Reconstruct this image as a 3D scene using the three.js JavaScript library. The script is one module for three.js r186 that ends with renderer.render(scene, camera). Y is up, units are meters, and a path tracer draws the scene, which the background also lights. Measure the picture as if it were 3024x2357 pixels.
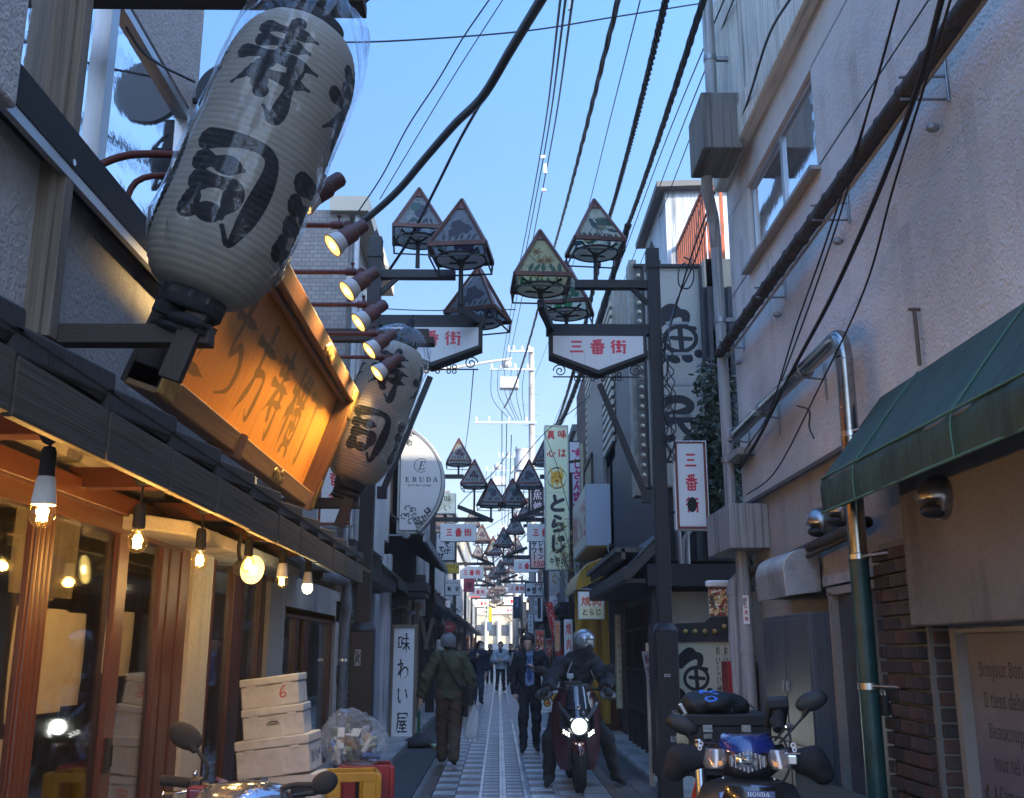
import * as THREE from 'three';
import { mergeGeometries } from 'three/addons/utils/BufferGeometryUtils.js';
import { RoundedBoxGeometry } from 'three/addons/geometries/RoundedBoxGeometry.js';

// ---------------------------------------------------------------- camera, sky, sun, exposure
const scene = new THREE.Scene();
const camera = new THREE.PerspectiveCamera(42.5, 1024 / 798, 0.05, 600);
camera.position.set(0, 1.5, 0);
camera.rotation.order = 'YXZ';
camera.rotation.set(0.2394, -0.01243, 0);
const renderer = new THREE.WebGLRenderer({ antialias: true });
renderer.setSize(1024, 798);
renderer.toneMapping = THREE.LinearToneMapping;
renderer.toneMappingExposure = 1.95;
renderer.shadowMap.enabled = true;
scene.fog = new THREE.FogExp2(new THREE.Color(0.82, 0.9, 1.0), 0.0016); // the far end pales a little

const SUN = new THREE.Vector3(0.66, 0.42, 0.62).normalize();
{ // clear winter sky: pale near the horizon, deeper blue overhead, whiter towards the sun behind the camera
  const W = 512, H = 256, d = new Float32Array(W * H * 4);
  for (let j = 0; j < H; j++) for (let i = 0; i < W; i++) {
    const up = ((j + 0.5) / H - 0.5) * Math.PI, az = ((i + 0.5) / W - 0.5) * 2 * Math.PI;
    const v = [Math.cos(az) * Math.cos(up), Math.sin(up), Math.sin(az) * Math.cos(up)];
    const cs = v[0] * SUN.x + v[1] * SUN.y + v[2] * SUN.z, e = Math.max(0, v[1]);
    const t = Math.pow(1 - e, 2.6), glow = Math.pow(Math.max(0, cs * 0.5 + 0.5), 6), core = Math.pow(Math.max(0, cs), 24);
    const z = [0.088, 0.245, 0.62], h = [0.38, 0.57, 0.74], side = 0.8 + 2.3 * Math.pow(cs * 0.5 + 0.5, 2), o = (j * W + i) * 4;
    for (let c = 0; c < 3; c++) {
      let s = (z[c] + (h[c] - z[c]) * t) * side;
      const hz = Math.pow(1 - Math.min(1, e / 0.42), 2.2); s += ([0.80, 0.86, 0.88][c] - s) * hz * 0.6;
      s += glow * [1.0, 1.06, 1.12][c] + core * [3.2, 3.0, 2.6][c];
      if (v[1] < 0) s = [0.16, 0.15, 0.14][c];
      d[o + c] = s;
    }
    d[o + 3] = 1;
  }
  const sky = new THREE.DataTexture(d, W, H, THREE.RGBAFormat, THREE.FloatType);
  sky.mapping = THREE.EquirectangularReflectionMapping; sky.magFilter = sky.minFilter = THREE.LinearFilter; sky.wrapS = THREE.RepeatWrapping; sky.needsUpdate = true;
  scene.background = sky; scene.environment = sky;
}
const sun = new THREE.DirectionalLight(new THREE.Color(1.0, 0.86, 0.66), 4.6);
sun.position.copy(SUN).multiplyScalar(120).add(new THREE.Vector3(0, 0, -40)); sun.target.position.set(0, 0, -40);
sun.castShadow = true; Object.assign(sun.shadow.camera, { left: -80, right: 80, top: 80, bottom: -80, near: 1, far: 400 }); sun.shadow.mapSize.set(4096, 4096);
scene.add(sun, sun.target);

// ---------------------------------------------------------------- small tools
let seed = 7;
const rnd = () => { seed = (seed + 0x6d2b79f5) | 0; let t = Math.imul(seed ^ (seed >>> 15), 1 | seed); t = (t + Math.imul(t ^ (t >>> 7), 61 | t)) ^ t; return ((t ^ (t >>> 14)) >>> 0) / 4294967296; };
const rr = (a, b) => a + (b - a) * rnd();
const V = (a, b, c) => (Array.isArray(a) ? new THREE.Vector3(...a) : new THREE.Vector3(a, b, c));
const R = (d) => d * Math.PI / 180;
const used = new Map();
const numbered = (n) => { const k = used.get(n) ?? 0; used.set(n, k + 1); return k ? n + '_' + String(k).padStart(3, '0') : n; };
function put(g, x = 0, y = 0, z = 0, rx = 0, ry = 0, rz = 0) {
  if (rx || ry || rz) g.applyMatrix4(new THREE.Matrix4().makeRotationFromEuler(new THREE.Euler(rx, ry, rz, 'YXZ')));
  g.translate(x, y, z); return g;
}
const BX = (w, h, d, ...p) => put(new THREE.BoxGeometry(w, h, d), ...p);
const RB = (w, h, d, r, ...p) => put(new RoundedBoxGeometry(w, h, d, 2, Math.min(r, w / 2.1, h / 2.1, d / 2.1)), ...p);
const CY = (r1, r2, h, n, ...p) => put(new THREE.CylinderGeometry(r1, r2, h, n), ...p);          // r1 top
const SP = (r, sx, sy, sz, ...p) => put(new THREE.SphereGeometry(r, 20, 14).scale(sx, sy, sz), ...p);
const TO = (r, t, ...p) => put(new THREE.TorusGeometry(r, t, 8, 28), ...p);
const LT = (pts, n, ...p) => put(new THREE.LatheGeometry(pts.map((q) => new THREE.Vector2(q[0], q[1])), n), ...p);
const PL = (w, h, ...p) => put(new THREE.PlaneGeometry(w, h), ...p);
const EX = (pts, depth, bevel, ...p) => {
  const s = pts instanceof THREE.Shape ? pts : new THREE.Shape(pts.map((q) => new THREE.Vector2(q[0], q[1])));
  return put(new THREE.ExtrudeGeometry(s, { depth, bevelEnabled: bevel > 0, bevelSize: bevel, bevelThickness: bevel, bevelSegments: 2, curveSegments: 14 }), ...p);
};
function TB(pts, r, seg = 0, n = 7, straight = false) {
  const v = pts.map((p) => V(p));
  if (straight || v.length === 2) { const c = new THREE.CurvePath(); for (let i = 1; i < v.length; i++) c.add(new THREE.LineCurve3(v[i - 1], v[i])); return new THREE.TubeGeometry(c, seg || (v.length - 1) * 2, r, n); }
  return new THREE.TubeGeometry(new THREE.CatmullRomCurve3(v), seg || v.length * 5, r, n);
}
function RODs(a, b, r, n = 8, r2 = r) { // closed cylinder between two points
  const A = V(a), B = V(b), d = B.clone().sub(A), g = new THREE.CylinderGeometry(r2, r, d.length(), n);
  g.applyQuaternion(new THREE.Quaternion().setFromUnitVectors(V(0, 1, 0), d.clone().normalize()));
  return g.translate((A.x + B.x) / 2, (A.y + B.y) / 2, (A.z + B.z) / 2);
}
function BAR(a, b, w, h, up = [0, 1, 0]) { // rectangular beam between two points
  const A = V(a), B = V(b), z = B.clone().sub(A), L = z.length(); z.normalize();
  const x = V(up).cross(z); if (x.lengthSq() < 1e-6) x.set(1, 0, 0); x.normalize();
  const y = z.clone().cross(x), g = new THREE.BoxGeometry(w, h, L);
  g.applyMatrix4(new THREE.Matrix4().makeBasis(x, y, z));
  return g.translate((A.x + B.x) / 2, (A.y + B.y) / 2, (A.z + B.z) / 2);
}
function QD(a, b, c, d) { // quad a b c d anticlockwise seen from its front, uv 0..1
  const g = new THREE.BufferGeometry(), p = [a, b, c, a, c, d].flat();
  g.setAttribute('position', new THREE.Float32BufferAttribute(p, 3));
  g.setAttribute('uv', new THREE.Float32BufferAttribute([0, 0, 1, 0, 1, 1, 0, 0, 1, 1, 0, 1], 2));
  g.computeVertexNormals(); return g;
}
function metric(g) { // uv in metres from the dominant axis of each face
  const p = g.attributes.position, n = g.attributes.normal, uv = new Float32Array(p.count * 2), a = V(0, 0, 0), b = V(0, 0, 0), c = V(0, 0, 0);
  for (let i = 0; i < p.count; i += 3) {
    a.fromBufferAttribute(p, i); b.fromBufferAttribute(p, i + 1).sub(a); c.fromBufferAttribute(p, i + 2).sub(a); b.cross(c);
    const ax = Math.abs(b.x), ay = Math.abs(b.y), az = Math.abs(b.z);
    for (let k = i; k < i + 3; k++) {
      const x = p.getX(k), y = p.getY(k), z = p.getZ(k);
      if (ax >= ay && ax >= az) { uv[k * 2] = z; uv[k * 2 + 1] = y; } else if (ay >= az) { uv[k * 2] = x; uv[k * 2 + 1] = z; } else { uv[k * 2] = x; uv[k * 2 + 1] = y; }
    }
  }
  g.setAttribute('uv', new THREE.BufferAttribute(uv, 2)); return g;
}
function join(gs, keepUV) {
  gs = [].concat(gs).map((g) => { const o = g.index ? g.toNonIndexed() : g; for (const k of Object.keys(o.attributes)) if (!['position', 'normal', 'uv'].includes(k)) o.deleteAttribute(k); return o; });
  const g = gs.length > 1 ? mergeGeometries(gs) : gs[0];
  return keepUV ? g : metric(g);
}
function M(name, gs, m, parent = scene, keepUV = false) {
  const o = new THREE.Mesh(join(gs, keepUV), m); o.castShadow = o.receiveShadow = true;
  o.name = parent === scene ? numbered(name) : name; parent.add(o); return o;
}
const ME = (name, gs, m, parent) => gs.map((g) => M(name, g, m, parent)); // alike parts, one mesh each
function tag(o, label, category, group) { o.userData.label = label; if (category) o.userData.category = category; if (group) o.userData.group = group; return o; }
function T(name, label, category, p = [0, 0, 0], turn = 0, group) {
  const o = new THREE.Group(); o.name = numbered(name); o.position.set(...p); o.rotation.y = turn; scene.add(o); return tag(o, label, category, group);
}
const ONE = (name, label, category, gs, m, group) => tag(M(name, gs, m), label, category, group);
const ST = (name, gs, m) => { const o = M(name, gs, m); o.userData.kind = 'structure'; return o; };
function dup(src, p, label, turn, scale) {
  const o = src.clone(); o.name = numbered(src.name.replace(/_\d{3}$/, '')); o.userData = { ...src.userData }; if (label) o.userData.label = label;
  if (p) o.position.set(...p); if (turn !== undefined) o.rotation.y = turn; if (scale) o.scale.setScalar(scale); scene.add(o); return o;
}

// ---------------------------------------------------------------- textures
const hash = (x, y, s) => { let h = Math.imul(x, 374761393) + Math.imul(y, 668265263) + Math.imul(s, 974634777); h = Math.imul(h ^ (h >>> 13), 1274126177); return ((h ^ (h >>> 16)) >>> 0) / 4294967296; };
function vn(x, y, px, py, s) { // periodic value noise
  const X = Math.floor(x), Y = Math.floor(y), fx = x - X, fy = y - Y, u = fx * fx * (3 - 2 * fx), v = fy * fy * (3 - 2 * fy), m = (a, n) => ((a % n) + n) % n;
  const a = hash(m(X, px), m(Y, py), s), b = hash(m(X + 1, px), m(Y, py), s), c = hash(m(X, px), m(Y + 1, py), s), e = hash(m(X + 1, px), m(Y + 1, py), s);
  return a + (b - a) * u + (c - a) * v + (a - b - c + e) * u * v;
}
const fbm = (u, v, fx, fy, s, n = 4) => { let r = 0, a = 0.5, t = 0; for (let i = 0; i < n; i++) { r += a * vn(u * fx, v * fy, fx, fy, s + i * 17); t += a; a *= 0.55; fx *= 2; fy *= 2; } return r / t; };
function tex(n, size, fn, srgb) { // fn(u, v) -> value or [r, g, b]; size in metres of one repeat
  const d = new Uint8Array(n * n * 4);
  for (let j = 0; j < n; j++) for (let i = 0; i < n; i++) { const q = fn((i + 0.5) / n, (j + 0.5) / n), o = (j * n + i) * 4; for (let c = 0; c < 3; c++) d[o + c] = Math.max(0, Math.min(255, 255 * (Array.isArray(q) ? q[c] : q))); d[o + 3] = 255; }
  const t = new THREE.DataTexture(d, n, n); t.wrapS = t.wrapT = THREE.RepeatWrapping; t.magFilter = THREE.LinearFilter; t.minFilter = THREE.LinearMipmapLinearFilter; t.generateMipmaps = true;
  const s = Array.isArray(size) ? size : [size, size]; t.repeat.set(1 / s[0], 1 / s[1]); if (srgb) t.colorSpace = THREE.SRGBColorSpace; t.needsUpdate = true; return t;
}
const cl = (x, a = 0, b = 1) => Math.max(a, Math.min(b, x)), ss = (a, b, x) => { x = cl((x - a) / (b - a)); return x * x * (3 - 2 * x); };
const tStucco = tex(512, 0.9, (u, v) => fbm(u, v, 60, 60, 3, 3) * 0.7 + fbm(u, v, 14, 14, 9, 2) * 0.3);
const tStuccoC = tex(1024, 5.2, (u, v) => { const g = fbm(u, v, 330, 330, 5, 2), st = fbm(u, v, 26, 5, 31, 4), b = fbm(u, v, 5, 5, 44, 5); const k = 0.86 + 0.2 * (g - 0.5) - 0.16 * ss(0.55, 0.85, st) - 0.26 * ss(0.5, 0.78, b); return [k, k * 0.99, k * 0.97]; });
const tGrain = tex(512, [0.5, 1.6], (u, v) => { const g = fbm(u, v, 90, 5, 21, 4), r = fbm(u, v, 9, 2, 28, 3); return 0.5 + 0.42 * g * 1.1 - 0.2 * ss(0.5, 0.75, r) + 0.1 * (r - 0.5); });
const tGrainH = tex(512, [1.6, 0.5], (u, v) => { const g = fbm(v, u, 90, 5, 21, 4), r = fbm(v, u, 9, 2, 28, 3); return 0.5 + 0.42 * g * 1.1 - 0.2 * ss(0.5, 0.75, r) + 0.1 * (r - 0.5); });
const tRough = tex(512, 1.3, (u, v) => 0.62 + 0.38 * fbm(u, v, 22, 22, 61, 5));
const tWear = tex(512, 1.7, (u, v) => { const b = fbm(u, v, 7, 7, 71, 5), f = fbm(u, v, 120, 120, 77, 2); return 0.74 + 0.22 * f - 0.3 * ss(0.5, 0.72, b); });
const tFine = tex(256, 0.12, (u, v) => 0.55 + 0.45 * fbm(u, v, 50, 50, 81, 2));
const tCloth = tex(256, 0.5, (u, v) => 0.72 + 0.2 * fbm(u, v, 5, 5, 91, 4) + 0.1 * (hash(Math.floor(u * 256), Math.floor(v * 256), 4) - 0.5));
const tBumps = tex(256, 0.35, (u, v) => fbm(u, v, 5, 5, 95, 5));
const tStreak = tex(512, [1.1, 2.2], (u, v) => { const a = fbm(u, v, 70, 3, 51, 4), b = fbm(u, v, 5, 3, 55, 4); return 0.92 - 0.45 * ss(0.45, 0.8, a) - 0.2 * ss(0.45, 0.8, b); });

const col = (c) => (Array.isArray(c) ? new THREE.Color().setRGB(...c) : new THREE.Color(c));
const S = (c, rough = 0.8, o = {}) => new THREE.MeshStandardMaterial({ color: col(c), roughness: rough, ...o });
const P = (c, rough = 0.5, o = {}) => new THREE.MeshPhysicalMaterial({ color: col(c), roughness: rough, ...o });
const glass = P([0.96, 0.97, 0.97], 0.03, { transmission: 1, thickness: 0, side: THREE.DoubleSide });
const film = P([0.97, 0.98, 1], 0.09, { transmission: 1, thickness: 0, ior: 1.4, side: THREE.DoubleSide, bumpMap: tBumps, bumpScale: 0.012 });
const mirrorPane = P([0.86, 0.9, 0.95], 0.05, { metalness: 0.95, bumpMap: tBumps, bumpScale: 0.0006 });
const glow = (c, k, base = [0.9, 0.85, 0.7]) => new THREE.MeshStandardMaterial({ color: col(base), roughness: 0.4, emissive: col(c), emissiveIntensity: k });
const steel = S([0.56, 0.56, 0.56], 0.28, { metalness: 1 });
const chrome = S([0.7, 0.7, 0.72], 0.12, { metalness: 1 });
const dull = S([0.34, 0.35, 0.36], 0.45, { metalness: 0.8, map: tWear });
const black = S([0.012, 0.012, 0.014], 0.5);
const blackMatte = S([0.016, 0.016, 0.018], 0.85);
const rubber = S([0.018, 0.018, 0.018], 0.75);
const brownMetal = S([0.045, 0.026, 0.02], 0.5, { map: tWear, bumpMap: tFine, bumpScale: 0.0008 });
const darkWood = S([0.062, 0.04, 0.028], 0.7, { map: tGrain, bumpMap: tGrain, bumpScale: 0.002 });
const darkWoodH = S([0.062, 0.04, 0.028], 0.7, { map: tGrainH, bumpMap: tGrainH, bumpScale: 0.002 });
const greyWood = S([0.26, 0.2, 0.145], 0.75, { map: tGrain, bumpMap: tGrain, bumpScale: 0.002 });
const redWood = S([0.115, 0.032, 0.014], 0.38, { map: tGrain, bumpMap: tGrain, bumpScale: 0.0012 });
const redWoodH = S([0.115, 0.032, 0.014], 0.38, { map: tGrainH, bumpMap: tGrainH, bumpScale: 0.0012 });
const paleWood = S([0.36, 0.19, 0.07], 0.42, { map: tGrain, bumpMap: tGrain, bumpScale: 0.0005 });
const paleWoodH = S([0.38, 0.2, 0.085], 0.5, { map: tGrainH });
const concrete = S([0.38, 0.37, 0.35], 0.9, { map: tWear, bumpMap: tRough, bumpScale: 0.003 });
const white = S([0.74, 0.74, 0.72], 0.6, { map: tRough });
const whiteP = S([0.78, 0.78, 0.77], 0.45);
const asphalt = S([0.055, 0.056, 0.058], 0.82, { map: tWear, bumpMap: tFine, bumpScale: 0.003 });

// ---------------------------------------------------------------- lettering: strokes on a 100 x 100 square
const G = {};
const glyph = (s) => { for (const l of s.trim().split('\n')) { const q = l.trim(); G[q[0]] = q.slice(2).split('/').map((k) => { const n = k.trim().split(/\s+/).map(Number), o = []; for (let i = 0; i < n.length; i += 2) o.push([n[i], n[i + 1]]); return o; }); } };
glyph(`三 18 18 82 18/23 50 77 50/9 83 91 83
番 76 6 22 13/30 17 40 29/70 16 61 28/8 34 92 34/50 10 50 56/46 36 9 57/54 36 93 57/24 60 24 97/24 60 76 60 76 97/24 95 76 95/24 77 76 77/50 60 50 95
街 28 7 7 30/30 30 5 54/20 46 20 97/38 19 66 19/34 38 70 38/52 6 52 38/38 56 66 56/34 84 70 80/52 44 52 82/74 16 95 16/71 40 97 40/86 40 86 92 77 88
寿 20 14 80 12/24 28 76 26/8 42 92 40/52 2 46 40 10 74/30 60 90 57/70 46 70 94 54 88/40 68 48 80
司 12 14 84 14 80 92 64 84/16 34 62 33/22 52 22 82/22 52 60 51 60 78/22 77 60 77
魚 38 3 12 32/36 14 66 14 54 28/20 30 20 66/20 30 80 30 80 66/50 30 50 66/20 48 80 48/20 66 80 66/14 80 5 97/38 78 42 94/60 78 66 94/82 76 95 95
民 16 10 78 10 78 36/16 10 16 92 42 80/16 36 78 36/14 58 88 56/50 36 60 70 84 92 93 74
と 35 6 42 48/84 28 36 50 20 70 34 90 84 90
ら 38 6 68 18/33 32 26 66 56 52 80 62 76 84 34 95
じ 28 6 26 72 42 92 66 88 86 62/60 12 66 27/77 8 83 23
中 14 26 14 64/14 26 86 26 86 64/14 64 86 64/50 3 50 98
野 10 8 10 44/10 8 46 8 46 44/10 26 46 26/10 44 46 44/28 8 28 86/12 64 46 64/5 89 50 82/56 12 90 12 74 27/62 25 80 37/52 44 95 44 86 57/74 44 74 94 62 88
店 50 2 50 14/14 16 93 16/18 16 16 60 5 95/56 24 56 58/56 40 86 40/32 60 32 95/32 60 84 60 84 95/32 92 84 92
焼 24 5 24 46 5 94/9 26 14 45/42 22 34 40/26 54 40 78/44 18 96 18/70 4 70 42/56 18 52 42/86 18 88 42/40 46 99 46/60 50 56 74 40 95/78 50 78 88 97 88 97 76/48 64 92 64
肉 15 24 15 97/15 24 87 24 87 95 74 91/50 3 48 34 27 56/50 36 72 54/48 54 25 86/50 58 76 84
真 14 14 86 14/50 2 50 27/24 28 24 74/24 28 76 28 76 74/24 43 76 43/24 58 76 58/7 74 95 74/36 80 16 97/64 80 86 97
味 8 22 8 70/8 22 32 22 32 70/8 68 32 68/46 26 91 26/40 50 99 50/68 3 68 98/66 52 40 84/70 52 99 82
心 14 50 7 79/34 26 36 80 52 90 72 86 75 65/50 16 60 36/82 40 95 67
は 18 9 14 50 20 93/40 32 93 28/68 7 70 78 52 92 42 80 58 68 93 89
す 7 26 93 22/56 3 58 52 44 64 38 50 54 42 60 64 34 98
し 32 5 30 72 46 92 70 84 85 60
さ 14 32 88 26/40 5 72 60/74 62 40 60 24 76 42 92 73 90
ん 52 5 13 93 40 54 54 60 56 84 70 90 91 60
い 15 20 18 66 30 84 40 68/72 24 87 66
わ 28 5 28 95/8 28 44 24 10 76 60 40 86 56 78 82 56 93
屋 18 10 86 10 86 30/18 30 86 30/18 10 16 60 5 95/28 46 91 46/52 46 34 64 80 60/66 54 85 69/34 78 85 78/56 62 56 94/22 95 97 95
て 9 18 91 14 50 36 44 66 82 93
け 18 7 12 50 20 91/42 32 95 30/72 5 74 60 56 97
大 9 34 93 34/50 3 48 44 8 96/52 40 92 96
雅 8 14 46 14/20 14 16 46/8 46 50 46/34 14 34 92 22 85/32 48 7 82/64 4 50 36/58 26 58 97/78 4 80 20/58 24 95 24/76 24 76 92/58 46 93 46/58 68 93 68/56 92 99 92
サ 7 34 93 34/30 7 30 60/70 7 70 50 38 96
ワ 16 38 16 16 84 16 76 60 38 96
ー 50 9 50 91
レ 26 7 26 90 88 48
モ 18 16 82 16/7 46 93 46/46 16 46 88 89 86
ン 14 16 40 33/16 89 60 76 91 29
マ 9 18 91 18 50 63/34 48 63 79
ナ 7 34 93 34/54 5 52 56 22 96
生 26 7 11 41/22 30 86 30/16 58 86 58/50 3 50 92/5 94 95 94
搾 9 28 36 28/24 5 24 93 13 87/7 65 36 54/44 20 97 20/70 5 70 20/56 28 46 45/82 28 95 45/56 50 44 75/54 58 97 58/70 58 70 97/70 77 93 77
忘 50 2 50 14/9 18 93 18/26 18 26 46 85 46/14 64 9 87/32 58 34 91 66 91 69 75/48 56 56 71/80 60 93 81
年 28 3 9 33/24 20 87 20/26 44 81 44/26 44 26 66/5 68 97 68/54 20 54 99
会 50 3 5 43/50 3 95 43/30 40 70 40/13 58 87 58/46 60 28 90 79 86/64 72 85 95
新 28 3 28 16/8 18 48 18/18 24 22 34/40 24 34 36/4 40 52 40/8 56 48 56/28 40 28 97/28 60 7 85/30 62 46 77/86 8 60 18 58 60 49 93/60 42 99 42/80 42 80 99
高 50 2 50 12/7 14 95 14/32 24 68 24 68 40 32 40 32 24/13 50 87 50 87 95/13 50 13 97/34 62 66 62 66 84 34 84 34 62
圧 16 10 93 10/18 10 16 60 5 95/54 24 54 88/54 54 85 54/24 90 97 90
危 40 3 9 35/36 14 68 14 52 32/14 34 95 34/22 34 18 66 5 95/42 48 79 48 77 66/42 48 42 88 89 88 91 73
険 12 8 12 97/12 10 36 10 22 36 36 54 14 62/66 3 40 35/66 3 99 33/54 36 80 36/48 46 87 46 87 64 48 64 48 46/66 34 66 66 42 97/68 66 97 97
お 11 28 66 26/36 5 36 84 16 74 54 50 86 66 80 86 60 93/74 14 91 29
料 24 5 24 95/5 44 46 44/9 14 16 32/42 12 34 32/22 46 5 77/26 48 44 69/60 16 70 27/56 38 68 49/50 70 99 60/82 3 82 99
理 5 14 40 14/7 46 38 46/23 14 23 78/4 85 42 74/50 10 94 10 94 50 50 50 50 10/50 30 94 30/72 10 72 92/50 70 94 70/44 94 99 94
地 4 36 38 36/22 7 22 78/4 85 40 74/44 44 95 28 92 62/68 3 68 71/54 20 54 88 95 88 97 71
酒 14 8 25 19/5 36 18 47/20 62 5 93/32 14 99 14/54 14 54 30/76 14 76 30/38 30 93 30 93 95 38 95 38 30/40 66 92 66
横 26 3 26 99/5 28 44 28/24 32 5 65/30 40 42 53/50 16 97 16/48 34 99 34/62 5 62 34/84 5 84 34/56 46 90 46 90 78 56 78 56 46/56 62 90 62/72 34 72 78/62 82 47 97/82 82 97 97
丁 5 14 95 14/52 14 52 91 33 80
立 50 3 50 21/13 26 88 26/30 40 40 79/72 36 60 81/5 92 97 92
ち 11 24 91 20/48 3 34 56 62 46 84 62 76 84 38 95
方 50 3 50 18/5 24 95 24/42 24 38 60 9 96/40 50 79 50 72 93 52 87
う 36 5 65 14/22 40 60 28 78 48 68 76 38 97
承 26 10 74 10 50 26/50 26 50 94 40 88/34 40 66 40/32 56 68 56/28 72 72 72/10 40 28 40 8 80/88 32 70 46/64 38 74 62 96 84
り 24 8 22 54 32 44/72 6 74 54 46 97
ま 14 20 86 20/18 42 82 42/50 3 50 78 30 92 18 80 34 70 86 92
火 18 30 28 52/82 26 70 48/50 5 48 50 7 97/52 48 95 97
消 14 10 24 20/6 36 18 46/22 60 6 94/66 3 66 28/44 10 52 24/90 8 80 24/44 34 44 97/44 34 90 34 90 92 80 88/44 54 90 54/44 72 90 72
悪 8 10 92 10/36 10 36 44/64 10 64 44/18 22 82 22 82 34 18 34 18 22/6 48 94 48/14 64 9 87/32 58 34 91 66 91 69 75/48 56 56 71/80 60 93 81
香 74 4 30 12/8 26 92 26/50 10 50 50/46 28 10 50/54 28 90 50/26 58 26 97/26 58 74 58 74 97/26 76 74 76/26 95 74 95
や 8 46 60 24 90 40 74 58/50 6 60 20/28 18 58 97
`);
function stroke(c, pts, x, y, w, h, lw, brush) {
  let q = pts.map((p) => new THREE.Vector2(x + p[0] / 100 * w, y + p[1] / 100 * h));
  if (!brush) {
    c.lineWidth = lw; c.lineCap = 'butt'; c.lineJoin = 'round'; c.beginPath(); q.forEach((p, i) => (i ? c.lineTo(p.x, p.y) : c.moveTo(p.x, p.y))); c.stroke(); return;
  }
  const s = new THREE.SplineCurve(q), n = Math.max(8, Math.ceil(s.getLength() / (lw * 0.12)));
  for (let i = 0; i <= n; i++) {
    const t = i / n, p = s.getPointAt(t), k = brush === 2 ? 1 : 0.62 + 0.38 * Math.cos(t * Math.PI * 1.6) ** 2 - 0.42 * ss(0.72, 1, t) + 0.14 * (1 - ss(0, 0.12, t));
    c.beginPath(); c.arc(p.x, p.y, lw / 2 * k, 0, 7); c.fill();
  }
}
let SX = 1, SY = 1; // sign faces are drawn on a 100 x 100 grid of their own
function word(c, text, x, y, w, h, lw, o = {}) { // vertical (default) or horizontal run; x, y the first cell's corner, w x h a cell
  c.save(); if (SX !== 1) c.setTransform(1, 0, 0, 1, 0, 0);
  c.fillStyle = c.strokeStyle = o.color ?? '#111';
  let i = 0;
  for (const ch of text) { if (G[ch]) for (const s of G[ch]) stroke(c, s, (x + (o.row ? i * (w + (o.gap ?? 0)) : 0)) * SX, (y + (o.row ? 0 : i * (h + (o.gap ?? 0)))) * SY, w * SX, h * SY, lw * SX, o.brush); i++; }
  c.restore();
}
function canvasTex(w, h, draw, srgb = true) {
  const cv = document.createElement('canvas'); cv.width = w; cv.height = h; const c = cv.getContext('2d'); draw(c, w, h);
  const t = new THREE.CanvasTexture(cv); if (srgb) t.colorSpace = THREE.SRGBColorSpace; t.magFilter = THREE.LinearFilter; t.anisotropy = 8; return t;
}
function grime(c, w, h, k = 0.12, n = 60) { // dirt specks and runs with a shape of their own
  for (let i = 0; i < n; i++) { c.fillStyle = `rgba(60,52,40,${k * rnd()})`; const x = rnd() * w, y = rnd() * h, r = 1 + rnd() * w * 0.02; c.fillRect(x, y, r * 0.5, r * (1 + rnd() * 12)); }
}
const sheet = (w, h, draw, rough = 0.5, o = {}) => S([1, 1, 1], rough, { map: canvasTex(w, h, draw), ...o });
// ---------------------------------------------------------------- ground, pavement, kerbs
ST('ground', BX(400, 0.4, 400, 0, -0.26, -60), asphalt);
ST('road', BX(2.6, 0.04, 150, 0, -0.052, -60), S([0.2, 0.195, 0.19], 0.9, { map: tWear }));
{ // left gutter strip of patched asphalt and the raised slabs along the left fronts
  ST('gutter', BX(0.5, 0.05, 150, -1.17, -0.036, -60), asphalt);
  const k = new THREE.Group(); k.name = 'pavement'; k.userData.kind = 'structure'; scene.add(k);
  for (let z = -2; z > -60; z -= 1.2) M('kerb_slab', RB(0.62, 0.16, 1.185, 0.012, -1.74, 0.01 + rr(-0.004, 0.004), z - 0.6), concrete, k);
  const g = new THREE.Group(); g.name = 'kerb'; g.userData.kind = 'structure'; scene.add(g);
  for (let z = -2; z > -60; z -= 1) M('kerb_stone', RB(0.5, 0.09, 0.985, 0.012, 2.05, 0.0 + rr(-0.004, 0.004), z - 0.5), concrete, g);
}
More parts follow.
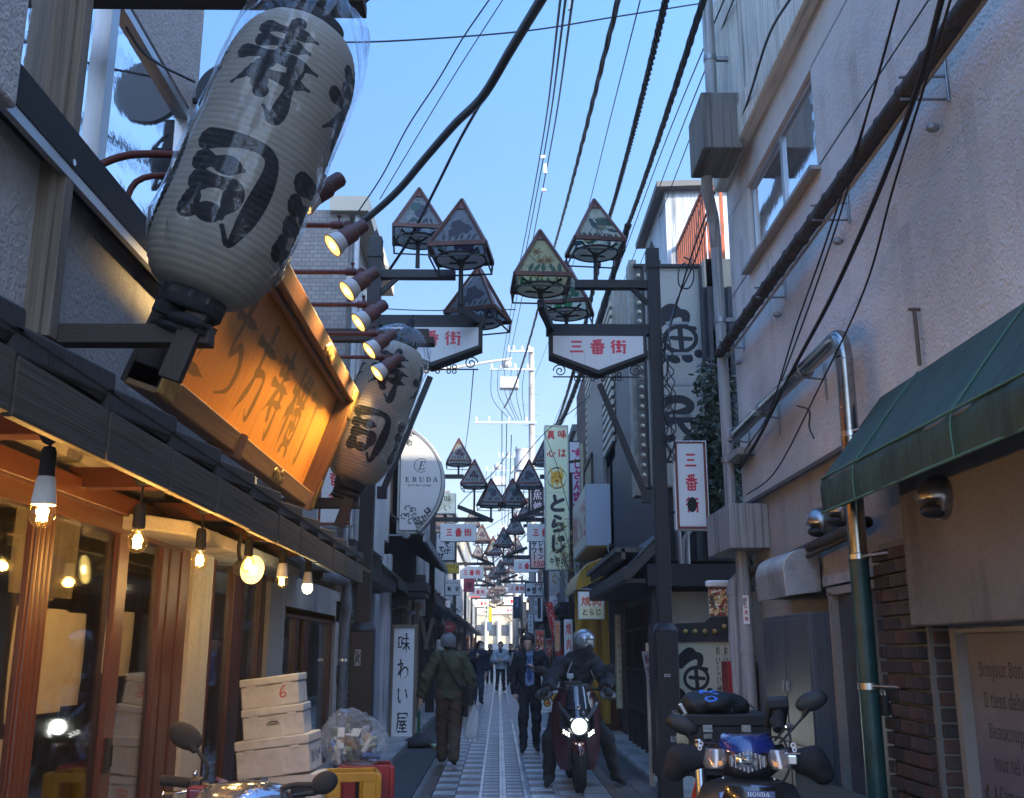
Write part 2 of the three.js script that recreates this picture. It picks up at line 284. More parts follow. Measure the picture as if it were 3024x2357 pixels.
{ // paving: rows of grey and pinkish tiles, three light ribbed strips in the middle
  const base = new THREE.Group(); base.name = 'pavement_tiles'; base.userData.kind = 'structure'; scene.add(base);
  const mk = (c) => S(c, 0.58, { map: tWear, roughnessMap: tRough, bumpMap: tRough, bumpScale: 0.0004 });
  const grey = [mk([0.52, 0.525, 0.53]), mk([0.58, 0.585, 0.59]), mk([0.47, 0.475, 0.48])], pink = [mk([0.24, 0.19, 0.165]), mk([0.28, 0.22, 0.195])], strip = S([0.68, 0.69, 0.69], 0.3, { map: tWear }), brown = mk([0.15, 0.105, 0.085]), dark = mk([0.3, 0.305, 0.31]);
  const cols = [[-0.706, -0.46, 0], [-0.458, -0.213, 1], [-0.169, 0.008, 2], [0.087, 0.267, 2], [0.346, 0.597, 1], [0.652, 0.9, 0], [0.903, 1.19, 3]];
  const far = { g: [], p: [], d: [] }, rows = 30, shape = {};
  const box = (w, d) => shape[w + ',' + d] ??= join(RB(w, 0.03, d, 0.004));
  let k = 0;
  for (let z = -10.4; z > -92; z -= 0.3, k++) for (const [x0, x1, kind] of cols) {
    const w = x1 - x0 - 0.003, n = kind === 2 ? 2 : 1, d = 0.3 / n - 0.008;
    for (let j = 0; j < n; j++) {
      const odd = kind === 2 ? j : (k + kind) % 2, zc = z - (j + 0.5) * 0.3 / n, m = kind === 3 ? dark : odd ? pink[Math.floor(rnd() * 2)] : grey[Math.floor(rnd() * 3)];
      if (k < rows) { const o = new THREE.Mesh(box(w, d), m); o.name = 'paving_tile'; o.receiveShadow = true; o.position.set((x0 + x1) / 2, -0.015 + rr(-0.0012, 0.0012), zc); o.rotation.z = rr(-0.003, 0.003); o.rotation.x = rr(-0.003, 0.003); base.add(o); }
      else far[kind === 3 ? 'd' : odd ? 'p' : 'g'].push(BX(w, 0.03, d, (x0 + x1) / 2, -0.015 + rr(-0.0012, 0.0012), zc));
    }
  }
  M('far_tiles', far.g, grey[0], base).userData.kind = 'stuff'; M('far_tiles', far.p, pink[0], base).userData.kind = 'stuff'; M('far_tiles', far.d, dark, base).userData.kind = 'stuff';
  for (const [x0, x1] of [[-0.21, -0.172], [0.011, 0.045], [0.049, 0.084], [0.27, 0.308], [0.6, 0.649], [0.311, 0.343]]) { const s = []; for (let z = -10.4; z > -92; z -= 0.1) s.push(BX(x1 - x0, 0.03, z > -40 ? 0.094 : 0.1, (x0 + x1) / 2, -0.0135, z)); M('tile_strip', s, x0 > 0.31 ? dark : strip, base).userData.kind = 'stuff'; }
  for (const x of [-0.775, 1.26]) { const s = []; for (let z = -10.4; z > -92; z -= 0.2) s.push(BX(0.125, 0.03, 0.193, x, -0.016, z)); M('edge_bricks', s, brown, base).userData.kind = 'stuff'; }
  const s = []; for (let z = -10.4; z > -40; z -= 0.1) for (let x = 1.36; x < 1.8; x += 0.2) s.push(BX(0.192, 0.03, 0.092, x + ((z * 10) % 2 ? 0.05 : 0), -0.019, z)); M('edge_bricks', s, S([0.09, 0.083, 0.08], 0.85, { map: tWear }), base).userData.kind = 'stuff';
}
// ---------------------------------------------------------------- LEFT: the sushi restaurant
const stucco = S([0.46, 0.43, 0.42], 0.92, { map: tStuccoC, bumpMap: tStucco, bumpScale: 0.009 });
const stuccoPale = S([0.5, 0.475, 0.44], 0.92, { map: tStuccoC, bumpMap: tStucco, bumpScale: 0.006 });
const alu = S([0.42, 0.43, 0.44], 0.4, { metalness: 0.7 });
const rest = T('restaurant_building', 'stucco sushi restaurant with red wood doors, shingled eave and big upper window at left', 'building');
{
  M('wall', [ // upper storey around its window, end return, block over the street
    BX(0.3, 1.35, 9.43, -2.1, 3.02, -1.265), BX(0.3, 1.7, 9.43, -2.1, 5.65, -1.265), BX(0.3, 1.1, 0.14, -2.1, 4.25, -5.91), BX(0.3, 1.1, 3.0, -2.1, 4.25, 1.5),
    BX(3, 4.2, 0.2, -3.75, 4.4, -5.88), RB(0.5, 3, 2.4, 0.02, -2.05, 4.95, -2.28), BX(0.12, 0.4, 1.2, -1.9, 6.1, -5.5)], stucco, rest);
  M('wall', [BX(0.3, 3.0, 0.2, -2.45, 3.8, -12.05), BX(0.25, 3.2, 6.3, -2.7, 4.2, -8.95), BX(0.26, 1, 6.3, -2.2, 2.75, -8.95)], S([0.3, 0.29, 0.28], 0.9, { map: tStuccoC }), rest);
  M('wall', [BX(0.14, 2.2, 0.44, -1.94, 1.1, -6.6), BX(0.14, 0.3, 4, -1.97, 2.5, -10.4)], stuccoPale, rest);
  const ann = S([0.36, 0.325, 0.3], 0.85, { map: tStuccoC, bumpMap: tStucco, bumpScale: 0.003 });
  M('wall', [BX(0.16, 2.05, 0.62, -1.95, 1.02, -8.87), BX(0.16, 0.34, 3.1, -1.95, 1.98, -10.75), BX(0.16, 2.05, 0.3, -1.95, 1.02, -12.2), BX(1.4, 2.1, 0.14, -2.6, 1.05, -12.3), BX(0.16, 0.32, 2.7, -1.95, 0.16, -10.6)], ann, rest);
  // inner room seen through the panes
  const inner = S([0.26, 0.18, 0.12], 0.9, { map: tGrain });
  M('room_wall', [BX(0.1, 2.5, 9.4, -3.6, 1.25, -7.6), BX(1.7, 2.5, 0.1, -2.75, 1.25, -2.9), BX(1.7, 2.5, 0.08, -2.75, 1.25, -8.75), BX(1.7, 0.1, 9.4, -2.75, 2.46, -7.6), BX(1.7, 0.06, 9.4, -2.75, 0.03, -7.6)], inner, rest);
  // upper window
  const w = M('window', [BX(0.05, 0.05, 5.2, -1.965, 4.73, -3.2), BX(0.05, 0.05, 5.2, -1.965, 3.73, -3.2), BX(0.05, 1.0, 0.04, -1.965, 4.23, -5.82), BX(0.05, 1.0, 0.09, -1.95, 4.23, -4.56), BX(0.05, 1.0, 0.06, -1.95, 4.23, -3.35)], alu, rest);
  M('pane', BX(0.012, 1.0, 1.24, -1.985, 4.23, -5.18), mirrorPane, w); M('pane', BX(0.012, 1.0, 1.2, -1.975, 4.23, -3.95), mirrorPane, w);
  M('window_sill', [BX(0.16, 0.17, 5, -1.92, 3.6, -3.3)], blackMatte, rest);
  M('sill_strip', BX(0.03, 0.055, 5, -1.86, 3.49, -3.3), alu, rest);
  // eave: rafters, soffit boards, fascia boards, shingles
  const soff = S([0.2, 0.14, 0.085], 0.8, { map: tGrainH, bumpMap: tGrainH, bumpScale: 0.002 });
  M('soffit_board', BAR([-1.93, 2.47, -6], [-1.2, 2.2, -6], 8.2, 0.025), soff, rest).position.z = 0.4;
  M('beam', BX(0.05, 0.05, 8.4, -1.6, 2.31, -5.3), greyWood, rest);
  M('beam', BX(0.045, 0.09, 8.0, -1.27, 2.14, -5.2), S([0.3, 0.21, 0.12], 0.8, { map: tGrainH }), rest);
  for (let z = -2.3; z > -9; z -= 1.16) M('rafter', BX(0.66, 0.09, 0.1, -1.6, 2.25, z), redWoodH, rest);
  const fas = S([0.1, 0.078, 0.056], 0.75, { map: tGrainH, bumpMap: tGrainH, bumpScale: 0.004 }), shing = S([0.05, 0.045, 0.043], 0.8, { map: tGrain, bumpMap: tGrain, bumpScale: 0.004 });
  let z = -1.2;
  for (let i = 0; z > -9; i++) {
    const L = Math.min(0.62, z + 9.05); if (L < 0.1) break;
    M('fascia_board', RB(0.03, 0.155, L - 0.014, 0.006, -1.2 + rr(-0.004, 0.004), 2.13 + rr(-0.004, 0.004), z - L / 2), fas, rest);
    M('shingle', BAR([-1.19, 2.245, z - L / 2], [-1.95, 2.6, z - L / 2], L + 0.1, 0.04).rotateX(0).translate(0, 0, 0), shing, rest).rotation.set(0, 0, 0);
    const cap = M('eave_cap', RB(0.12, 0.085, L + 0.06, 0.012), shing, rest); cap.position.set(-1.245, 2.265, z - L / 2); cap.rotation.x = 0.075;
    z -= L;
  }
  // doors: posts, rails, panes
  const post = (z0, z1, h = 2.16, x = -1.9) => M('door_frame', RB(0.034, h, Math.abs(z1 - z0), 0.006, x - 0.02, h / 2, (z0 + z1) / 2), redWood, rest);
  const reed = [RB(0.03, 2.16, 0.2, 0.006, -1.925, 1.08, -4.34)]; for (let i = 0; i < 4; i++) reed.push(CY(0.016, 0.016, 2.14, 10, -1.91, 1.08, -4.27 - i * 0.046));
  M('door_frame', reed, redWood, rest);
  for (const q of [[-5.2, -5.34], [-5.9, -6.0], [-6.02, -6.2], [-6.21, -6.37], [-6.86, -6.93], [-6.94, -7.03], [-7.52, -7.66], [-7.67, -7.84], [-8.38, -8.57]]) post(q[0], q[1], 2.16, -1.9 + rr(-0.012, 0.012));
  for (const q of [[-9.18, -9.3], [-9.86, -10.05], [-10.3, -10.62], [-11.85, -12.02]]) post(q[0], q[1], 1.82);
  M('lintel', [RB(0.07, 0.1, 3.9, 0.008, -1.9, 2.2, -4.45), BX(0.04, 0.09, 2.6, -1.915, 2.11, -4.95), RB(0.06, 0.12, 1.8, 0.008, -1.9, 2.2, -7.7)], redWoodH, rest);
  M('lintel', [RB(0.06, 0.1, 2.84, 0.008, -1.9, 1.83, -10.6)], redWoodH, rest);
  ME('door_rail', [BX(0.03, 0.32, 1.0, -1.92, 0.16, -3.9), BX(0.05, 0.55, 0.86, -1.9, 0.3, -4.84), BX(0.05, 0.6, 0.56, -1.9, 0.3, -5.62), BX(0.05, 0.6, 0.5, -1.9, 0.3, -7.28), BX(0.05, 0.6, 0.5, -1.9, 0.3, -8.1), BX(0.05, 0.3, 0.5, -1.9, 0.3, -9.58), BX(0.05, 0.3, 1.2, -1.9, 0.3, -11.2)], redWoodH, rest);
  for (const [a, b] of [[-3.0, -4.24], [-4.44, -5.2], [-5.34, -5.9], [-7.03, -7.52], [-7.84, -8.38]]) M('pane', BX(0.006, 2.0, Math.abs(a - b), -1.935, 1.15, (a + b) / 2), glass, rest);
  for (const [a, b] of [[-9.3, -9.86], [-10.62, -11.85]]) M('pane', BX(0.006, 1.5, Math.abs(a - b), -1.935, 1.05, (a + b) / 2), glass, rest);
  M('door_lock', [CY(0.02, 0.02, 0.1, 12, -1.89, 1.0, -5.26), BX(0.03, 0.16, 0.05, -1.9, 1.0, -5.26)], black, rest);
  M('ledge', [EX([[0, 0], [0, 0.3], [1.2, 0.36], [3.4, 0.36], [3.7, 0.2], [3.7, 0]], 0.055, 0.012, -2.02, 2.1, -8.9, -Math.PI / 2, 0, -Math.PI / 2)], S([0.44, 0.4, 0.36], 0.9, { map: tWear }), rest);
  M('conduit', TB([[-1.88, 2.32, -8.95], [-1.84, 2.3, -9.4], [-1.84, 2.26, -9.8], [-1.9, 2.2, -10]], 0.03), dull, rest);
}
{ // pale sheets and strips pinned inside the panes
  const paper = S([0.55, 0.5, 0.44], 0.85, { map: tCloth }), planks = S([0.27, 0.22, 0.165], 0.85, { map: tGrain });
  const strip = (z0, z1, y0, y1, label, x = -2.04, m = paper) => { const g = new THREE.PlaneGeometry(Math.abs(z1 - z0), y1 - y0, 6, 8), p = g.attributes.position; for (let i = 0; i < p.count; i++) p.setZ(i, 0.012 * Math.sin(p.getX(i) * 14 + p.getY(i) * 5)); put(g, x, (y0 + y1) / 2, (z0 + z1) / 2, 0, Math.PI / 2); return ONE('paper_sheet', label, 'paper sheet', g, m, 'paper sheets behind the door panes'); };
  strip(-3.2, -4.18, 1.36, 1.86, 'wide pale sheet behind the leftmost pane, under the big bulb');
  strip(-3.3, -3.78, 0.9, 1.3, 'pale sheet with brush marks low behind the leftmost pane');
  strip(-4.46, -4.68, 1.2, 1.68, 'narrow pale sheet beside the reeded post');
  strip(-4.69, -4.98, 1.22, 1.68, 'middle pale sheet of the row in the second pane');
  strip(-4.99, -5.19, 1.24, 1.67, 'pale sheet at the right of the row in the second pane');
  strip(-4.44, -4.72, 0.78, 1.14, 'long pale sheet hanging low behind the second pane');
  strip(-5.5, -5.64, 1.38, 1.72, 'slim pale strip left of two in the narrow pane');
  strip(-5.7, -5.86, 1.36, 1.7, 'slim pale strip right of two in the narrow pane');
  for (const [a, b, h] of [[-3.3, -3.52, 0.5], [-3.58, -3.95, 0.48], [-4.5, -4.72, 0.4], [-4.76, -4.94, 0.42], [-4.98, -5.15, 0.4]]) strip(a, b, 2.14 - h, 2.14, `weathered plank hanging high behind the ${a > -4 ? 'leftmost' : 'second'} pane, ${a === -3.3 || a === -4.5 ? 'first' : a === -4.76 ? 'middle' : 'last'} of its row`, -2.1, planks);
}
// bulbs along the eave
const warm = [1, 0.52, 0.12];
const bulbGlass = P([1, 0.93, 0.72], 0.02, { transmission: 1, thickness: 0, emissive: new THREE.Color(1, 0.46, 0.05), emissiveIntensity: 0.8 });
function pendant(z, o, label) {
  const y = o.y ?? 1.87, t = T('hanging_bulb', label, 'light bulb', [-1.3, y, z], 0, 'bulbs hanging from the eave');
  const top = 2.16 - y;
  const s = o.cap ? 0.115 : 0.06;
  M('cord', [TB([[0, s + 0.07, 0], [0.004, (s + top) / 2 + 0.03, 0.003], [0, top + 0.06, 0]], 0.0045, 10), TB([[0.02, top, 0.0], [0.05, top - 0.03, 0.02], [0.01, top - 0.075, 0.03], [-0.03, top - 0.04, 0.01], [0.01, top - 0.01, 0]], 0.008, 20), SP(0.026, 1, 1.1, 1, 0.005, top - 0.06, 0.02)], blackMatte, t);
  M('socket', LT([[0.001, s + 0.085], [0.016, s + 0.083], [0.021, s + 0.07], [0.023, s], [0.02, s - 0.012]], 16), blackMatte, t);
  if (o.cap) M('cap', LT([[0.02, s], [0.026, s - 0.01], [0.034, 0.036], [0.033, 0.03]], 20), white, t);
  if (o.frosted) { M('bulb', LT([[0.001, -0.036], [0.02, -0.03], [0.033, -0.012], [0.036, 0.006], [0.034, 0.026], [0.026, 0.05]], 20), glow([1, 0.95, 0.6], 5), t); }
  else {
    const b = M('bulb', LT([[0.001, -0.037], [0.014, -0.034], [0.028, -0.022], [0.0365, 0], [0.034, 0.018], [0.024, 0.04], [0.015, 0.06]], 22), bulbGlass, t);
    const f = []; for (let i = 0; i < 4; i++) f.push(RODs([0.013 * Math.cos(i * 1.57), -0.016, 0.013 * Math.sin(i * 1.57)], [0.009 * Math.cos(i * 1.57), 0.03, 0.009 * Math.sin(i * 1.57)], 0.0035, 6));
    M('filament', f, glow([1, 0.72, 0.25], 9), b);
  }
  const l = new THREE.PointLight(new THREE.Color(...(o.frosted ? [1, 0.85, 0.45] : warm)), o.k ?? 0.62, 0, 2); l.position.set(0.0, -0.002, 0); l.castShadow = true; l.shadow.radius = 1.2; t.add(l);
  return t;
}
pendant(-2.93, { cap: 1, k: 0.6 }, 'largest hanging bulb, white collared, at the left end of the row');
pendant(-3.72, { k: 0.8 }, 'clear glowing bulb second from the left under the eave');
pendant(-4.51, { k: 1.0 }, 'clear glowing bulb in front of the lit stucco column');
pendant(-5.38, { y: 1.92, k: 0.5 }, 'clear filament bulb just left of the round yellow spotlight');
pendant(-6.24, { cap: 1, y: 1.89, k: 0.35 }, 'small bulb with pale collar right of the round yellow spotlight');
pendant(-7.08, { cap: 1, frosted: 1, y: 1.9, k: 0.35 }, 'white frosted bulb at the right end of the row');
{ // round yellow spotlight under the eave, and the shade cut by the left edge
  const t = T('spotlight', 'round yellow glowing spotlight under the eave between two bulbs', 'spotlight', [-1.45, 1.955, -6.1], 0.9);
  M('lamp_body', [CY(0.03, 0.05, 0.1, 16, 0, 0, -0.06, Math.PI / 2), CY(0.085, 0.05, 0.03, 24, 0, 0, -0.015, Math.PI / 2)], dull, t);
  M('lamp_face', CY(0.083, 0.083, 0.008, 28, 0, 0, 0.006, Math.PI / 2), glow([1, 0.72, 0.18], 1.1), t);
  M('lamp_core', CY(0.025, 0.025, 0.006, 20, 0, 0, 0.014, Math.PI / 2), glow([1, 0.85, 0.4], 6), t);
  M('mount', TB([[0, 0, -0.1], [0, 0.1, -0.12], [0, 0.2, -0.1]], 0.012), blackMatte, t);
  t.rotation.x = 0.25;
  const l = new THREE.SpotLight(new THREE.Color(1, 0.72, 0.2), 0.25, 0, 0.9, 0.8); l.position.set(0, 0, 0.03); l.target.position.set(0, 0, 1); t.add(l, l.target);
  const u = T('shade_lamp', 'dark bowl lamp shade with glowing rim cut by the left edge', 'lamp', [-1.38, 1.9, -2.32]);
  M('lamp_shade', LT([[0.012, 0.07], [0.04, 0.06], [0.075, 0.03], [0.09, 0], [0.086, 0], [0.07, 0.026], [0.035, 0.053]], 28), dull, u);
  M('lamp_face', CY(0.086, 0.086, 0.01, 28, 0, 0.0, 0), glow([1, 0.78, 0.3], 2.0), u); M('cord', RODs([0, 0.07, 0], [0, 0.3, 0], 0.006), blackMatte, u);
}
// ---------------------------------------------------------------- lanterns in plastic bags on timber brackets
function lanternPrint() {
  return canvasTex(2048, 1536, (c, w, h) => {
    c.fillStyle = '#c9c0ae'; c.fillRect(0, 0, w, h);
    for (let i = 0; i < 300; i++) { c.fillStyle = `rgba(90,80,62,${0.05 * rnd()})`; c.fillRect(rnd() * w, rnd() * h, 30 + rnd() * 300, 4 + rnd() * 26); }
    for (const x of [0, 512, 1024, 1536]) { word(c, '寿', x + 24, 130, 450, 560, 76, { color: '#0b0c10', brush: 1 }); word(c, '司', x + 30, 780, 440, 560, 100, { color: '#0b0c10', brush: 1 }); }
  });
}
const lanternMat = S([0.43, 0.425, 0.42], 0.8, { map: lanternPrint() });
const lantern0 = T('paper_lantern', 'huge ribbed paper lantern with brushed black characters in a plastic bag, upper left', 'lantern', [-1.1, 3.6, -4.2], 0, 'bagged sushi lanterns');
{
  const n = 46, pts = [];
  for (let i = 0; i <= n * 3; i++) { const t = i / (n * 3), y = -0.66 + 1.36 * t, e = Math.min(t, 1 - t) * 1.36, r = e < 0.3 ? 0.135 + 0.16 * Math.sqrt(1 - (1 - e / 0.3) ** 2) : 0.295 + 0.006 * Math.sin((t - 0.18) * Math.PI / 0.64); pts.push(new THREE.Vector2(r - 0.0045 * Math.abs(Math.sin(t * n * Math.PI)) ** 0.7, y)); }
  const g = new THREE.LatheGeometry(pts, 72), uv = g.attributes.uv, ps = g.attributes.position;
  for (let i = 0; i < uv.count; i++) uv.setY(i, (ps.getY(i) + 0.66) / 1.36);
  M('lantern_body', g, lanternMat, lantern0, true);
  ME('rim', [LT([[0.1, 0.69], [0.142, 0.69], [0.145, 0.75], [0.12, 0.765], [0.1, 0.76]], 36), LT([[0.1, -0.65], [0.142, -0.65], [0.14, -0.73], [0.12, -0.745], [0.1, -0.73]], 36)], blackMatte, lantern0);
  M('tassel', [BX(0.05, 0.05, 0.3, 0, -0.77, 0), BX(0.3, 0.05, 0.06, 0, -0.8, 0), SP(0.1, 1.2, 0.35, 0.8, 0.05, -0.79, 0.02), SP(0.09, 1.3, 0.3, 0.9, -0.02, -0.83, 0.03)], blackMatte, lantern0);
  const bag = new THREE.CylinderGeometry(1, 1, 1.6, 110, 70, true), p = bag.attributes.position;
  for (let i = 0; i < p.count; i++) {
    const x = p.getX(i), y = p.getY(i), z = p.getZ(i), a = Math.atan2(z, x), t = (y + 0.8) / 1.6;
    let r = 0.309 + 0.004 * Math.sin(a * 5 + y * 6) + 0.004 * Math.sin(a * 13 - y * 9) + 0.003 * Math.sin(a * 3 + y * 23) + 0.004 * Math.sin(a * 29 + y * 3) * (0.4 + 0.6 * Math.sin(a) ** 2);
    if (t > 0.78) r = Math.max(0.045, r * Math.sqrt(Math.max(0, 1 - ((t - 0.78) / 0.225) ** 2))) * (1 + 0.09 * ss(0.8, 0.95, t) * Math.sin(a * 22)); if (t < 0.2) r = 0.15 + (r - 0.15) * Math.sqrt(ss(0.02, 0.2, t)) + 0.012 * Math.sin(a * 11);
    p.setXYZ(i, Math.cos(a) * r, y + 0.1, Math.sin(a) * r);
  }
  bag.computeVertexNormals(); M('plastic_bag', bag, film, lantern0);
  M('tie', [CY(0.03, 0.055, 0.1, 14, 0, 0.92, 0), RODs([0, 0.9, 0], [0, 1.03, 0], 0.008)], blackMatte, lantern0);
}
lantern0.rotation.set(0, -0.62, -0.325, 'ZYX');
lantern0.rotation.order = 'ZYX';
const lantern1 = dup(lantern0, [-1.06, 3.46, -8.6], 'smaller-looking ribbed paper lantern with black characters beside the far end of the wooden signboard', undefined, 0.92); lantern1.rotation.copy(lantern0.rotation);
function bracket(z, top, low, xt, xl, label) {
  const t = T('lantern_bracket', label, 'timber bracket', [0, 0, z], 0, 'timber brackets for the lanterns');
  M('post', [RB(0.12, 3.2, 0.13, 0.006, -1.94, low + 1.56, 0.12), RB(0.035, 3.2, 0.08, 0.004, -1.865, low + 1.56, 0.115)], greyWood, t);
  M('arm', [RB(xt + 1.95, 0.11, 0.09, 0.005, (xt - 1.95) / 2, top, -0.02), RB(0.22, 0.06, 0.14, 0.004, xt - 0.06, top - 0.06, 0)], darkWoodH, t);
  M('arm', RB(xl + 1.95, 0.085, 0.09, 0.005, (xl - 1.95) / 2, low, 0.02), darkWoodH, t);
  M('peg', BX(0.09, 0.3, 0.05, xl - 0.1, low - 0.06, 0.07, 0, 0, -0.32), darkWood, t);
  M('bolt', CY(0.016, 0.016, 0.02, 8, -1.845, low + 0.75, 0.12, 0, 0, Math.PI / 2), steel, t);
}
bracket(-4.2, 4.47, 2.79, -0.68, -1.22, 'weathered timber post with two dark arms holding the huge lantern');
bracket(-8.6, 4.17, 2.69, -0.62, -1.18, 'dark timber arms holding the farther lantern');
// ---------------------------------------------------------------- wooden signboard with its row of spotlights
{
  const nb = V(-1.66, 2.66, -4.45), fb = V(-1.66, 2.66, -8.4), up = V(0.33, 0.93, 0).normalize(), Ht = 1.02, L = 3.95, n = V(0.94, -0.335, 0).normalize();
  const t = T('wooden_signboard', 'big varnished wooden signboard with brushed characters and dark frame, lit orange', 'signboard', [-1.66, 2.66, -6.42]);
  const ang = -Math.atan2(0.33, 0.93); // lean out
  const inner = new THREE.Group(); t.rotation.z = ang;
  const print = canvasTex(2048, 512, (c, w, h) => {
    c.fillStyle = '#d28c3c'; c.fillRect(0, 0, w, h);
    for (let i = 0; i < 900; i++) { const y = rnd() * w; c.fillStyle = rnd() < 0.5 ? `rgba(120,66,20,${0.10 * rnd()})` : `rgba(225,170,90,${0.12 * rnd()})`; c.fillRect(y, 0, 1 + rnd() * 6, h); }
    for (let i = 1; i < 20; i++) { c.fillStyle = 'rgba(60,30,10,0.5)'; c.fillRect(i * w / 20, 0, 1.5, h); }
    word(c, '立ち方寿横丁', 120, 60, 260, 390, 40, { color: '#8a652f', brush: 1, row: 1, gap: 38 });
    c.fillStyle = '#b84a2a'; for (let i = 0; i < 5; i++) c.fillRect(w - 70, 330 + i * 26, 16, 18);
  });
  const board = S([0.9, 0.9, 0.9], 0.33, { map: print, bumpMap: tGrain, bumpScale: 0.0004 });
  M('board', PL(L - 0.2, Ht - 0.2, 0.012, Ht / 2, 0, 0, Math.PI / 2), board, t, true);
  M('back_board', BX(0.03, Ht, L, -0.02, Ht / 2, 0), darkWood, t);
  M('frame_rail', [RB(0.16, 0.12, L, 0.01, 0.06, 0.05, 0)], paleWoodH, t);
  M('frame_rail', [RB(0.16, 0.12, L, 0.01, 0.06, Ht - 0.03, 0), RB(0.05, 0.03, L - 0.2, 0.004, 0.06, Ht - 0.105, 0)], S([0.1, 0.045, 0.024], 0.35, { map: tGrainH }), t);
  M('frame_stile', RB(0.16, Ht - 0.02, 0.12, 0.01, 0.062, Ht / 2, L / 2 - 0.06), darkWood, t); M('frame_stile', RB(0.16, Ht - 0.02, 0.12, 0.01, 0.062, Ht / 2, -L / 2 + 0.06), S([0.2, 0.09, 0.035], 0.35, { map: tGrain }), t);
  const gold = S([0.62, 0.4, 0.13], 0.38, { metalness: 0.9, bumpMap: tBumps, bumpScale: 0.02 });
  for (const [y, z] of [[0.05, L / 2 - 0.12], [Ht - 0.03, L / 2 - 0.12], [0.05, -L / 2 + 0.12], [Ht - 0.03, -L / 2 + 0.12]]) M('gilt_corner', [RB(0.008, 0.1, 0.24, 0.003, 0.143, y, z), RB(0.008, 0.24, 0.1, 0.003, 0.146, y + (y < 0.3 ? 0.07 : -0.07), z + (z > 0 ? 0.06 : -0.06))], gold, t);
  for (const [y, z] of [[0.05, -0.55], [Ht - 0.03, -0.55]]) { const o = []; for (let i = 0; i < 9; i++) o.push(SP(0.03, 0.35, 1, 1.3, 0.143, y + rr(-0.025, 0.025), z - 0.12 + i * 0.03)); M('gilt_plaque', o, gold, t); }
  for (const z of [0.55, -1.72]) M('clamp', [BX(0.03, 0.14, 0.07, 0.15, 0.04, z), BX(0.2, 0.03, 0.09, 0.07, -0.02, z)], S([0.42, 0.22, 0.14], 0.35, { metalness: 0.7 }), t);
}
const redIron = S([0.12, 0.022, 0.017], 0.55, { map: tWear, bumpMap: tFine, bumpScale: 0.0015 });
const canMat = S([0.15, 0.062, 0.055], 0.6, { map: tWear, bumpMap: tFine, bumpScale: 0.001 });
{
  const spots = [[-4.95, 3.86], [-5.88, 4.0], [-6.5, 3.93], [-7.08, 3.9], [-7.72, 3.88], [-8.25, 3.84], [-8.95, 3.81]];
  const names = ['half hidden by the huge lantern', 'highest clear of the lantern, nearest to us', 'second down the row', 'third down the row', 'fourth down the row', 'over the far lantern', 'lowest and last, in front of the far lantern'];
  spots.forEach(([z, y], i) => {
    const t = T('sign_spotlight', `red can spotlight with amber face, ${names[i]}`, 'spotlight', [-0.93, y, z], 0, 'can spotlights over the signboard');
    M('pipe', TB([[-1.02, -0.34, 0], [-0.99, -0.03, 0], [-0.93, 0.03, 0], [-0.4, 0.03, 0], [-0.0, 0.03, 0]], 0.017, 30), redIron, t);
    M('pivot', [CY(0.03, 0.03, 0.06, 14, 0, 0.02, 0, Math.PI / 2), CY(0.026, 0.026, 0.07, 12, -0.07, 0.03, 0, 0, 0, Math.PI / 2), BX(0.012, 0.05, 0.012, -0.06, 0.07, 0), SP(0.013, 1, 1, 1, -0.06, 0.09, 0)], redIron, t);
    const h = new THREE.Group(), rz = -0.86; // aims down and back at the board
    const pl = (name, g, m) => { const o = M(name, g, m, t); o.position.set(0.05, -0.0, 0.0); o.rotation.set(0.0, 0.35, rz, 'YXZ'); return o; };
    pl('lamp_can', LT([[0.001, 0.07], [0.035, 0.068], [0.042, 0.055], [0.043, -0.01], [0.05, -0.02], [0.056, -0.03], [0.057, -0.11], [0.05, -0.112]], 26), canMat);
    pl('reflector', LT([[0.05, -0.112], [0.056, -0.115], [0.068, -0.16], [0.076, -0.185], [0.074, -0.19]], 28), S([0.5, 0.47, 0.44], 0.45));
    pl('lamp_rim', TO(0.073, 0.005, 0, -0.188, 0, Math.PI / 2), S([0.6, 0.3, 0.06], 0.4, { metalness: 0.4 }));
    const f = pl('lamp_face', CY(0.072, 0.072, 0.006, 26, 0, -0.187, 0), glow([1, 0.66, 0.14], 1.15));
    const c = pl('lamp_core', SP(0.022, 1, 0.4, 1, 0, -0.192, 0), glow([1, 0.85, 0.4], 8));
    const d = V(-0.6, -0.76, 0.2).normalize(), l = new THREE.SpotLight(new THREE.Color(1, 0.68, 0.28), i ? 9 : 1.5, 0, 0.8, 0.9);
    l.position.copy(d.clone().multiplyScalar(0.2)).add(V(0.05, 0, 0)); l.target.position.copy(d.multiplyScalar(1.2)); l.castShadow = true; l.shadow.radius = 2.5; t.add(l, l.target);
  });
  const t = T('iron_pipe', 'bent red iron pipe crossing the upper window towards the huge lantern', 'pipe');
  M('pipe', TB([[-1.95, 3.6, -4.4], [-1.9, 3.74, -4.5], [-1.78, 3.8, -4.52], [-1.4, 3.8, -4.52], [-0.95, 3.8, -4.52]], 0.019, 30), redIron, t);
}
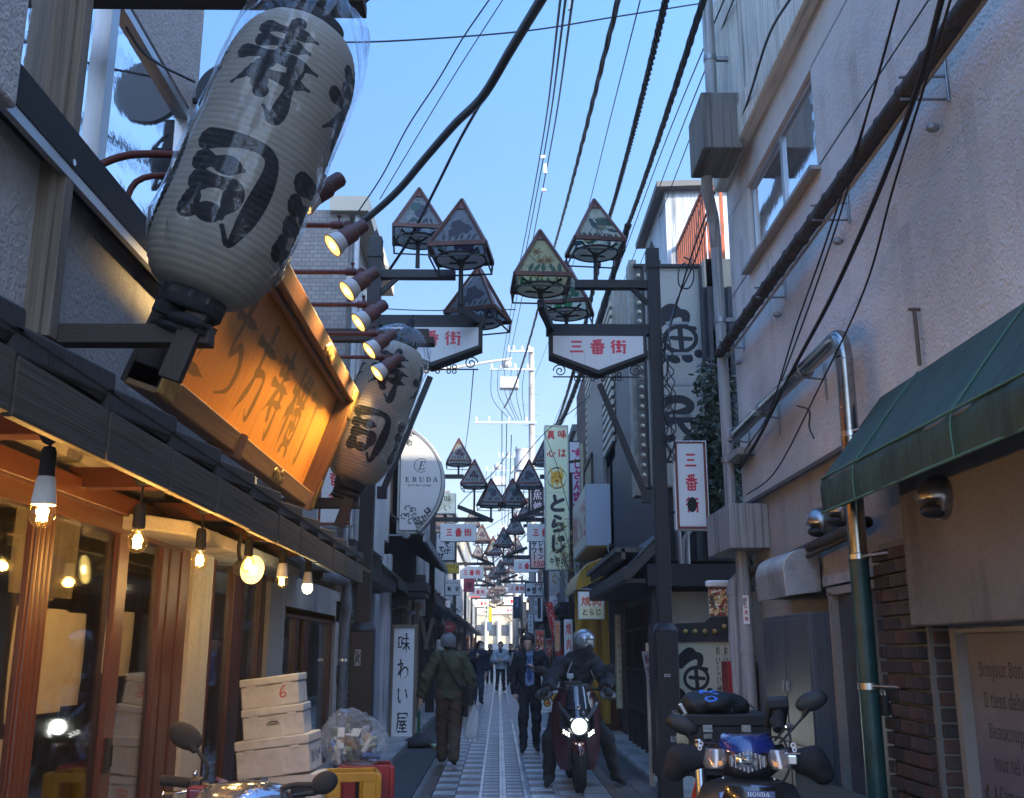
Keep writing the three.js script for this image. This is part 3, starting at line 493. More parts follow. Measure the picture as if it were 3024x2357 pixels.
{ // dark round sign, wires and rust streaks at the corner of the restaurant
  const t = T('round_sign', 'dark round disc sign at the corner behind the huge lantern', 'sign', [-1.72, 4.93, -5.9]);
  M('disc', CY(0.21, 0.21, 0.05, 36, 0, 0, 0, Math.PI / 2), S([0.03, 0.035, 0.045], 0.5), t); M('bracket', BX(0.3, 0.03, 0.03, -0.2, -0.05, 0), blackMatte, t);
  ONE('junction_box', 'tangle of black wires and box under the round sign', 'junction box', [SP(0.07, 1, 1.5, 1, -1.86, 4.42, -5.85), TB([[-1.9, 4.6, -5.8], [-1.8, 4.5, -5.85], [-1.86, 4.3, -5.8], [-1.82, 4.25, -5.86], [-1.9, 4.4, -5.9], [-1.84, 4.5, -5.8]], 0.012, 40), BX(0.06, 0.2, 0.06, -1.9, 4.6, -5.84)], blackMatte);
}
// ---------------------------------------------------------------- RIGHT: the grey stucco building
const wallStains = canvasTex(2048, 1024, (c, w, h) => { // 12 m x 6 m of wall: soot, runs below sills and pipes, filled cracks
  c.fillStyle = '#e9eaec'; c.fillRect(0, 0, w, h);
  for (let i = 0; i < 9000; i++) { c.fillStyle = `rgba(${rnd() < 0.5 ? '120,116,108' : '255,255,255'},${0.05 * rnd()})`; const r = 2 + rnd() * 16; c.beginPath(); c.ellipse(rnd() * w, rnd() * h, r, r * rr(0.5, 1.6), 0, 0, 7); c.fill(); }
  for (let i = 0; i < 60; i++) { const x = rnd() * w, y = rnd() * h, r = 40 + rnd() * 160, g = c.createRadialGradient(x, y, 0, x, y, r); g.addColorStop(0, `rgba(92,86,78,${0.1 + 0.12 * rnd()})`); g.addColorStop(1, 'rgba(92,86,78,0)'); c.fillStyle = g; c.fillRect(x - r, y - r, 2 * r, 2 * r); }
  for (let i = 0; i < 60; i++) { const x = rnd() * w, y = rnd() * h * 0.9, L = 60 + rnd() * 240, g = c.createLinearGradient(0, y, 0, y + L); g.addColorStop(0, `rgba(70,64,56,${0.13 * rnd()})`); g.addColorStop(1, 'rgba(70,64,56,0)'); c.fillStyle = g; c.fillRect(x, y, 5 + rnd() * 26, L); }
  c.strokeStyle = 'rgba(80,76,70,.35)'; for (let i = 0; i < 9; i++) { c.lineWidth = 1 + rnd() * 1.5; let x = rnd() * w, y = rnd() * h; c.beginPath(); c.moveTo(x, y); for (let k = 0; k < 9; k++) { x += rr(-14, 14); y += rr(8, 30); c.lineTo(x, y); } c.stroke(); }
  c.fillStyle = 'rgba(205,204,200,.6)'; for (let i = 0; i < 7; i++) c.fillRect(rnd() * w, rnd() * h, 30 + rnd() * 70, 24 + rnd() * 50);
});
wallStains.wrapS = wallStains.wrapT = THREE.RepeatWrapping; wallStains.repeat.set(1 / 12, 1 / 6);
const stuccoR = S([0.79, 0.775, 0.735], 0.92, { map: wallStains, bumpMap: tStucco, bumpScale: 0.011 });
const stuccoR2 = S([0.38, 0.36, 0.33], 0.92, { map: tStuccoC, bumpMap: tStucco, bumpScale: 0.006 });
const pvc = S([0.36, 0.36, 0.355], 0.45, { map: tStreak }), mortar = S([0.2, 0.19, 0.175], 0.95, { map: tFine });
const bld = T('stucco_building', 'grey stucco building with wall pipes, two-pane window and brick pilaster at right', 'building');
{
  const wz = -9.4;
  M('wall', [BX(8, 2.05, 13.4, 6.25, 3.8, wz + 6.7), BX(8, 4.6, 13.4, 6.25, 7.9, wz + 6.7), BX(8, 0.8, 0.78, 6.25, 5.21, wz + 0.39), BX(8, 0.8, 10.65, 6.25, 5.21, wz + 8.075)], stuccoR, bld);
  bld.children.at(-1).name = 'wall';
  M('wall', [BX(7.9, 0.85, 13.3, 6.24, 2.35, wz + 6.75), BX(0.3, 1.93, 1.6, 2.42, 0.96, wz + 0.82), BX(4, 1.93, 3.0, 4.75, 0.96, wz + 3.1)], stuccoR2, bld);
  M('groove', BX(0.03, 0.03, 6, 2.24, 2.775, wz + 3.1), S([0.1, 0.1, 0.1], 0.9), bld);
  // sliding window in a shallow recess
  const w = M('window', [BX(0.03, 0.04, 1.96, 2.3, 5.58, -5.67), BX(0.03, 0.04, 1.96, 2.3, 4.84, -5.67), BX(0.02, 0.72, 0.05, 2.3, 5.2, -6.62), BX(0.02, 0.72, 0.05, 2.3, 5.2, -4.72), BX(0.02, 0.72, 0.07, 2.295, 5.2, -5.65)], alu, bld);
  w.position.set(0, 0, -2.03); w.position.z = -1.96;
  M('pane', BX(0.006, 0.72, 0.9, 2.304, 5.2, -6.14), mirrorPane, w); M('pane', BX(0.006, 0.72, 0.86, 2.306, 5.2, -5.18), mirrorPane, w);
  M('window_sill', BX(0.14, 0.03, 2.1, 2.24, 4.79, -7.63), concrete, bld); M('window_recess', BX(0.05, 0.86, 2.1, 2.42, 5.2, -7.63), blackMatte, bld);
  const edge = S([0.7, 0.68, 0.6], 0.92, { map: tStreak, bumpMap: tStucco, bumpScale: 0.004 });
  M('balcony', [RB(0.3, 0.34, 13.4, 0.02, 2.27, 6.08, wz + 6.7), BX(0.1, 1.6, 13.2, 2.19, 7.03, wz + 6.8)], edge, bld);
  M('scupper_box', [RB(0.36, 0.55, 0.62, 0.015, 1.98, 6.1, -8.6)], S([0.2, 0.19, 0.17], 0.9, { map: tStreak }), bld);
  M('downpipe', [TB([[1.95, 5.9, -8.85], [1.96, 5.75, -8.95], [2.06, 5.55, -9.2], [2.1, 5.3, -9.32]], 0.055, 20, 12), RODs([2.1, 5.4, -9.32], [2.12, 2.6, -9.32], 0.052, 14), RODs([1.97, 6.4, -8.6], [1.97, 9.5, -8.6], 0.055, 14)], pvc, bld);
  for (const y of [4.55, 3.2, 6.9]) ME('pipe_clamp', [CY(0.062, 0.062, 0.05, 16, y > 6 ? 1.97 : 2.11, y, y > 6 ? -8.6 : -9.32), BX(0.18, 0.04, 0.04, y > 6 ? 2.06 : 2.2, y, y > 6 ? -8.6 : -9.3)], dull, bld);
  M('ledge_box', [RB(0.34, 0.38, 0.95, 0.012, 2.12, 2.52, -9.15), BX(0.16, 0.06, 0.5, 2.17, 3.2, -9.1)], S([0.34, 0.33, 0.31], 0.92, { map: tStreak, bumpMap: tStucco, bumpScale: 0.004 }), bld);
  M('downpipe', [RODs([2.12, 2.35, -9.0], [2.13, 0, -9.0], 0.06, 14), TB([[2.3, 2.12, -9.25], [2.15, 2.12, -9.25], [2.1, 2.08, -9.25], [2.09, 1.95, -9.25], [2.09, 0, -9.25]], 0.062, 30, 12)], pvc, bld);
  for (const y of [1.9, 1.5]) ME('pipe_joint', [CY(0.068, 0.068, 0.06, 16, 2.125, y, -9.0), CY(0.07, 0.07, 0.06, 16, 2.09, y + 0.1, -9.25)], pvc, bld);
  const sticker = sheet(64, 256, (c, w, h) => { c.fillStyle = '#d8d8d2'; c.fillRect(0, 0, w, h); word(c, '高圧危険', 14, 16, 36, 40, 5, { color: '#a01818', gap: 18 }); });
  M('warning_label', PL(0.055, 0.24, 2.115, 1.83, -8.935, 0, -0.5), sticker, bld, true);
  // brick pilaster: street face two bricks wide, near face one brick wide
  M('pilaster_core', BX(0.34, 2.1, 0.6, 2.37, 1.04, -5.66), mortar, bld);
  const bm = [[0.075, 0.048, 0.04], [0.1, 0.055, 0.042], [0.062, 0.045, 0.041], [0.085, 0.06, 0.05], [0.05, 0.04, 0.038], [0.11, 0.05, 0.036]].map((c) => S(c, 0.88, { map: tWear, bumpMap: tRough, bumpScale: 0.004 }));
  const sh = {}, brick = (w, d, x, y, z) => { const o = new THREE.Mesh(sh[w + '_' + d] ??= join(RB(w, 0.062, d, 0.006)), bm[Math.floor(rnd() * 6)]); o.name = 'brick'; o.castShadow = o.receiveShadow = true; o.position.set(x + rr(-0.003, 0.003), y, z + rr(-0.002, 0.002)); o.rotation.set(rr(-0.012, 0.012), rr(-0.01, 0.01), rr(-0.008, 0.008)); bld.add(o); };
  for (let i = 0; i < 27; i++) {
    const y = 0.04 + i * 0.076;
    if (i % 2) { brick(0.06, 0.21, 2.18, y, -5.5); brick(0.06, 0.21, 2.18, y, -5.73); brick(0.06, 0.09, 2.18, y, -5.9); } else { brick(0.06, 0.1, 2.18, y, -5.44); brick(0.06, 0.21, 2.18, y, -5.61); brick(0.06, 0.21, 2.18, y, -5.84); }
    brick(0.105, 0.06, 2.275, y, -5.37); brick(0.2, 0.06, 2.44, y, -5.372);
  }
  // box fascia over the shop and poster panel
  M('fascia_box', RB(0.5, 1.13, 8, 0.012, 2.36, 2.18, -1.36), S([0.22, 0.2, 0.18], 0.9, { map: tStuccoC, bumpMap: tStucco, bumpScale: 0.003 }), bld);
  M('panel_frame', [BX(0.07, 1.62, 0.06, 2.33, 0.81, -5.31), BX(0.05, 0.04, 5, 2.33, 1.6, -2.8)], S([0.25, 0.23, 0.21], 0.6), bld);
  M('wall', BX(0.1, 1.6, 8, 2.46, 0.8, -1.3), white, bld);
  const poster = sheet(1024, 1024, (c, w, h) => {
    const g = c.createLinearGradient(0, 0, 0, h); g.addColorStop(0, '#7c7774'); g.addColorStop(0.3, '#6e6a70'); g.addColorStop(0.6, '#575365'); g.addColorStop(1, '#3c3a42'); c.fillStyle = g; c.fillRect(0, 0, w, h); c.fillStyle = '#2a2426'; c.fillRect(0, 640, w, h);
    for (let i = 0; i < 500; i++) { c.fillStyle = `rgba(${rnd() < 0.5 ? '230,225,220' : '80,76,84'},${0.035 * rnd()})`; c.fillRect(rnd() * w, rnd() * h, 40 + rnd() * 160, 20 + rnd() * 90); }
    c.fillStyle = '#0c0a0b'; ['Bonjour Bon est délicieux !', 'Il tient dehors à devise comme', 'Beaucoup prépareront et', 'tour tel que le pain du jour', 'Camembert Cancarité'].forEach((s, i) => { c.save(); c.translate(70 + i * 14, 140 + i * 94); c.scale(0.8, 1); c.font = '62px serif'; c.fillText(s, 0, 0); c.restore(); });
    for (let i = 0; i < 90; i++) { const x = rnd() * w, t = 40 + rnd() * 190 * (0.5 + 0.5 * Math.sin(x * 0.02)); c.fillStyle = `rgba(${30 + rnd() * 20},${24 + rnd() * 18},24,0.85)`; for (let k = 0; k < 12; k++) { c.beginPath(); c.ellipse(x + (rnd() - 0.5) * 18, 660 - t * k / 12, 5 + rnd() * 6, 12, rnd() - 0.5, 0, 7); c.fill(); } c.fillRect(x - 1.5, 660 - t, 3, t); }
    
  }, 0.45);
  const pp = M('poster', PL(1.5, 1.55, 2.355, 0.81, -4.53, 0, -Math.PI / 2), poster, bld, true);
  // grey steel door and its pale frame
  M('door', [BX(0.05, 1.84, 0.78, 2.24, 0.92, -6.4)], S([0.075, 0.08, 0.095], 0.5, { map: tWear }), bld);
  M('door_frame', [BX(0.09, 1.86, 0.07, 2.22, 0.93, -6.84), BX(0.09, 0.05, 1.0, 2.22, 1.87, -6.4)], S([0.3, 0.28, 0.25], 0.6, { map: tWear }), bld);
  M('door_header', BX(0.1, 0.06, 1.1, 2.22, 1.94, -6.4), concrete, bld);
}
const hoodMat = S([0.5, 0.5, 0.5], 0.3, { metalness: 0.9, map: tWear });
function vent(z, y, x, label) { // bell-shaped round vent hood
  const t = T('vent_hood', label, 'vent hood', [x, y, z], 0, 'round vent hoods');
  const g = new THREE.SphereGeometry(0.105, 26, 18, 0, Math.PI * 2, 0, Math.PI / 2), p = g.attributes.position;
  g.rotateZ(Math.PI / 2); for (let i = 0; i < p.count; i++) if (p.getY(i) < -0.02) p.setY(i, p.getY(i) * (p.getX(i) < -0.03 ? 0.35 : 0.9)); g.computeVertexNormals();
  M('hood', [g, CY(0.105, 0.105, 0.05, 26, 0.02, 0, 0, 0, 0, Math.PI / 2)], hoodMat, t); M('opening', SP(0.075, 0.9, 0.5, 0.95, -0.03, -0.06, 0), black, t);
}
vent(-6.98, 2.34, 2.2, 'shiny round vent hood under the green awning corner, left of its twin');
vent(-6.55, 2.36, 2.2, 'round vent hood tucked behind the steel pipe under the awning');
vent(-4.82, 2.2, 2.09, 'dark-mouthed round vent hood on the beige box below the awning');
{
  const t = T('exhaust_hood', 'rounded white sheet metal exhaust hood above the grey locker', 'vent hood', [2.26, 2.02, -7.7]);
  const s = new THREE.Shape(); s.moveTo(0, -0.12); s.lineTo(-0.24, -0.15); s.lineTo(-0.25, 0.02); s.quadraticCurveTo(-0.24, 0.16, -0.1, 0.17); s.lineTo(0, 0.17); s.lineTo(0, -0.12);
  M('hood', EX(s, 0.8, 0.006, 0, 0, -0.4), S([0.5, 0.5, 0.49], 0.4, { metalness: 0.3, map: tWear }), t); M('opening', BX(0.2, 0.01, 0.74, -0.12, -0.142, 0), black, t);
}
{ // long wall pipes
  const t = T('wall_pipe', 'long dark wrapped pipe running along the wall above the steel pipe', 'pipe');
  const wrap = S([0.05, 0.046, 0.042], 0.7, { map: tWear, bumpMap: tBumps, bumpScale: 0.02 });
  const o = [RODs([2.06, 4.36, 3], [2.08, 4.22, -9.3], 0.048, 16)]; for (let z = -1; z > -9.2; z -= 0.31) o.push(TO(0.05, 0.004, 2.06 + (3 - z) * 0.0016, 4.36 - (3 - z) * 0.0114, z));
  M('pipe', o, wrap, t); M('cable', TB([[2.1, 4.3, 2], [2.1, 4.25, -3], [2.11, 4.2, -6], [2.12, 4.15, -9.2]], 0.012), pvc, t);
  for (const z of [-3.2, -4.6, -6.1, -7.6, -9.0]) M('bracket', [RODs([2.0, 4.28 - (z + 3) * -0.011 + 0.03, z], [2.26, 4.3, z], 0.008), RODs([2.24, 4.42, z], [2.24, 4.16, z], 0.008), RODs([2.02, 4.2, z - 0.05], [2.26, 4.2, z - 0.05], 0.008), SP(0.025, 1.4, 1, 1, 2.2, 4.08, z - 0.12)], dull, t);
  const u = T('steel_pipe', 'shiny stainless pipe rising past the awning and turning along the wall', 'pipe');
  const X = 2.08; M('pipe', [TB([[X, 2.03, -5.96], [X, 3.1, -5.94], [X, 3.26, -5.95], [X, 3.34, -5.98], [X + 0.01, 3.375, -6.08], [X + 0.02, 3.38, -6.3], [X + 0.03, 3.38, -7.6], [X + 0.04, 3.36, -9.1]], 0.052, 90, 18)], S([0.46, 0.44, 0.41], 0.22, { metalness: 1, map: tWear }), u);
  for (const y of [2.9, 3.2]) M('pipe_ring', CY(0.054, 0.054, 0.012, 20, X, y, -5.945), dull, u);
  for (const z of [-6.8, -8.0, -9.0]) M('bracket', [RODs([X - 0.05, 3.33, z], [2.26, 3.3, z], 0.008), RODs([2.24, 3.42, z], [2.24, 3.16, z], 0.008), TO(0.056, 0.006, X + 0.03, 3.38, z)], dull, u);
  M('bracket', [RODs([X, 2.75, -5.88], [2.2, 2.75, -5.7], 0.009), RODs([X, 2.68, -5.88], [2.2, 2.68, -5.7], 0.009), BX(0.1, 0.09, 0.02, 2.2, 2.72, -5.7), CY(0.058, 0.058, 0.03, 20, X, 2.74, -5.94)], steel, u);
  const g = T('green_pipe', 'dark green painted pipe standing in front of the brick pilaster', 'pipe');
  M('pipe', [RODs([X, 0, -5.96], [X, 2.04, -5.96], 0.056, 18)], S([0.02, 0.075, 0.07], 0.42, { map: tWear }), g);
  ME('pipe_clamp', [CY(0.061, 0.061, 0.03, 20, X, 2.02, -5.96), CY(0.061, 0.061, 0.035, 20, X, 1.3, -5.96), RODs([X, 1.3, -5.93], [2.16, 1.3, -5.7], 0.01), RODs([X, 2.02, -5.93], [2.16, 2.02, -5.7], 0.01)], steel, g);
  const l = T('padlock', 'black padlock hanging from the clamp on the green pipe', 'padlock', [2.12, 1.2, -5.85]); M('lock_body', RB(0.03, 0.11, 0.06, 0.006), black, l); M('shackle', TO(0.022, 0.005, 0, 0.06, 0, 0, Math.PI / 2), steel, l);
}
{ // conduit bundle along the lower wall, small rusty stub
  ONE('wall_conduit', 'dark taped conduit sagging under the vent hoods', 'conduit', [TB([[2.2, 2.15, -9.2], [2.19, 2.17, -8.8], [2.18, 2.16, -8.2], [2.2, 2.2, -7.4], [2.19, 2.22, -6.6], [2.2, 2.24, -6.1]], 0.035, 50, 10), TB([[2.18, 2.1, -8.7], [2.17, 2.12, -7.8], [2.2, 2.17, -6.8], [2.2, 2.2, -6.2]], 0.018, 30)], S([0.06, 0.055, 0.05], 0.85, { map: tWear, bumpMap: tBumps, bumpScale: 0.02 }));
  ONE('wall_stub', 'short rusty rod and patch on the stucco above the awning', 'pipe stub', [RODs([2.22, 3.26, -5.2], [2.22, 2.96, -5.2], 0.012), RODs([2.25, 3.27, -5.2], [2.19, 3.27, -5.2], 0.01)], S([0.14, 0.1, 0.08], 0.85, { map: tWear }));
}
{ // green awning: sloped sheet, rounded fold, hanging valance
  const green = S([0.022, 0.06, 0.036], 0.6, { map: tStreak, bumpMap: tBumps, bumpScale: 0.006, side: THREE.DoubleSide });
  const t = T('green_awning', 'green canvas awning with a hanging valance over the shop at right', 'awning', [0, 0, 0]);
  const prof = [[2.26, 2.96], [2.13, 2.8], [2.0, 2.63], [1.9, 2.5], [1.868, 2.455], [1.857, 2.41], [1.856, 2.34], [1.86, 2.262]], seg = 60, g = new THREE.BufferGeometry(), pos = [], idx = [];
  for (let j = 0; j <= seg; j++) for (let i = 0; i < 8; i++) { const z = -5.86 + j * 0.09, sag = i > 0 ? 0.012 * Math.sin(j * 0.42) * Math.min(1, i / 3) + 0.006 * Math.sin(j * 1.7 + i) : 0; pos.push(prof[i][0] + sag * 0.5, prof[i][1] - Math.abs(sag) * 0.6, z); }
  for (let j = 0; j < seg; j++) for (let i = 0; i < 7; i++) { const a = j * 8 + i, b = a + 8; idx.push(a, a + 1, b, b, a + 1, b + 1); }
  g.setAttribute('position', new THREE.Float32BufferAttribute(pos, 3)); g.setIndex(idx); g.computeVertexNormals(); g.setAttribute('uv', new THREE.Float32BufferAttribute(new Float32Array(pos.length / 3 * 2), 2));
  M('canvas', g, green, t);
  const seams = []; for (const z of [-5.3, -4.1]) seams.push(TB(prof.map((q) => [q[0] - 0.004, q[1], z]), 0.005, 24, 5, false));
  seams.push(TB([[1.862, 2.46, -5.86], [1.862, 2.455, -3], [1.862, 2.46, -0.5]], 0.006, 40), TB([[1.86, 2.264, -5.86], [1.86, 2.26, -3], [1.86, 2.264, -0.5]], 0.007, 40));
  M('seam', seams, S([0.07, 0.17, 0.11], 0.7), t);
  M('awning_frame', [RODs([2.25, 2.9, -5.8], [1.88, 2.45, -5.8], 0.012), RODs([1.88, 2.44, -5.8], [1.88, 2.44, -0.6], 0.012), RODs([2.25, 2.45, -5.8], [1.88, 2.45, -5.8], 0.012)], dull, t);
}
{ // grey steel locker, red box, food posters, red cone
  const t = T('steel_locker', 'grey steel double-door locker standing against the right wall', 'locker', [2.12, 0, -7.5]), gm = S([0.085, 0.09, 0.105], 0.5, { map: tStreak });
  M('locker_body', RB(0.34, 1.72, 1.2, 0.008, 0.1, 0.88, 0), gm, t);
  for (const z of [-0.3, 0.3]) { M('door', RB(0.02, 0.82, 0.57, 0.004, -0.075, 1.3, z), gm, t); M('door', RB(0.02, 0.84, 0.57, 0.004, -0.075, 0.45, z), gm, t); }
  for (const z of [-0.05, 0.05]) { M('handle', RB(0.02, 0.07, 0.035, 0.004, -0.09, 1.25, z), dull, t); M('handle', RB(0.02, 0.07, 0.035, 0.004, -0.09, 0.5, z), dull, t); }
  M('lock', CY(0.014, 0.014, 0.03, 10, -0.095, 0.98, 0.0, 0, 0, Math.PI / 2), steel, t);
  const r = T('extinguisher_box', 'red fire extinguisher box with white characters by the grey pipes', 'extinguisher box', [2.1, 0.45, -9.35]), rm = S([0.22, 0.012, 0.014], 0.4);
  M('box_body', RB(0.26, 0.95, 0.24, 0.012, 0.02, 0.475, 0), rm, r);
  M('door', PL(0.22, 0.9, 0.02, 0.47, 0.124), sheet(128, 512, (c, w, h) => { c.fillStyle = '#97151a'; c.fillRect(0, 0, w, h); word(c, '消火', 74, 260, 30, 34, 4, { color: '#e8dcd8', gap: 8 }); word(c, '生店中', 36, 290, 28, 32, 4, { color: '#e8dcd8', gap: 8 }); }, 0.35), r, true);
  M('latch', CY(0.01, 0.01, 0.3, 8, 0.05, 0.7, 0.13), rm, r);
  const p = T('food_poster', 'colourful food poster under a white roller case beside the grey pipes', 'poster', [2.06, 1.8, -9.75]);
  M('poster_sheet', PL(0.19, 0.27, 0, 0.135, 0), sheet(128, 192, (c, w, h) => { c.fillStyle = '#6c3a2c'; c.fillRect(0, 0, w, h); for (let i = 0; i < 260; i++) { c.fillStyle = ['#b8482e', '#d9a05a', '#f0e0c0', '#7a2a24', '#5a7040', '#e8c890', '#932f3a'][Math.floor(rnd() * 7)]; c.beginPath(); c.ellipse(rnd() * w, 20 + rnd() * (h - 30), 3 + rnd() * 14, 3 + rnd() * 9, rnd() * 3, 0, 7); c.fill(); } word(c, '香味', 4, 60, 26, 30, 5, { color: '#222' }); }), p, true);
  M('roller_case', [RB(0.24, 0.06, 0.09, 0.02, 0, 0.3, 0.0), BX(0.19, 0.27, 0.01, 0, 0.135, -0.01)], whiteP, p); M('wire', TB([[-0.09, 0.32, 0], [-0.02, 0.37, 0], [0.08, 0.38, 0], [0.12, 0.33, 0]], 0.005), blackMatte, p);
  const c = T('traffic_cone', 'red plastic traffic cone half hidden behind the blue scooter', 'traffic cone', [1.3, 0, -7.0]);
  M('cone', LT([[0.19, 0.02], [0.165, 0.06], [0.05, 0.62], [0.03, 0.68], [0.001, 0.69]], 28), S([0.4, 0.03, 0.02], 0.5), c); M('cone_base', RB(0.42, 0.03, 0.42, 0.01, 0, 0.015, 0), blackMatte, c);
}
// ---------------------------------------------------------------- RIGHT: the fish restaurant
const black2 = S([0.02, 0.02, 0.024], 0.6, { map: tWear }), siding = S([0.04, 0.042, 0.05], 0.55, { map: tWear });
const fish = T('fish_restaurant', 'dark clad fish restaurant with black sheet awning behind the right street pole', 'building');
{
  const o = []; for (let x = 2.14; x < 3.4; x += 0.14) o.push(BX(0.06, 3.7, 0.03, x, 4.45, -13.18)); 
  M('wall', [BX(4, 3.7, 6, 4.1, 4.45, -16.2), ...o], siding, fish);
  M('wall', [BX(3, 1.75, 0.2, 3.5, 1.32, -13.0)], S([0.3, 0.28, 0.24], 0.9, { map: tStuccoC }), fish);
  M('lintel', [BX(1.9, 0.26, 0.3, 2.75, 2.38, -12.7), BX(0.2, 2.5, 0.25, 1.97, 1.25, -12.9), BX(0.16, 0.5, 0.2, 2.3, 0.25, -12.95)], black2, fish);
  M('wall', BX(2, 2.3, 4.6, 3.2, 1.15, -15.6), black2, fish);
  const frames = []; for (let z = -13.6; z > -17.8; z -= 0.5) frames.push(BX(0.08, 2.1, 0.05, 2.17, 1.1, z)); for (const y of [0.6, 1.2, 1.8]) frames.push(BX(0.06, 0.05, 4.4, 2.16, y, -15.6));
  M('lattice', frames, darkWood, fish);
  M('awning', [BAR([2.1, 2.98, -15.2], [1.55, 2.42, -15.2], 4.9, 0.05, [0, 1, 0]).translate(0, 0, 0)], black2, fish);
  M('awning', [RB(0.06, 0.16, 5, 0.01, 1.56, 2.4, -15.2), BX(1.5, 0.05, 4.9, 2.3, 2.32, -15.2), BAR([1.56, 2.36, -12.75], [2.1, 2.9, -12.75], 0.06, 0.1)], S([0.06, 0.048, 0.042], 0.6), fish);
  const br = []; for (let i = 0; i < 6; i++) br.push(BX(0.3, 0.035, 0.035, 2.35, 3.6 + 0.42 * i, -12.95));
  ME('wall_bracket', br, dull, fish);
  M('conduit', [TB([[2.36, 3.2, -12.9], [2.36, 2.9, -12.9], [2.36, 2.5, -12.9]], 0.03), TB([[2.25, 3.2, -12.9], [2.27, 2.5, -12.9]], 0.03), TB([[2.46, 3.1, -12.9], [2.4, 2.95, -12.9], [2.32, 2.85, -12.9], [2.3, 2.5, -12.9]], 0.025)], pvc, fish);
  const el = M('eave', [BAR([1.75, 2.75, -13.3], [1.75, 2.75, -17.9], 0.5, 0.06), BAR([1.6, 2.7, -13.3], [1.6, 2.7, -17.9], 0.05, 0.14)], S([0.16, 0.15, 0.12], 0.8, { map: tWear }), fish);
}
function bigFish(c, x, y, s, colr, full) { // brushed fish character with a round eye
  c.fillStyle = c.strokeStyle = colr; c.lineCap = 'round'; c.lineJoin = 'round';
  c.save(); c.translate(x, y); c.scale(s / 100, s / 100);
  c.beginPath(); c.moveTo(6, 40); c.quadraticCurveTo(2, 34, 10, 30); c.quadraticCurveTo(32, 6, 46, 2); c.quadraticCurveTo(62, 2, 66, 12); c.quadraticCurveTo(80, 12, 84, 22); c.quadraticCurveTo(86, 34, 78, 46); c.lineTo(66, 42); c.quadraticCurveTo(72, 30, 64, 28); c.quadraticCurveTo(46, 32, 30, 48); c.quadraticCurveTo(14, 52, 6, 40); c.fill();
  c.lineWidth = 8; c.beginPath(); c.ellipse(64, 70, 30, 24, -0.1, 0, 7); c.stroke();
  c.lineWidth = 10; c.beginPath(); c.moveTo(64, 50); c.lineTo(66, 88); c.stroke(); c.lineWidth = 8; c.beginPath(); c.moveTo(48, 68); c.lineTo(84, 70); c.moveTo(76, 48); c.lineTo(92, 50); c.stroke();
  for (const [a, b, w, h] of [[16, 104, 20, 14], [50, 108, 13, 8], [76, 106, 11, 9], [98, 98, 9, 8]]) { c.beginPath(); c.ellipse(a, b, w, h, 0.35, 0, 7); c.fill(); }
  c.restore();
}
function bigMin(c, x, y, s, colr) {
  c.fillStyle = c.strokeStyle = colr; c.lineCap = 'round'; c.lineJoin = 'round'; c.save(); c.translate(x, y); c.scale(s / 100, s / 100);
  c.lineWidth = 17; c.beginPath(); c.moveTo(18, 18); c.quadraticCurveTo(60, -4, 80, 18); c.quadraticCurveTo(84, 36, 26, 42); c.stroke();
  c.lineWidth = 15; c.beginPath(); c.moveTo(16, 14); c.lineTo(14, 84); c.quadraticCurveTo(26, 92, 40, 86); c.stroke();
  c.lineWidth = 11; c.beginPath(); c.moveTo(20, 58); c.quadraticCurveTo(60, 48, 86, 50); c.stroke();
  c.lineWidth = 13; c.beginPath(); c.moveTo(52, 44); c.quadraticCurveTo(66, 82, 98, 88); c.quadraticCurveTo(114, 84, 112, 62); c.stroke(); c.restore();
}
{ // tall sign panel with two big characters, bulbs along its street edge
  const a = [1.808,6.566,-13.1], b = [2.717,3.534,-13.1], w = b[0] - a[0], h = a[1] - b[1];
  const t = T('fish_sign', 'tall grey sign panel with two huge black brush characters', 'sign', [a[0] + w / 2, b[1], -13.1]);
  M('cabinet', [RB(w, h, 0.25, 0.012, 0, h / 2, -0.14)], S([0.24, 0.23, 0.21], 0.8, { map: tWear }), t);
  M('frame_bar', [BX(0.03, h, 0.05, -w / 2 + 0.13, h / 2, 0.0), BX(0.04, h, 0.05, w / 2 - 0.0, h / 2, 0.0), BX(w, 0.04, 0.06, 0, h, 0)], black2, t);
  M('face', PL(w - 0.12, h - 0.06, 0.06, h / 2, -0.012), sheet(384, 1400, (c, W, H) => {
    c.fillStyle = '#9b9a93'; c.fillRect(0, 0, W, H); for (let i = 0; i < 2600; i++) { c.strokeStyle = `rgba(${rnd() < 0.6 ? '60,60,54' : '190,188,176'},${0.13 * rnd()})`; c.lineWidth = 1 + rnd() * 2; const x = rnd() * W, y = rnd() * H; c.beginPath(); c.moveTo(x, y); c.quadraticCurveTo(x + rr(-30, 30), y + rr(-30, 30), x + rr(-40, 40), y + rr(-40, 40)); c.stroke(); }
    bigFish(c, 16, 230, 345, '#0e0f14'); bigMin(c, 36, 840, 310, '#1a1c22'); c.fillStyle = 'rgba(40,40,36,.5)'; c.fillRect(0, 765, W, 3);
  }, 0.7), t, true);
  M('side_frame', [BX(0.1, h + 0.2, 0.34, -w / 2 - 0.0, h / 2, -0.2)], S([0.36, 0.34, 0.28], 0.6, { map: tWear }), t);
  for (let i = 0; i < 22; i++) M('bulb', [SP(0.028, 1, 1, 1, -w / 2 + 0.06, 0.15 + i * (h - 0.3) / 21, 0.03), CY(0.016, 0.016, 0.04, 8, -w / 2 + 0.06, 0.15 + i * (h - 0.3) / 21, 0, Math.PI / 2)], S([0.5, 0.46, 0.34], 0.3), t);
}
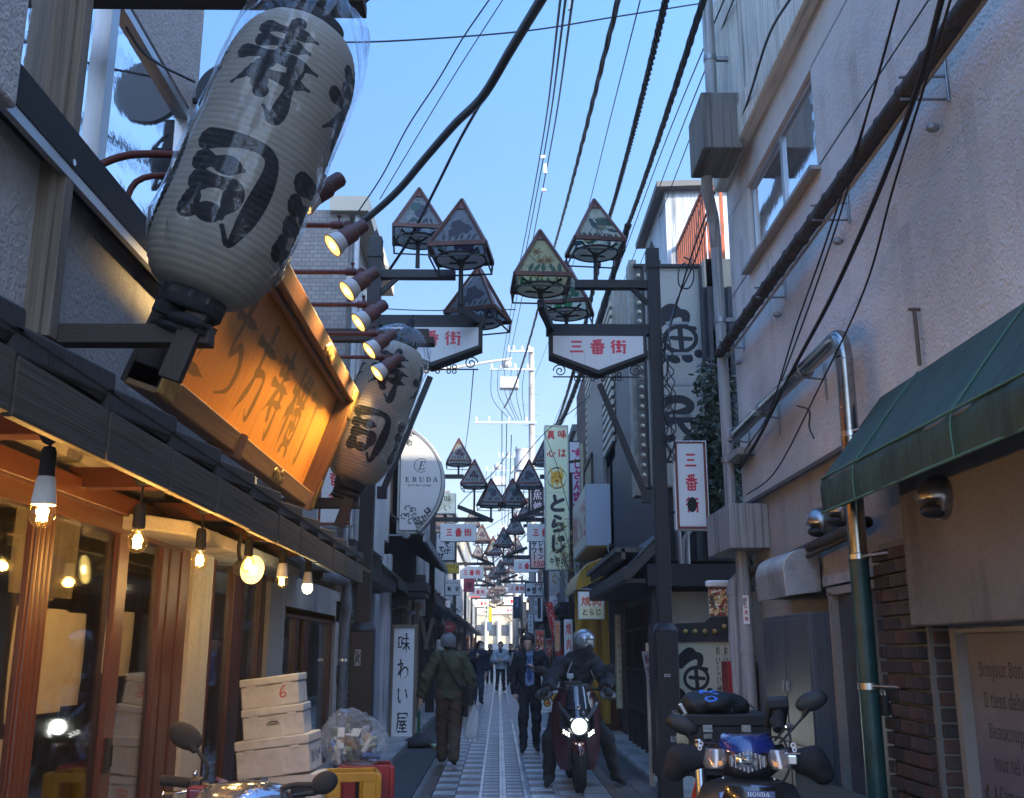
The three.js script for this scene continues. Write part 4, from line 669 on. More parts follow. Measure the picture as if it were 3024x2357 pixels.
{ // leaning board with an arched top, bulbs round its rim
  const t = T('fish_board', 'leaning black framed board with brushed fish character and rows of yellow bulbs', 'signboard', [1.66, 0.22, -11.62], -0.35);
  const W = 1.04, s = new THREE.Shape(); s.moveTo(0, 0); s.lineTo(W, 0); s.lineTo(W, 1.66); s.quadraticCurveTo(W - 0.25, 1.72, W - 0.42, 1.56); s.lineTo(0, 1.54); s.lineTo(0, 0);
  M('board', EX(s, 0.1, 0.008, 0, 0, -0.1), black2, t);
  M('panel', PL(W - 0.28, 1.28, W / 2 + 0.09, 0.72, 0.012), sheet(640, 640, (c, w, h) => {
    c.fillStyle = '#b9b39b'; c.fillRect(0, 0, w, h); for (let i = 0; i < 300; i++) { c.strokeStyle = `rgba(110,104,84,${0.25 * rnd()})`; c.beginPath(); const x = rnd() * w, y = rnd() * h; c.moveTo(x, y); c.quadraticCurveTo(x + rr(-40, 40), y + rr(-40, 40), x + rr(-60, 60), y + rr(-60, 60)); c.stroke(); }
    c.save(); c.scale(1.18, 0.8); bigFish(c, 4, 30, 300, '#0c0d11'); bigMin(c, 20, 420, 240, '#0c0d11'); c.restore(); ['おいしい料理', 'おいしい魚と', 'おいしい地酒'].forEach((q, i) => word(c, q, 560 - i * 72, 26, 42, 46, 6, { color: '#25241f', brush: 1, gap: 4 }));
  }, 0.6), t, true);
  M('frame_bar', [BX(W - 0.24, 0.05, 0.04, W / 2 + 0.09, 1.385, 0.02), BX(0.05, 1.3, 0.04, 0.2, 0.73, 0.02)], black2, t);
  const yb = S([0.42, 0.25, 0.05], 0.3);
  for (let i = 0; i < 15; i++) M('bulb', [SP(0.026, 1, 1, 1, 0.1, 0.12 + i * 0.098, 0.03)], yb, t);
  for (let i = 0; i < 8; i++) M('bulb', SP(0.026, 1, 1, 1, 0.2 + i * 0.105, 1.47 + (i > 5 ? (i - 5) * 0.05 : 0), 0.03), yb, t);
  M('board_leg', [BX(0.05, 1.5, 0.05, -0.03, 0.6, -0.08), RODs([0.2, -0.22, -0.1], [0.2, 0.1, -0.05], 0.02)], dull, t);
  const b = T('paper_banner', 'narrow paper banner hanging down the left edge of the bulb board', 'banner', [1.62, 1.05, -11.62], 0.4);
  const g = new THREE.PlaneGeometry(0.1, 0.86, 2, 12), p = g.attributes.position; for (let i = 0; i < p.count; i++) { p.setX(i, p.getX(i) + (p.getY(i) - 0.4) * -0.16); p.setZ(i, 0.01 * Math.sin(p.getY(i) * 9)); }
  M('banner_sheet', g, sheet(64, 512, (c, w, h) => { c.fillStyle = '#8f8a8c'; c.fillRect(0, 0, w, h); word(c, '新生会承り年', 12, 20, 40, 60, 7, { color: '#5e3034', gap: 18 }); grime(c, w, h, 0.3); }, 0.7, { side: THREE.DoubleSide }), b, true);
}
// ---------------------------------------------------------------- street posts with stained glass lamps and signs
const copper = S([0.13, 0.05, 0.033], 0.5, { metalness: 0.3, map: tWear }), iron = S([0.017, 0.013, 0.012], 0.55, { map: tWear, bumpMap: tFine, bumpScale: 0.001 });
const milk = P([0.8, 0.81, 0.8], 0.95, { transmission: 0.6, thickness: 0, map: tRough, side: THREE.DoubleSide });
function stained(kind) {
  const t = canvasTex(256, 256, (c, w, h) => {
    c.fillStyle = ['#d9d8c2', '#d9cf9a', '#cfd0bd', '#9ba0a2', '#8d9299', '#9fa09c'][kind]; c.fillRect(0, 0, w, h);
    for (let i = 0; i < 500; i++) { c.fillStyle = `rgba(${rnd() < 0.5 ? '250,250,235' : '70,72,66'},${0.12 * rnd()})`; c.fillRect(rnd() * w, rnd() * h, 3 + rnd() * 5, 10 + rnd() * 50); }
    c.strokeStyle = 'rgba(24,22,18,.75)'; c.lineWidth = 2;
    for (let i = 0; i < 16; i++) { c.beginPath(); let x = rnd() * w, y = rnd() * h; c.moveTo(x, y); for (let k = 0; k < 3; k++) { x += rr(-60, 60); y += rr(-50, 50); c.lineTo(x, y); } c.stroke(); }
    const blob = (x, y, rx, ry, a, f) => { c.fillStyle = f; c.beginPath(); c.ellipse(x, y, rx, ry, a, 0, 7); c.fill(); c.stroke(); };
    const leaf = (x, y, a, l, f) => { c.save(); c.translate(x, y); c.rotate(a); c.fillStyle = f; c.beginPath(); c.moveTo(0, 0); c.quadraticCurveTo(l * 0.5, -l * 0.3, l, 0); c.quadraticCurveTo(l * 0.5, l * 0.3, 0, 0); c.fill(); c.stroke(); c.restore(); };
    if (kind === 0) { for (let i = 0; i < 9; i++) leaf(150 + i * 4, 165, -2.2 + i * 0.22, 62, '#1d5a3a'); blob(128, 172, 40, 22, 0.3, '#1f5547'); blob(146, 176, 26, 14, 0.2, '#9a8a5a'); blob(100, 150, 12, 26, -0.4, '#1c3a4a'); blob(92, 128, 11, 9, 0, '#232a48'); leaf(170, 190, 0.25, 66, '#2c4a5a'); c.fillStyle = '#5a5a40'; c.fillRect(118, 196, 4, 30); c.fillRect(136, 196, 4, 30); for (let i = 0; i < 16; i++) leaf(30 + i * 13, 252, -1.57 + rr(-0.5, 0.5), 32, '#1c4434'); }
    if (kind === 1) { for (const [x, y] of [[104, 120], [160, 172], [122, 178]]) { for (let i = 0; i < 6; i++) leaf(x, y, i * 1.05, 32, '#e0b93a'); blob(x, y, 12, 11, 0, '#9a5a1c'); } for (const [x, a] of [[60, -1.2], [84, -1.0], [190, -2.0], [210, -1.5], [130, -1.5]]) leaf(x, 250, a, 62, '#2d6a44'); }
    if (kind === 2) { for (const [x, y] of [[120, 110], [140, 140]]) { for (let i = 0; i < 5; i++) blob(x + 17 * Math.cos(i * 1.26), y + 15 * Math.sin(i * 1.26), 16, 13, i, '#b3303a'); } for (const [x, y] of [[170, 180], [130, 200], [190, 215], [150, 230]]) blob(x, y, 24, 17, 0.4, '#2f7a4a'); }
    if (kind === 3) { blob(140, 150, 34, 48, 0.3, '#3a3550'); blob(112, 118, 26, 34, 0.7, '#2c6a5a'); for (let i = 0; i < 6; i++) leaf(70 + i * 26, 240, -1.5 + rr(-0.6, 0.6), 44, '#31404a'); }
    if (kind === 4) { for (const [x, y] of [[120, 140], [160, 170], [110, 190]]) for (let i = 0; i < 5; i++) blob(x + 18 * Math.cos(i * 1.26), y + 16 * Math.sin(i * 1.26), 16, 13, i, '#3c3040'); for (let i = 0; i < 6; i++) leaf(60 + i * 28, 240, -1.5 + rr(-0.6, 0.6), 40, '#2d3a3a'); }
    if (kind === 5) { for (const [x, y] of [[130, 140], [110, 170], [160, 180]]) for (let i = 0; i < 5; i++) blob(x + 15 * Math.cos(i * 1.26), y + 14 * Math.sin(i * 1.26), 15, 12, i, '#5a2730'); for (let i = 0; i < 7; i++) leaf(50 + i * 26, 240, -1.5 + rr(-0.6, 0.6), 40, '#3a5140'); }
  });
  return P([0.9, 0.9, 0.88], 0.9, { transmission: 0.72, thickness: 0, map: t, side: THREE.DoubleSide });
}
const panes = [0, 1, 2, 3, 4, 5].map(stained);
const lampShapes = {};
function lampHead(parent, x, y, z, kind, s = 1, turn = 0, stem = 0.2, simple = false) { // pyramid shade over a milk glass dish in a cage; origin at the shade's base
  const h = M('lamp_head', [0, 1, 2, 3].flatMap((i) => { const a = Math.PI / 4 + i * Math.PI / 2, b = a + Math.PI / 2, r = 0.287 * Math.SQRT2, p = [r * Math.cos(a), 0, r * Math.sin(a)], q = [r * Math.cos(b), 0, r * Math.sin(b)], T0 = [0, 0.6, 0];
    return [BAR(p, T0, 0.03, 0.03), BAR(p, q, 0.035, 0.045)]; }).concat([put(new THREE.ConeGeometry(0.085, 0.15, 4, 1).rotateY(Math.PI / 4), 0, 0.545, 0)]), copper, parent);
  h.position.set(x, y, z); h.rotation.y = turn; h.scale.setScalar(s);
  for (let i = 0; i < 4; i++) { const a = i * Math.PI / 2, c = 0.27, g = new THREE.BufferGeometry(); g.setAttribute('position', new THREE.Float32BufferAttribute([-c, 0.01, c, c, 0.01, c, 0, 0.56, 0], 3)); g.setAttribute('uv', new THREE.Float32BufferAttribute([0, 0, 1, 0, 0.5, 1], 2)); g.rotateY(a); g.computeVertexNormals(); M('glass_panel', g, panes[kind], h, true); }
  const cage = []; for (const [a, b] of [[1, 1], [1, -1], [-1, -1], [-1, 1]]) { cage.push(BAR([a * 0.287, 0, b * 0.287], [a * 0.275, -0.13, b * 0.275], 0.016, 0.016)); cage.push(BAR([a * 0.28, -0.125, b * 0.28], [b * 0.28, -0.125, -a * 0.28], 0.014, 0.014)); if (!simple) cage.push(BAR([0, -0.1, 0], [a * 0.2, -0.02, b * 0.2], 0.018, 0.018)); }
  M('cage', [...cage, put(new THREE.TorusGeometry(0.257, 0.012, 8, 32), 0, -0.07, 0, Math.PI / 2), CY(0.022, 0.028, stem, 10, 0, -0.1 - stem / 2, 0), CY(0.04, 0.03, 0.06, 10, 0, -0.1, 0)], iron, h);
  M('diffuser', LT([[0.001, -0.03], [0.12, -0.036], [0.2, -0.046], [0.255, -0.075]], 36), milk, h);
  if (!simple) M('lamp_bulb', SP(0.04, 0.9, 1.4, 0.9, 0, -0.045, 0), P([0.8, 0.82, 0.8], 0.08, { transmission: 0.7, thickness: 0 }), h);
  return h;
}
const streetRed = '#d0213a';
const sanMat = (rowWise, redFrame) => (rowWise
  ? sheet(512, 256, (c, w, h) => { c.fillStyle = '#d4d3d0'; c.fillRect(0, 0, w, h); grime(c, w, h, 0.12, 50); word(c, '三番街', 96, 34, 88, 88, 12, { color: streetRed, row: 1, gap: 24 }); }, 0.35)
  : sheet(192, 512, (c, w, h) => { c.fillStyle = '#d7d6d2'; c.fillRect(0, 0, w, h); grime(c, w, h, 0.14, 40); word(c, '三番街', 48, 52, 98, 104, 11, { color: '#c01a2c', gap: 34 }); if (redFrame) { c.fillStyle = '#0c0c0c'; c.beginPath(); c.ellipse(96, 380, 34, 46, 0.1, 0, 7); c.fill(); } }, 0.3));
const pentMat = sanMat(true), redBrown = S([0.17, 0.04, 0.022], 0.5);
function scroll(x, y, z, r, dir) { const p = []; for (let i = 0; i <= 40; i++) { const a = i / 40 * Math.PI * 3.4, q = r * (1 - i / 46); p.push([x + dir * q * Math.cos(a), y + q * Math.sin(a), z]); } return TB(p, 0.007, 60, 6); }
function nearPost(px, pz, side, label, lamps, vlabel) {
  const t = T('street_lamp', label, 'street lamp', [px, 0, pz]);
  M('base', [RB(0.23, 1.68, 0.23, 0.012, 0, 0.84, 0), LT([[0.163, 0], [0.163, 0.02], [0.11, 0.09]], 4, 0, 1.68, 0, 0, Math.PI / 4)], iron, t);
  M('pole', RB(0.145, 4.3, 0.145, 0.01, 0, 3.8, 0), iron, t);
  M('finial', [RB(0.165, 0.1, 0.165, 0.01, 0, 5.75, 0), LT([[0.02, 0], [0.025, 0.05], [0.055, 0.1], [0.04, 0.17], [0.012, 0.24], [0.001, 0.27]], 10, 0, 5.8, 0)], iron, t);
  const d = -side; // arms reach over the street
  const w = 1.06, cx = d * (0.12 + w / 2), top = 4.93 - 0.02;
  ME('arm', [RB(1.24, 0.12, 0.12, 0.008, d * 0.6, top + 0.07, 0), BAR([d * 1.16, top + 0.07, 0], [lamps[0][0], lamps[0][1] - 0.16 - lamps[0][6], lamps[0][2]], 0.07, 0.09)], iron, t);
  ME('arm', [RB(0.86, 0.1, 0.1, 0.008, d * 0.46, 5.52, 0), BAR([d * 0.06, 5.3, 0], [d * 0.26, 5.5, 0], 0.05, 0.05)], iron, t);
  M('brace', [BAR([d * (w / 2 + 0.1), top - 0.55, -0.02], [d * 0.15, 3.1, -0.02], 0.06, 0.06), BX(0.1, 0.12, 0.1, d * 0.15, 3.1, -0.02)], iron, t);
  const L = d < 0 ? -0.12 - w : 0.12, sh = [[L, top], [L, top - 0.25], [L + w / 2, top - 0.46], [L + w, top - 0.25], [L + w, top]];
  const sg = M('sign_box', EX(sh, 0.2, 0.012, 0, 0, -0.1), iron, t);
  const inner = [[L + 0.03, top - 0.03], [L + 0.03, top - 0.23], [L + w / 2, top - 0.42], [L + w - 0.03, top - 0.23], [L + w - 0.03, top - 0.03]].reverse(), g = new THREE.ShapeGeometry(new THREE.Shape(inner.map((q) => new THREE.Vector2(q[0], q[1])))), uv = g.attributes.uv, ps = g.attributes.position;
  for (let i = 0; i < uv.count; i++) uv.setXY(i, (ps.getX(i) - L) / w, (ps.getY(i) - (top - 0.5)) / 0.5);
  M('sign_face', put(g, 0, 0, 0.114), pentMat, sg, true);
  const bx = L + w / 2, y0 = top - 0.45;
  M('scrollwork', [RODs([bx - 0.5, y0 - 0.02, 0], [bx + 0.5, y0 - 0.02, 0], 0.008), scroll(bx - 0.42, y0 + 0.05, 0, 0.075, -1), scroll(bx + 0.42, y0 + 0.05, 0, 0.075, 1), ...[-0.24, -0.18, 0.18, 0.24, -0.06, 0.06].flatMap((q) => [TO(0.022, 0.006, bx + q, y0 + 0.01, 0), TO(0.02, 0.006, bx + q, y0 - 0.045, 0)])], iron, t);
  for (const q of lamps) lampHead(t, ...q);
  const v = T('vertical_sign', vlabel, 'sign', [px + side * (0.33), 2.74, pz + 0.06]);
  M('cabinet', RB(0.36, 0.97, 0.13, 0.006, 0, 0.485, -0.07), whiteP, v); M('frame', [BX(0.025, 0.95, 0.02, -0.155, 0.485, 0), BX(0.025, 0.95, 0.02, 0.155, 0.485, 0), BX(0.285, 0.025, 0.02, 0, 0.022, 0), BX(0.285, 0.02, 0.02, 0, 0.95, 0)], redBrown, v);
  M('face', PL(0.29, 0.9, 0, 0.487, 0.004), sanMat(false, side > 0), v, true); M('bracket', [RODs([-side * 0.15, 0.75, -0.08], [-side * 0.28, 0.75, -0.08], 0.014), RODs([-side * 0.15, 0.2, -0.08], [-side * 0.28, 0.2, -0.08], 0.014)], iron, v);
  return t;
}
const postR = nearPost(1.74, -11, 1, 'dark right street post with three stained glass lamps, a bird panel topmost', [[0.427 - 1.74, 5.243, 0.8, 1, 1, 0.05, 0.06], [-0.65, 5.97, 0, 0, 1, 0.12, 0.36], [0.79 - 1.74, 5.44, -0.6, 2, 1, -0.2, 0.36]], 'red framed white vertical sign with a black burn hole, on the right post');
const postL = nearPost(-1.38, -10.7, -1, 'dark left street post with three stained glass lamps, behind the lantern and spotlights', [[-0.407 + 1.38, 5.53, 0.6, 4, 1.03, -0.12, 0.45], [0.45, 6.07, -0.2, 3, 0.97, 0.1, 0.3], [-0.248 + 1.38, 5.17, -0.4, 4, 1.02, -0.32, 0.12]], 'red framed white vertical sign half hidden by the farther lantern');
{ // wires clipped to the right post, white edge tubes and stickers
  ONE('post_cables', 'untidy black cables and vines wound round the right street post', 'cable', [0, 1, 2, 3, 4].map((k) => { const p = []; for (let i = 0; i < 14; i++) p.push([1.82 + rr(-0.05, 0.1), 4.9 - i * 0.11, -10.9 + rr(-0.03, 0.07)]); return TB(p, 0.007, 60, 5); }), blackMatte, 'cable');
  const stick = (x, y, z, w, h, k) => M('sticker', PL(w, h, x, y, z), sheet(64, 64, (c, W, H) => { c.fillStyle = k ? '#8a8a8c' : '#b9b9b9'; c.fillRect(0, 0, W, H); c.strokeStyle = '#2a2a2a'; c.lineWidth = 4; for (let i = 0; i < 9; i++) { c.beginPath(); c.moveTo(rnd() * W, rnd() * H); c.quadraticCurveTo(rnd() * W, rnd() * H, rnd() * W, rnd() * H); c.stroke(); } }, 0.7), k > 1 ? postL : postR, true);
  stick(-0.01, 1.24, 0.118, 0.06, 0.03, 0); stick(0.05, 0.86, 0.118, 0.06, 0.07, 1); stick(0.03, 0.62, 0.118, 0.06, 0.06, 1); stick(-0.03, 1.42, 0.118, 0.06, 0.16, 2);
}
// the rows of the same posts down the street: simpler sign boxes
const farSign = sheet(256, 128, (c, w, h) => { c.fillStyle = '#d8d5d0'; c.fillRect(0, 0, w, h); word(c, '三番街', 34, 30, 54, 64, 10, { color: '#c9202c', row: 1, gap: 14 }); }, 0.4);
const farVert = sheet(96, 256, (c, w, h) => { c.fillStyle = '#d5d4d2'; c.fillRect(0, 0, w, h); word(c, '三番街', 22, 24, 54, 56, 7, { color: '#b8243a', gap: 16 }); }, 0.4);
function farPost(px, side, label, kinds, detail) {
  const t = T('street_lamp', label, 'street lamp', [px, 0, -24.8], 0, side < 0 ? 'street posts down the left side' : 'street posts down the right side'), d = -side;
  M('base', [RB(0.2, 1.55, 0.2, 0.01, 0, 0.77, 0), CY(0.07, 0.13, 0.06, 4, 0, 1.58, 0, 0, Math.PI / 4)], iron, t); M('pole', RB(0.13, 4.2, 0.13, 0.008, 0, 3.6, 0), iron, t);
  ME('arm', [RB(1.3, 0.1, 0.1, 0.006, d * 0.66, 4.55, 0), RB(0.7, 0.1, 0.1, 0.006, d * 0.38, 5.6, 0), BAR([d * 0.6, 4.85, 0.1], [d * 1.45, 4.5, 0.1], 0.07, 0.1)], iron, t);
  const s = M('sign_box', RB(0.86, 0.42, 0.16, 0.01, d * 0.62, 4.22, 0.06), whiteP, t); M('sign_face', PL(0.84, 0.4, d * 0.62, 4.22, 0.143), farSign, s, true);
  lampHead(t, d * 0.6, 5.95, 0, kinds[0], 1, 0.1, 0.25, true); lampHead(t, d * 1.0, 5.35, 0.3, kinds[1], 1.03, -0.1, 0.6, true); lampHead(t, d * 1.4, 4.92, 0.1, kinds[2], 1.03, 0.2, 0.3, true);
  const v = M('vertical_sign', RB(0.3, 0.95, 0.12, 0.006, side * 0.3, 2.75, 0), whiteP, t); M('sign_face', PL(0.28, 0.92, side * 0.3, 2.75, 0.064), farVert, v, true);
  return t;
}
const fl = farPost(-1.6, -1, 'second street post on the left, lamps standing against the sky beside the oval sign', [5, 5, 3]);
const fr = farPost(1.72, 1, 'second street post on the right, its lamps partly behind the tall cream sign', [4, 4, 3]);
const ord = ['third', 'fourth', 'fifth', 'sixth'];
[-38, -51, -64, -78].forEach((z, i) => {
  dup(fl, [-1.62 - i * 0.03, 0, z], `${ord[i]} street post from us on the left side, lamps against the pale sky`);
  dup(fr, [1.55 - i * 0.1, 0, z + 3], `${ord[i]} street post from us on the right side among the wires`);
});
// ---------------------------------------------------------------- LEFT: shutter house, plaster house, dark tavern
const tTiles = tex(512, [0.8, 0.56], (u, v) => { const r = Math.floor(v * 10), x = (u * 8 + (r % 2) * 0.5) % 1, y = (v * 10) % 1, m = x < 0.07 || y < 0.1; return m ? 0.34 : 0.72 + 0.26 * hash(Math.floor(u * 8 + (r % 2) * 0.5), r, 3); });
const tBrick = tex(512, [0.9, 0.6], (u, v) => { const r = Math.floor(v * 8), x = (u * 4 + (r % 2) * 0.5) % 1, y = (v * 8) % 1, m = x < 0.05 || y < 0.14; return m ? 0.7 : 0.4 + 0.4 * hash(Math.floor(u * 4 + (r % 2) * 0.5), r, 5); });
const tileWall = S([0.24, 0.21, 0.19], 0.6, { map: tTiles, bumpMap: tTiles, bumpScale: 0.004 }), brickWall = S([0.13, 0.075, 0.06], 0.85, { map: tBrick, bumpMap: tBrick, bumpScale: -0.006 });
const shutterM = S([0.24, 0.22, 0.18], 0.5, { metalness: 0.3, map: tStreak });
const plaster = S([0.5, 0.51, 0.53], 0.85, { map: tStreak }), paleWall = S([0.55, 0.55, 0.54], 0.8, { map: tStuccoC }), darkWall = S([0.04, 0.034, 0.03], 0.75, { map: tWear }), greyWall = S([0.22, 0.22, 0.215], 0.85, { map: tStuccoC }), creamWall = S([0.5, 0.42, 0.3], 0.85, { map: tStuccoC });
const darkPane = P([0.05, 0.055, 0.06], 0.08, { clearcoat: 1 });
{
  const t = T('shutter_house', 'tiled house with a ridged roller shutter behind the left street post', 'building');
  M('wall', [BX(5, 4.9, 3.1, -4.45, 4.6, -13.95), BX(0.2, 2.2, 0.2, -2.03, 1.1, -15.35)], tileWall, t);
  M('roof_edge', [BX(0.5, 0.2, 3.3, -1.95, 7.1, -13.95), BX(0.18, 0.16, 3.1, -1.88, 6.1, -13.95)], S([0.5, 0.43, 0.33], 0.7), t);
  M('eave', [BX(0.5, 0.14, 3.4, -1.8, 2.4, -14), BX(0.4, 0.5, 3.0, -1.95, 2.55, -14)], black2, t);
  const o = []; for (let y = 0.05; y < 2.2; y += 0.075) o.push(CY(0.042, 0.042, 2.6, 6, -2.0, y, -13.95, Math.PI / 2));
  M('shutter', o, shutterM, t); M('shutter_rail', [BX(0.08, 2.25, 0.08, -1.95, 1.12, -12.6), BX(0.08, 2.25, 0.08, -1.95, 1.12, -15.25)], dull, t);
  M('window', [BX(0.06, 1.2, 0.9, -1.93, 3.7, -13.0), BX(0.06, 1.1, 0.06, -1.91, 3.7, -13.0)], alu, t); M('pane', BX(0.01, 1.05, 0.8, -1.895, 3.7, -13.0), mirrorPane, t);
  M('gutter_pipe', [RODs([-1.86, 2.5, -12.45], [-1.86, 7, -12.45], 0.045, 12), RODs([-1.83, 2.6, -12.62], [-1.83, 6, -12.62], 0.05, 12), CY(0.05, 0.09, 0.16, 12, -1.83, 4.4, -12.62), BX(0.3, 0.32, 0.3, -1.8, 4.05, -12.9)], dull, t);
  const d = T('drain_pipe', 'grey plastic drain pipe with elbow and padlocked strap at the end of the restaurant', 'drain pipe'), gp = S([0.13, 0.14, 0.155], 0.5, { map: tWear });
  M('pipe', [TB([[-2.0, 2.3, -11.5], [-1.9, 2.3, -12.0], [-1.83, 2.29, -12.25], [-1.81, 2.25, -12.34], [-1.8, 2.15, -12.36], [-1.8, 1.9, -12.36], [-1.82, 1.7, -12.36], [-1.82, 0, -12.36]], 0.06, 60, 14), CY(0.072, 0.072, 0.22, 16, -1.8, 2.02, -12.36)], gp, d);
  M('strap', CY(0.066, 0.066, 0.03, 16, -1.82, 1.38, -12.36), steel, d); M('padlock', RB(0.03, 0.2, 0.07, 0.01, -1.86, 1.22, -12.28), black, d);
}
{
  const t = T('plaster_house', 'narrow house with a white plaster pillar and small dark fabric awning on the left', 'building');
  M('pillar', [RB(0.22, 3.0, 0.28, 0.01, -1.86, 1.5, -16.9), BX(0.15, 3.0, 1.2, -1.95, 1.5, -16.2)], plaster, t);
  M('wall', BX(4, 3.6, 2.0, -4.0, 4.9, -16.5), brickWall, t);
  M('wall', [BX(0.1, 1.2, 2.2, -1.92, 3.85, -16.4), BX(0.12, 1.0, 2.4, -1.75, 3.3, -14.0)], paleWall, t);
  M('awning', [BAR([-1.9, 2.85, -17.2], [-1.58, 2.58, -17.2], 1.7, 0.02), BX(0.02, 0.14, 1.7, -1.575, 2.5, -17.2)], S([0.05, 0.048, 0.045], 0.9, { map: tCloth }), t);
  M('sign_light', [CY(0.06, 0.075, 0.09, 16, -1.55, 3.36, -17.2, Math.PI / 2), RODs([-1.95, 3.35, -17.2], [-1.6, 3.35, -17.2], 0.014)], dull, t);
}
{
  const t = T('tavern', 'dark timber tavern with deep raftered eave and brown posts on the left', 'building');
  M('wall', [BX(3, 3.3, 7.4, -3.5, 1.65, -21.3), BX(3.2, 3.2, 7.4, -3.6, 4.9, -21.3)], darkWall, t);
  const r = []; for (let z = -17.8; z > -25; z -= 0.42) r.push(BAR([-2, 3.75, z], [-1.32, 3.32, z], 0.07, 0.07)); M('rafters', r, S([0.07, 0.058, 0.045], 0.8), t).userData.kind = 'stuff';
  M('roof', BAR([-2.1, 3.9, -21.3], [-1.28, 3.38, -21.3], 7.6, 0.04), S([0.05, 0.045, 0.042], 0.8), t);
  M('fascia', [BX(0.05, 0.13, 7.6, -1.27, 3.34, -21.3), BX(0.1, 1.5, 5.5, -1.85, 4.6, -21.8)], S([0.3, 0.31, 0.32], 0.6, { map: tStreak }), t);
  M('canopy', [BX(0.75, 0.14, 1.1, -1.62, 2.55, -18.5), BX(0.7, 0.08, 1.0, -1.62, 2.42, -18.5)], black2, t);
  for (const [x, z] of [[-1.72, -19.2], [-1.8, -20.8], [-1.8, -22.9]]) M('post', RB(0.12, 2.5, 0.14, 0.008, x, 1.25, z), greyWood, t);
  M('door_lattice', [19.8, 20.2, 21.4, 21.9, 22.4, 23.4, 24].map((z) => BX(0.05, 2.3, 0.05, -1.98, 1.15, -z)), darkWood, t);
  M('lamp_arm', [TB([[-1.95, 2.2, -18.9], [-1.7, 2.25, -18.9], [-1.6, 2.15, -18.9]], 0.012), SP(0.05, 1.6, 0.8, 1, -1.58, 2.14, -18.9)], steel, t);
  M('brace', [BAR([-1.75, 2.2, -23.6], [-1.6, 1.5, -23.6], 0.07, 0.07), BAR([-1.5, 2.2, -24.0], [-1.68, 1.5, -24.0], 0.07, 0.07)], greyWood, t);
}
{ // leaning signboard, planter base, dark bottle cap thing
  const t = T('wooden_sign', 'tall white signboard with flowing black characters in a wooden frame, leaning by the pillar', 'signboard', [-1.62, 0.03, -18.0], 0.1);
  M('frame', [RB(0.05, 1.86, 0.07, 0.006, -0.2, 0.93, 0), RB(0.05, 1.86, 0.07, 0.006, 0.2, 0.93, 0), RB(0.45, 0.05, 0.07, 0.006, 0, 1.86, 0), RB(0.45, 0.05, 0.07, 0.006, 0, 0.03, 0)], greyWood, t);
  M('face', PL(0.36, 1.8, 0, 0.94, 0.01), sheet(200, 900, (c, w, h) => { c.fillStyle = '#dcdbdb'; c.fillRect(0, 0, w, h); grime(c, w, h, 0.08, 40); word(c, '味わい屋', 40, 50, 118, 170, 14, { color: '#15151a', brush: 1, gap: 44 }); }, 0.6), t, true);
  t.rotation.x = -0.04;
  const b = T('flag_base', 'black water-filled flag base with a green pole stub at the foot of the white signboard', 'flag base', [-1.28, 0.0, -17.2]);
  M('base', [LT([[0.001, 0.2], [0.05, 0.2], [0.1, 0.15], [0.22, 0.1], [0.24, 0.03], [0.22, 0], [0.001, 0]], 24)], rubber, b); M('pole', CY(0.025, 0.03, 0.36, 12, 0, 0.36, 0), S([0.03, 0.12, 0.05], 0.5), b);
  ONE('plastic_scraps', 'green and clear plastic scraps on the kerb by the flag base', 'litter', [RB(0.1, 0.03, 0.14, 0.01, -1.02, 0.04, -17.0, 0, 0.4), RB(0.08, 0.04, 0.09, 0.01, -0.98, 0.04, -16.7, 0.2, 1)], S([0.2, 0.32, 0.16], 0.5));
}
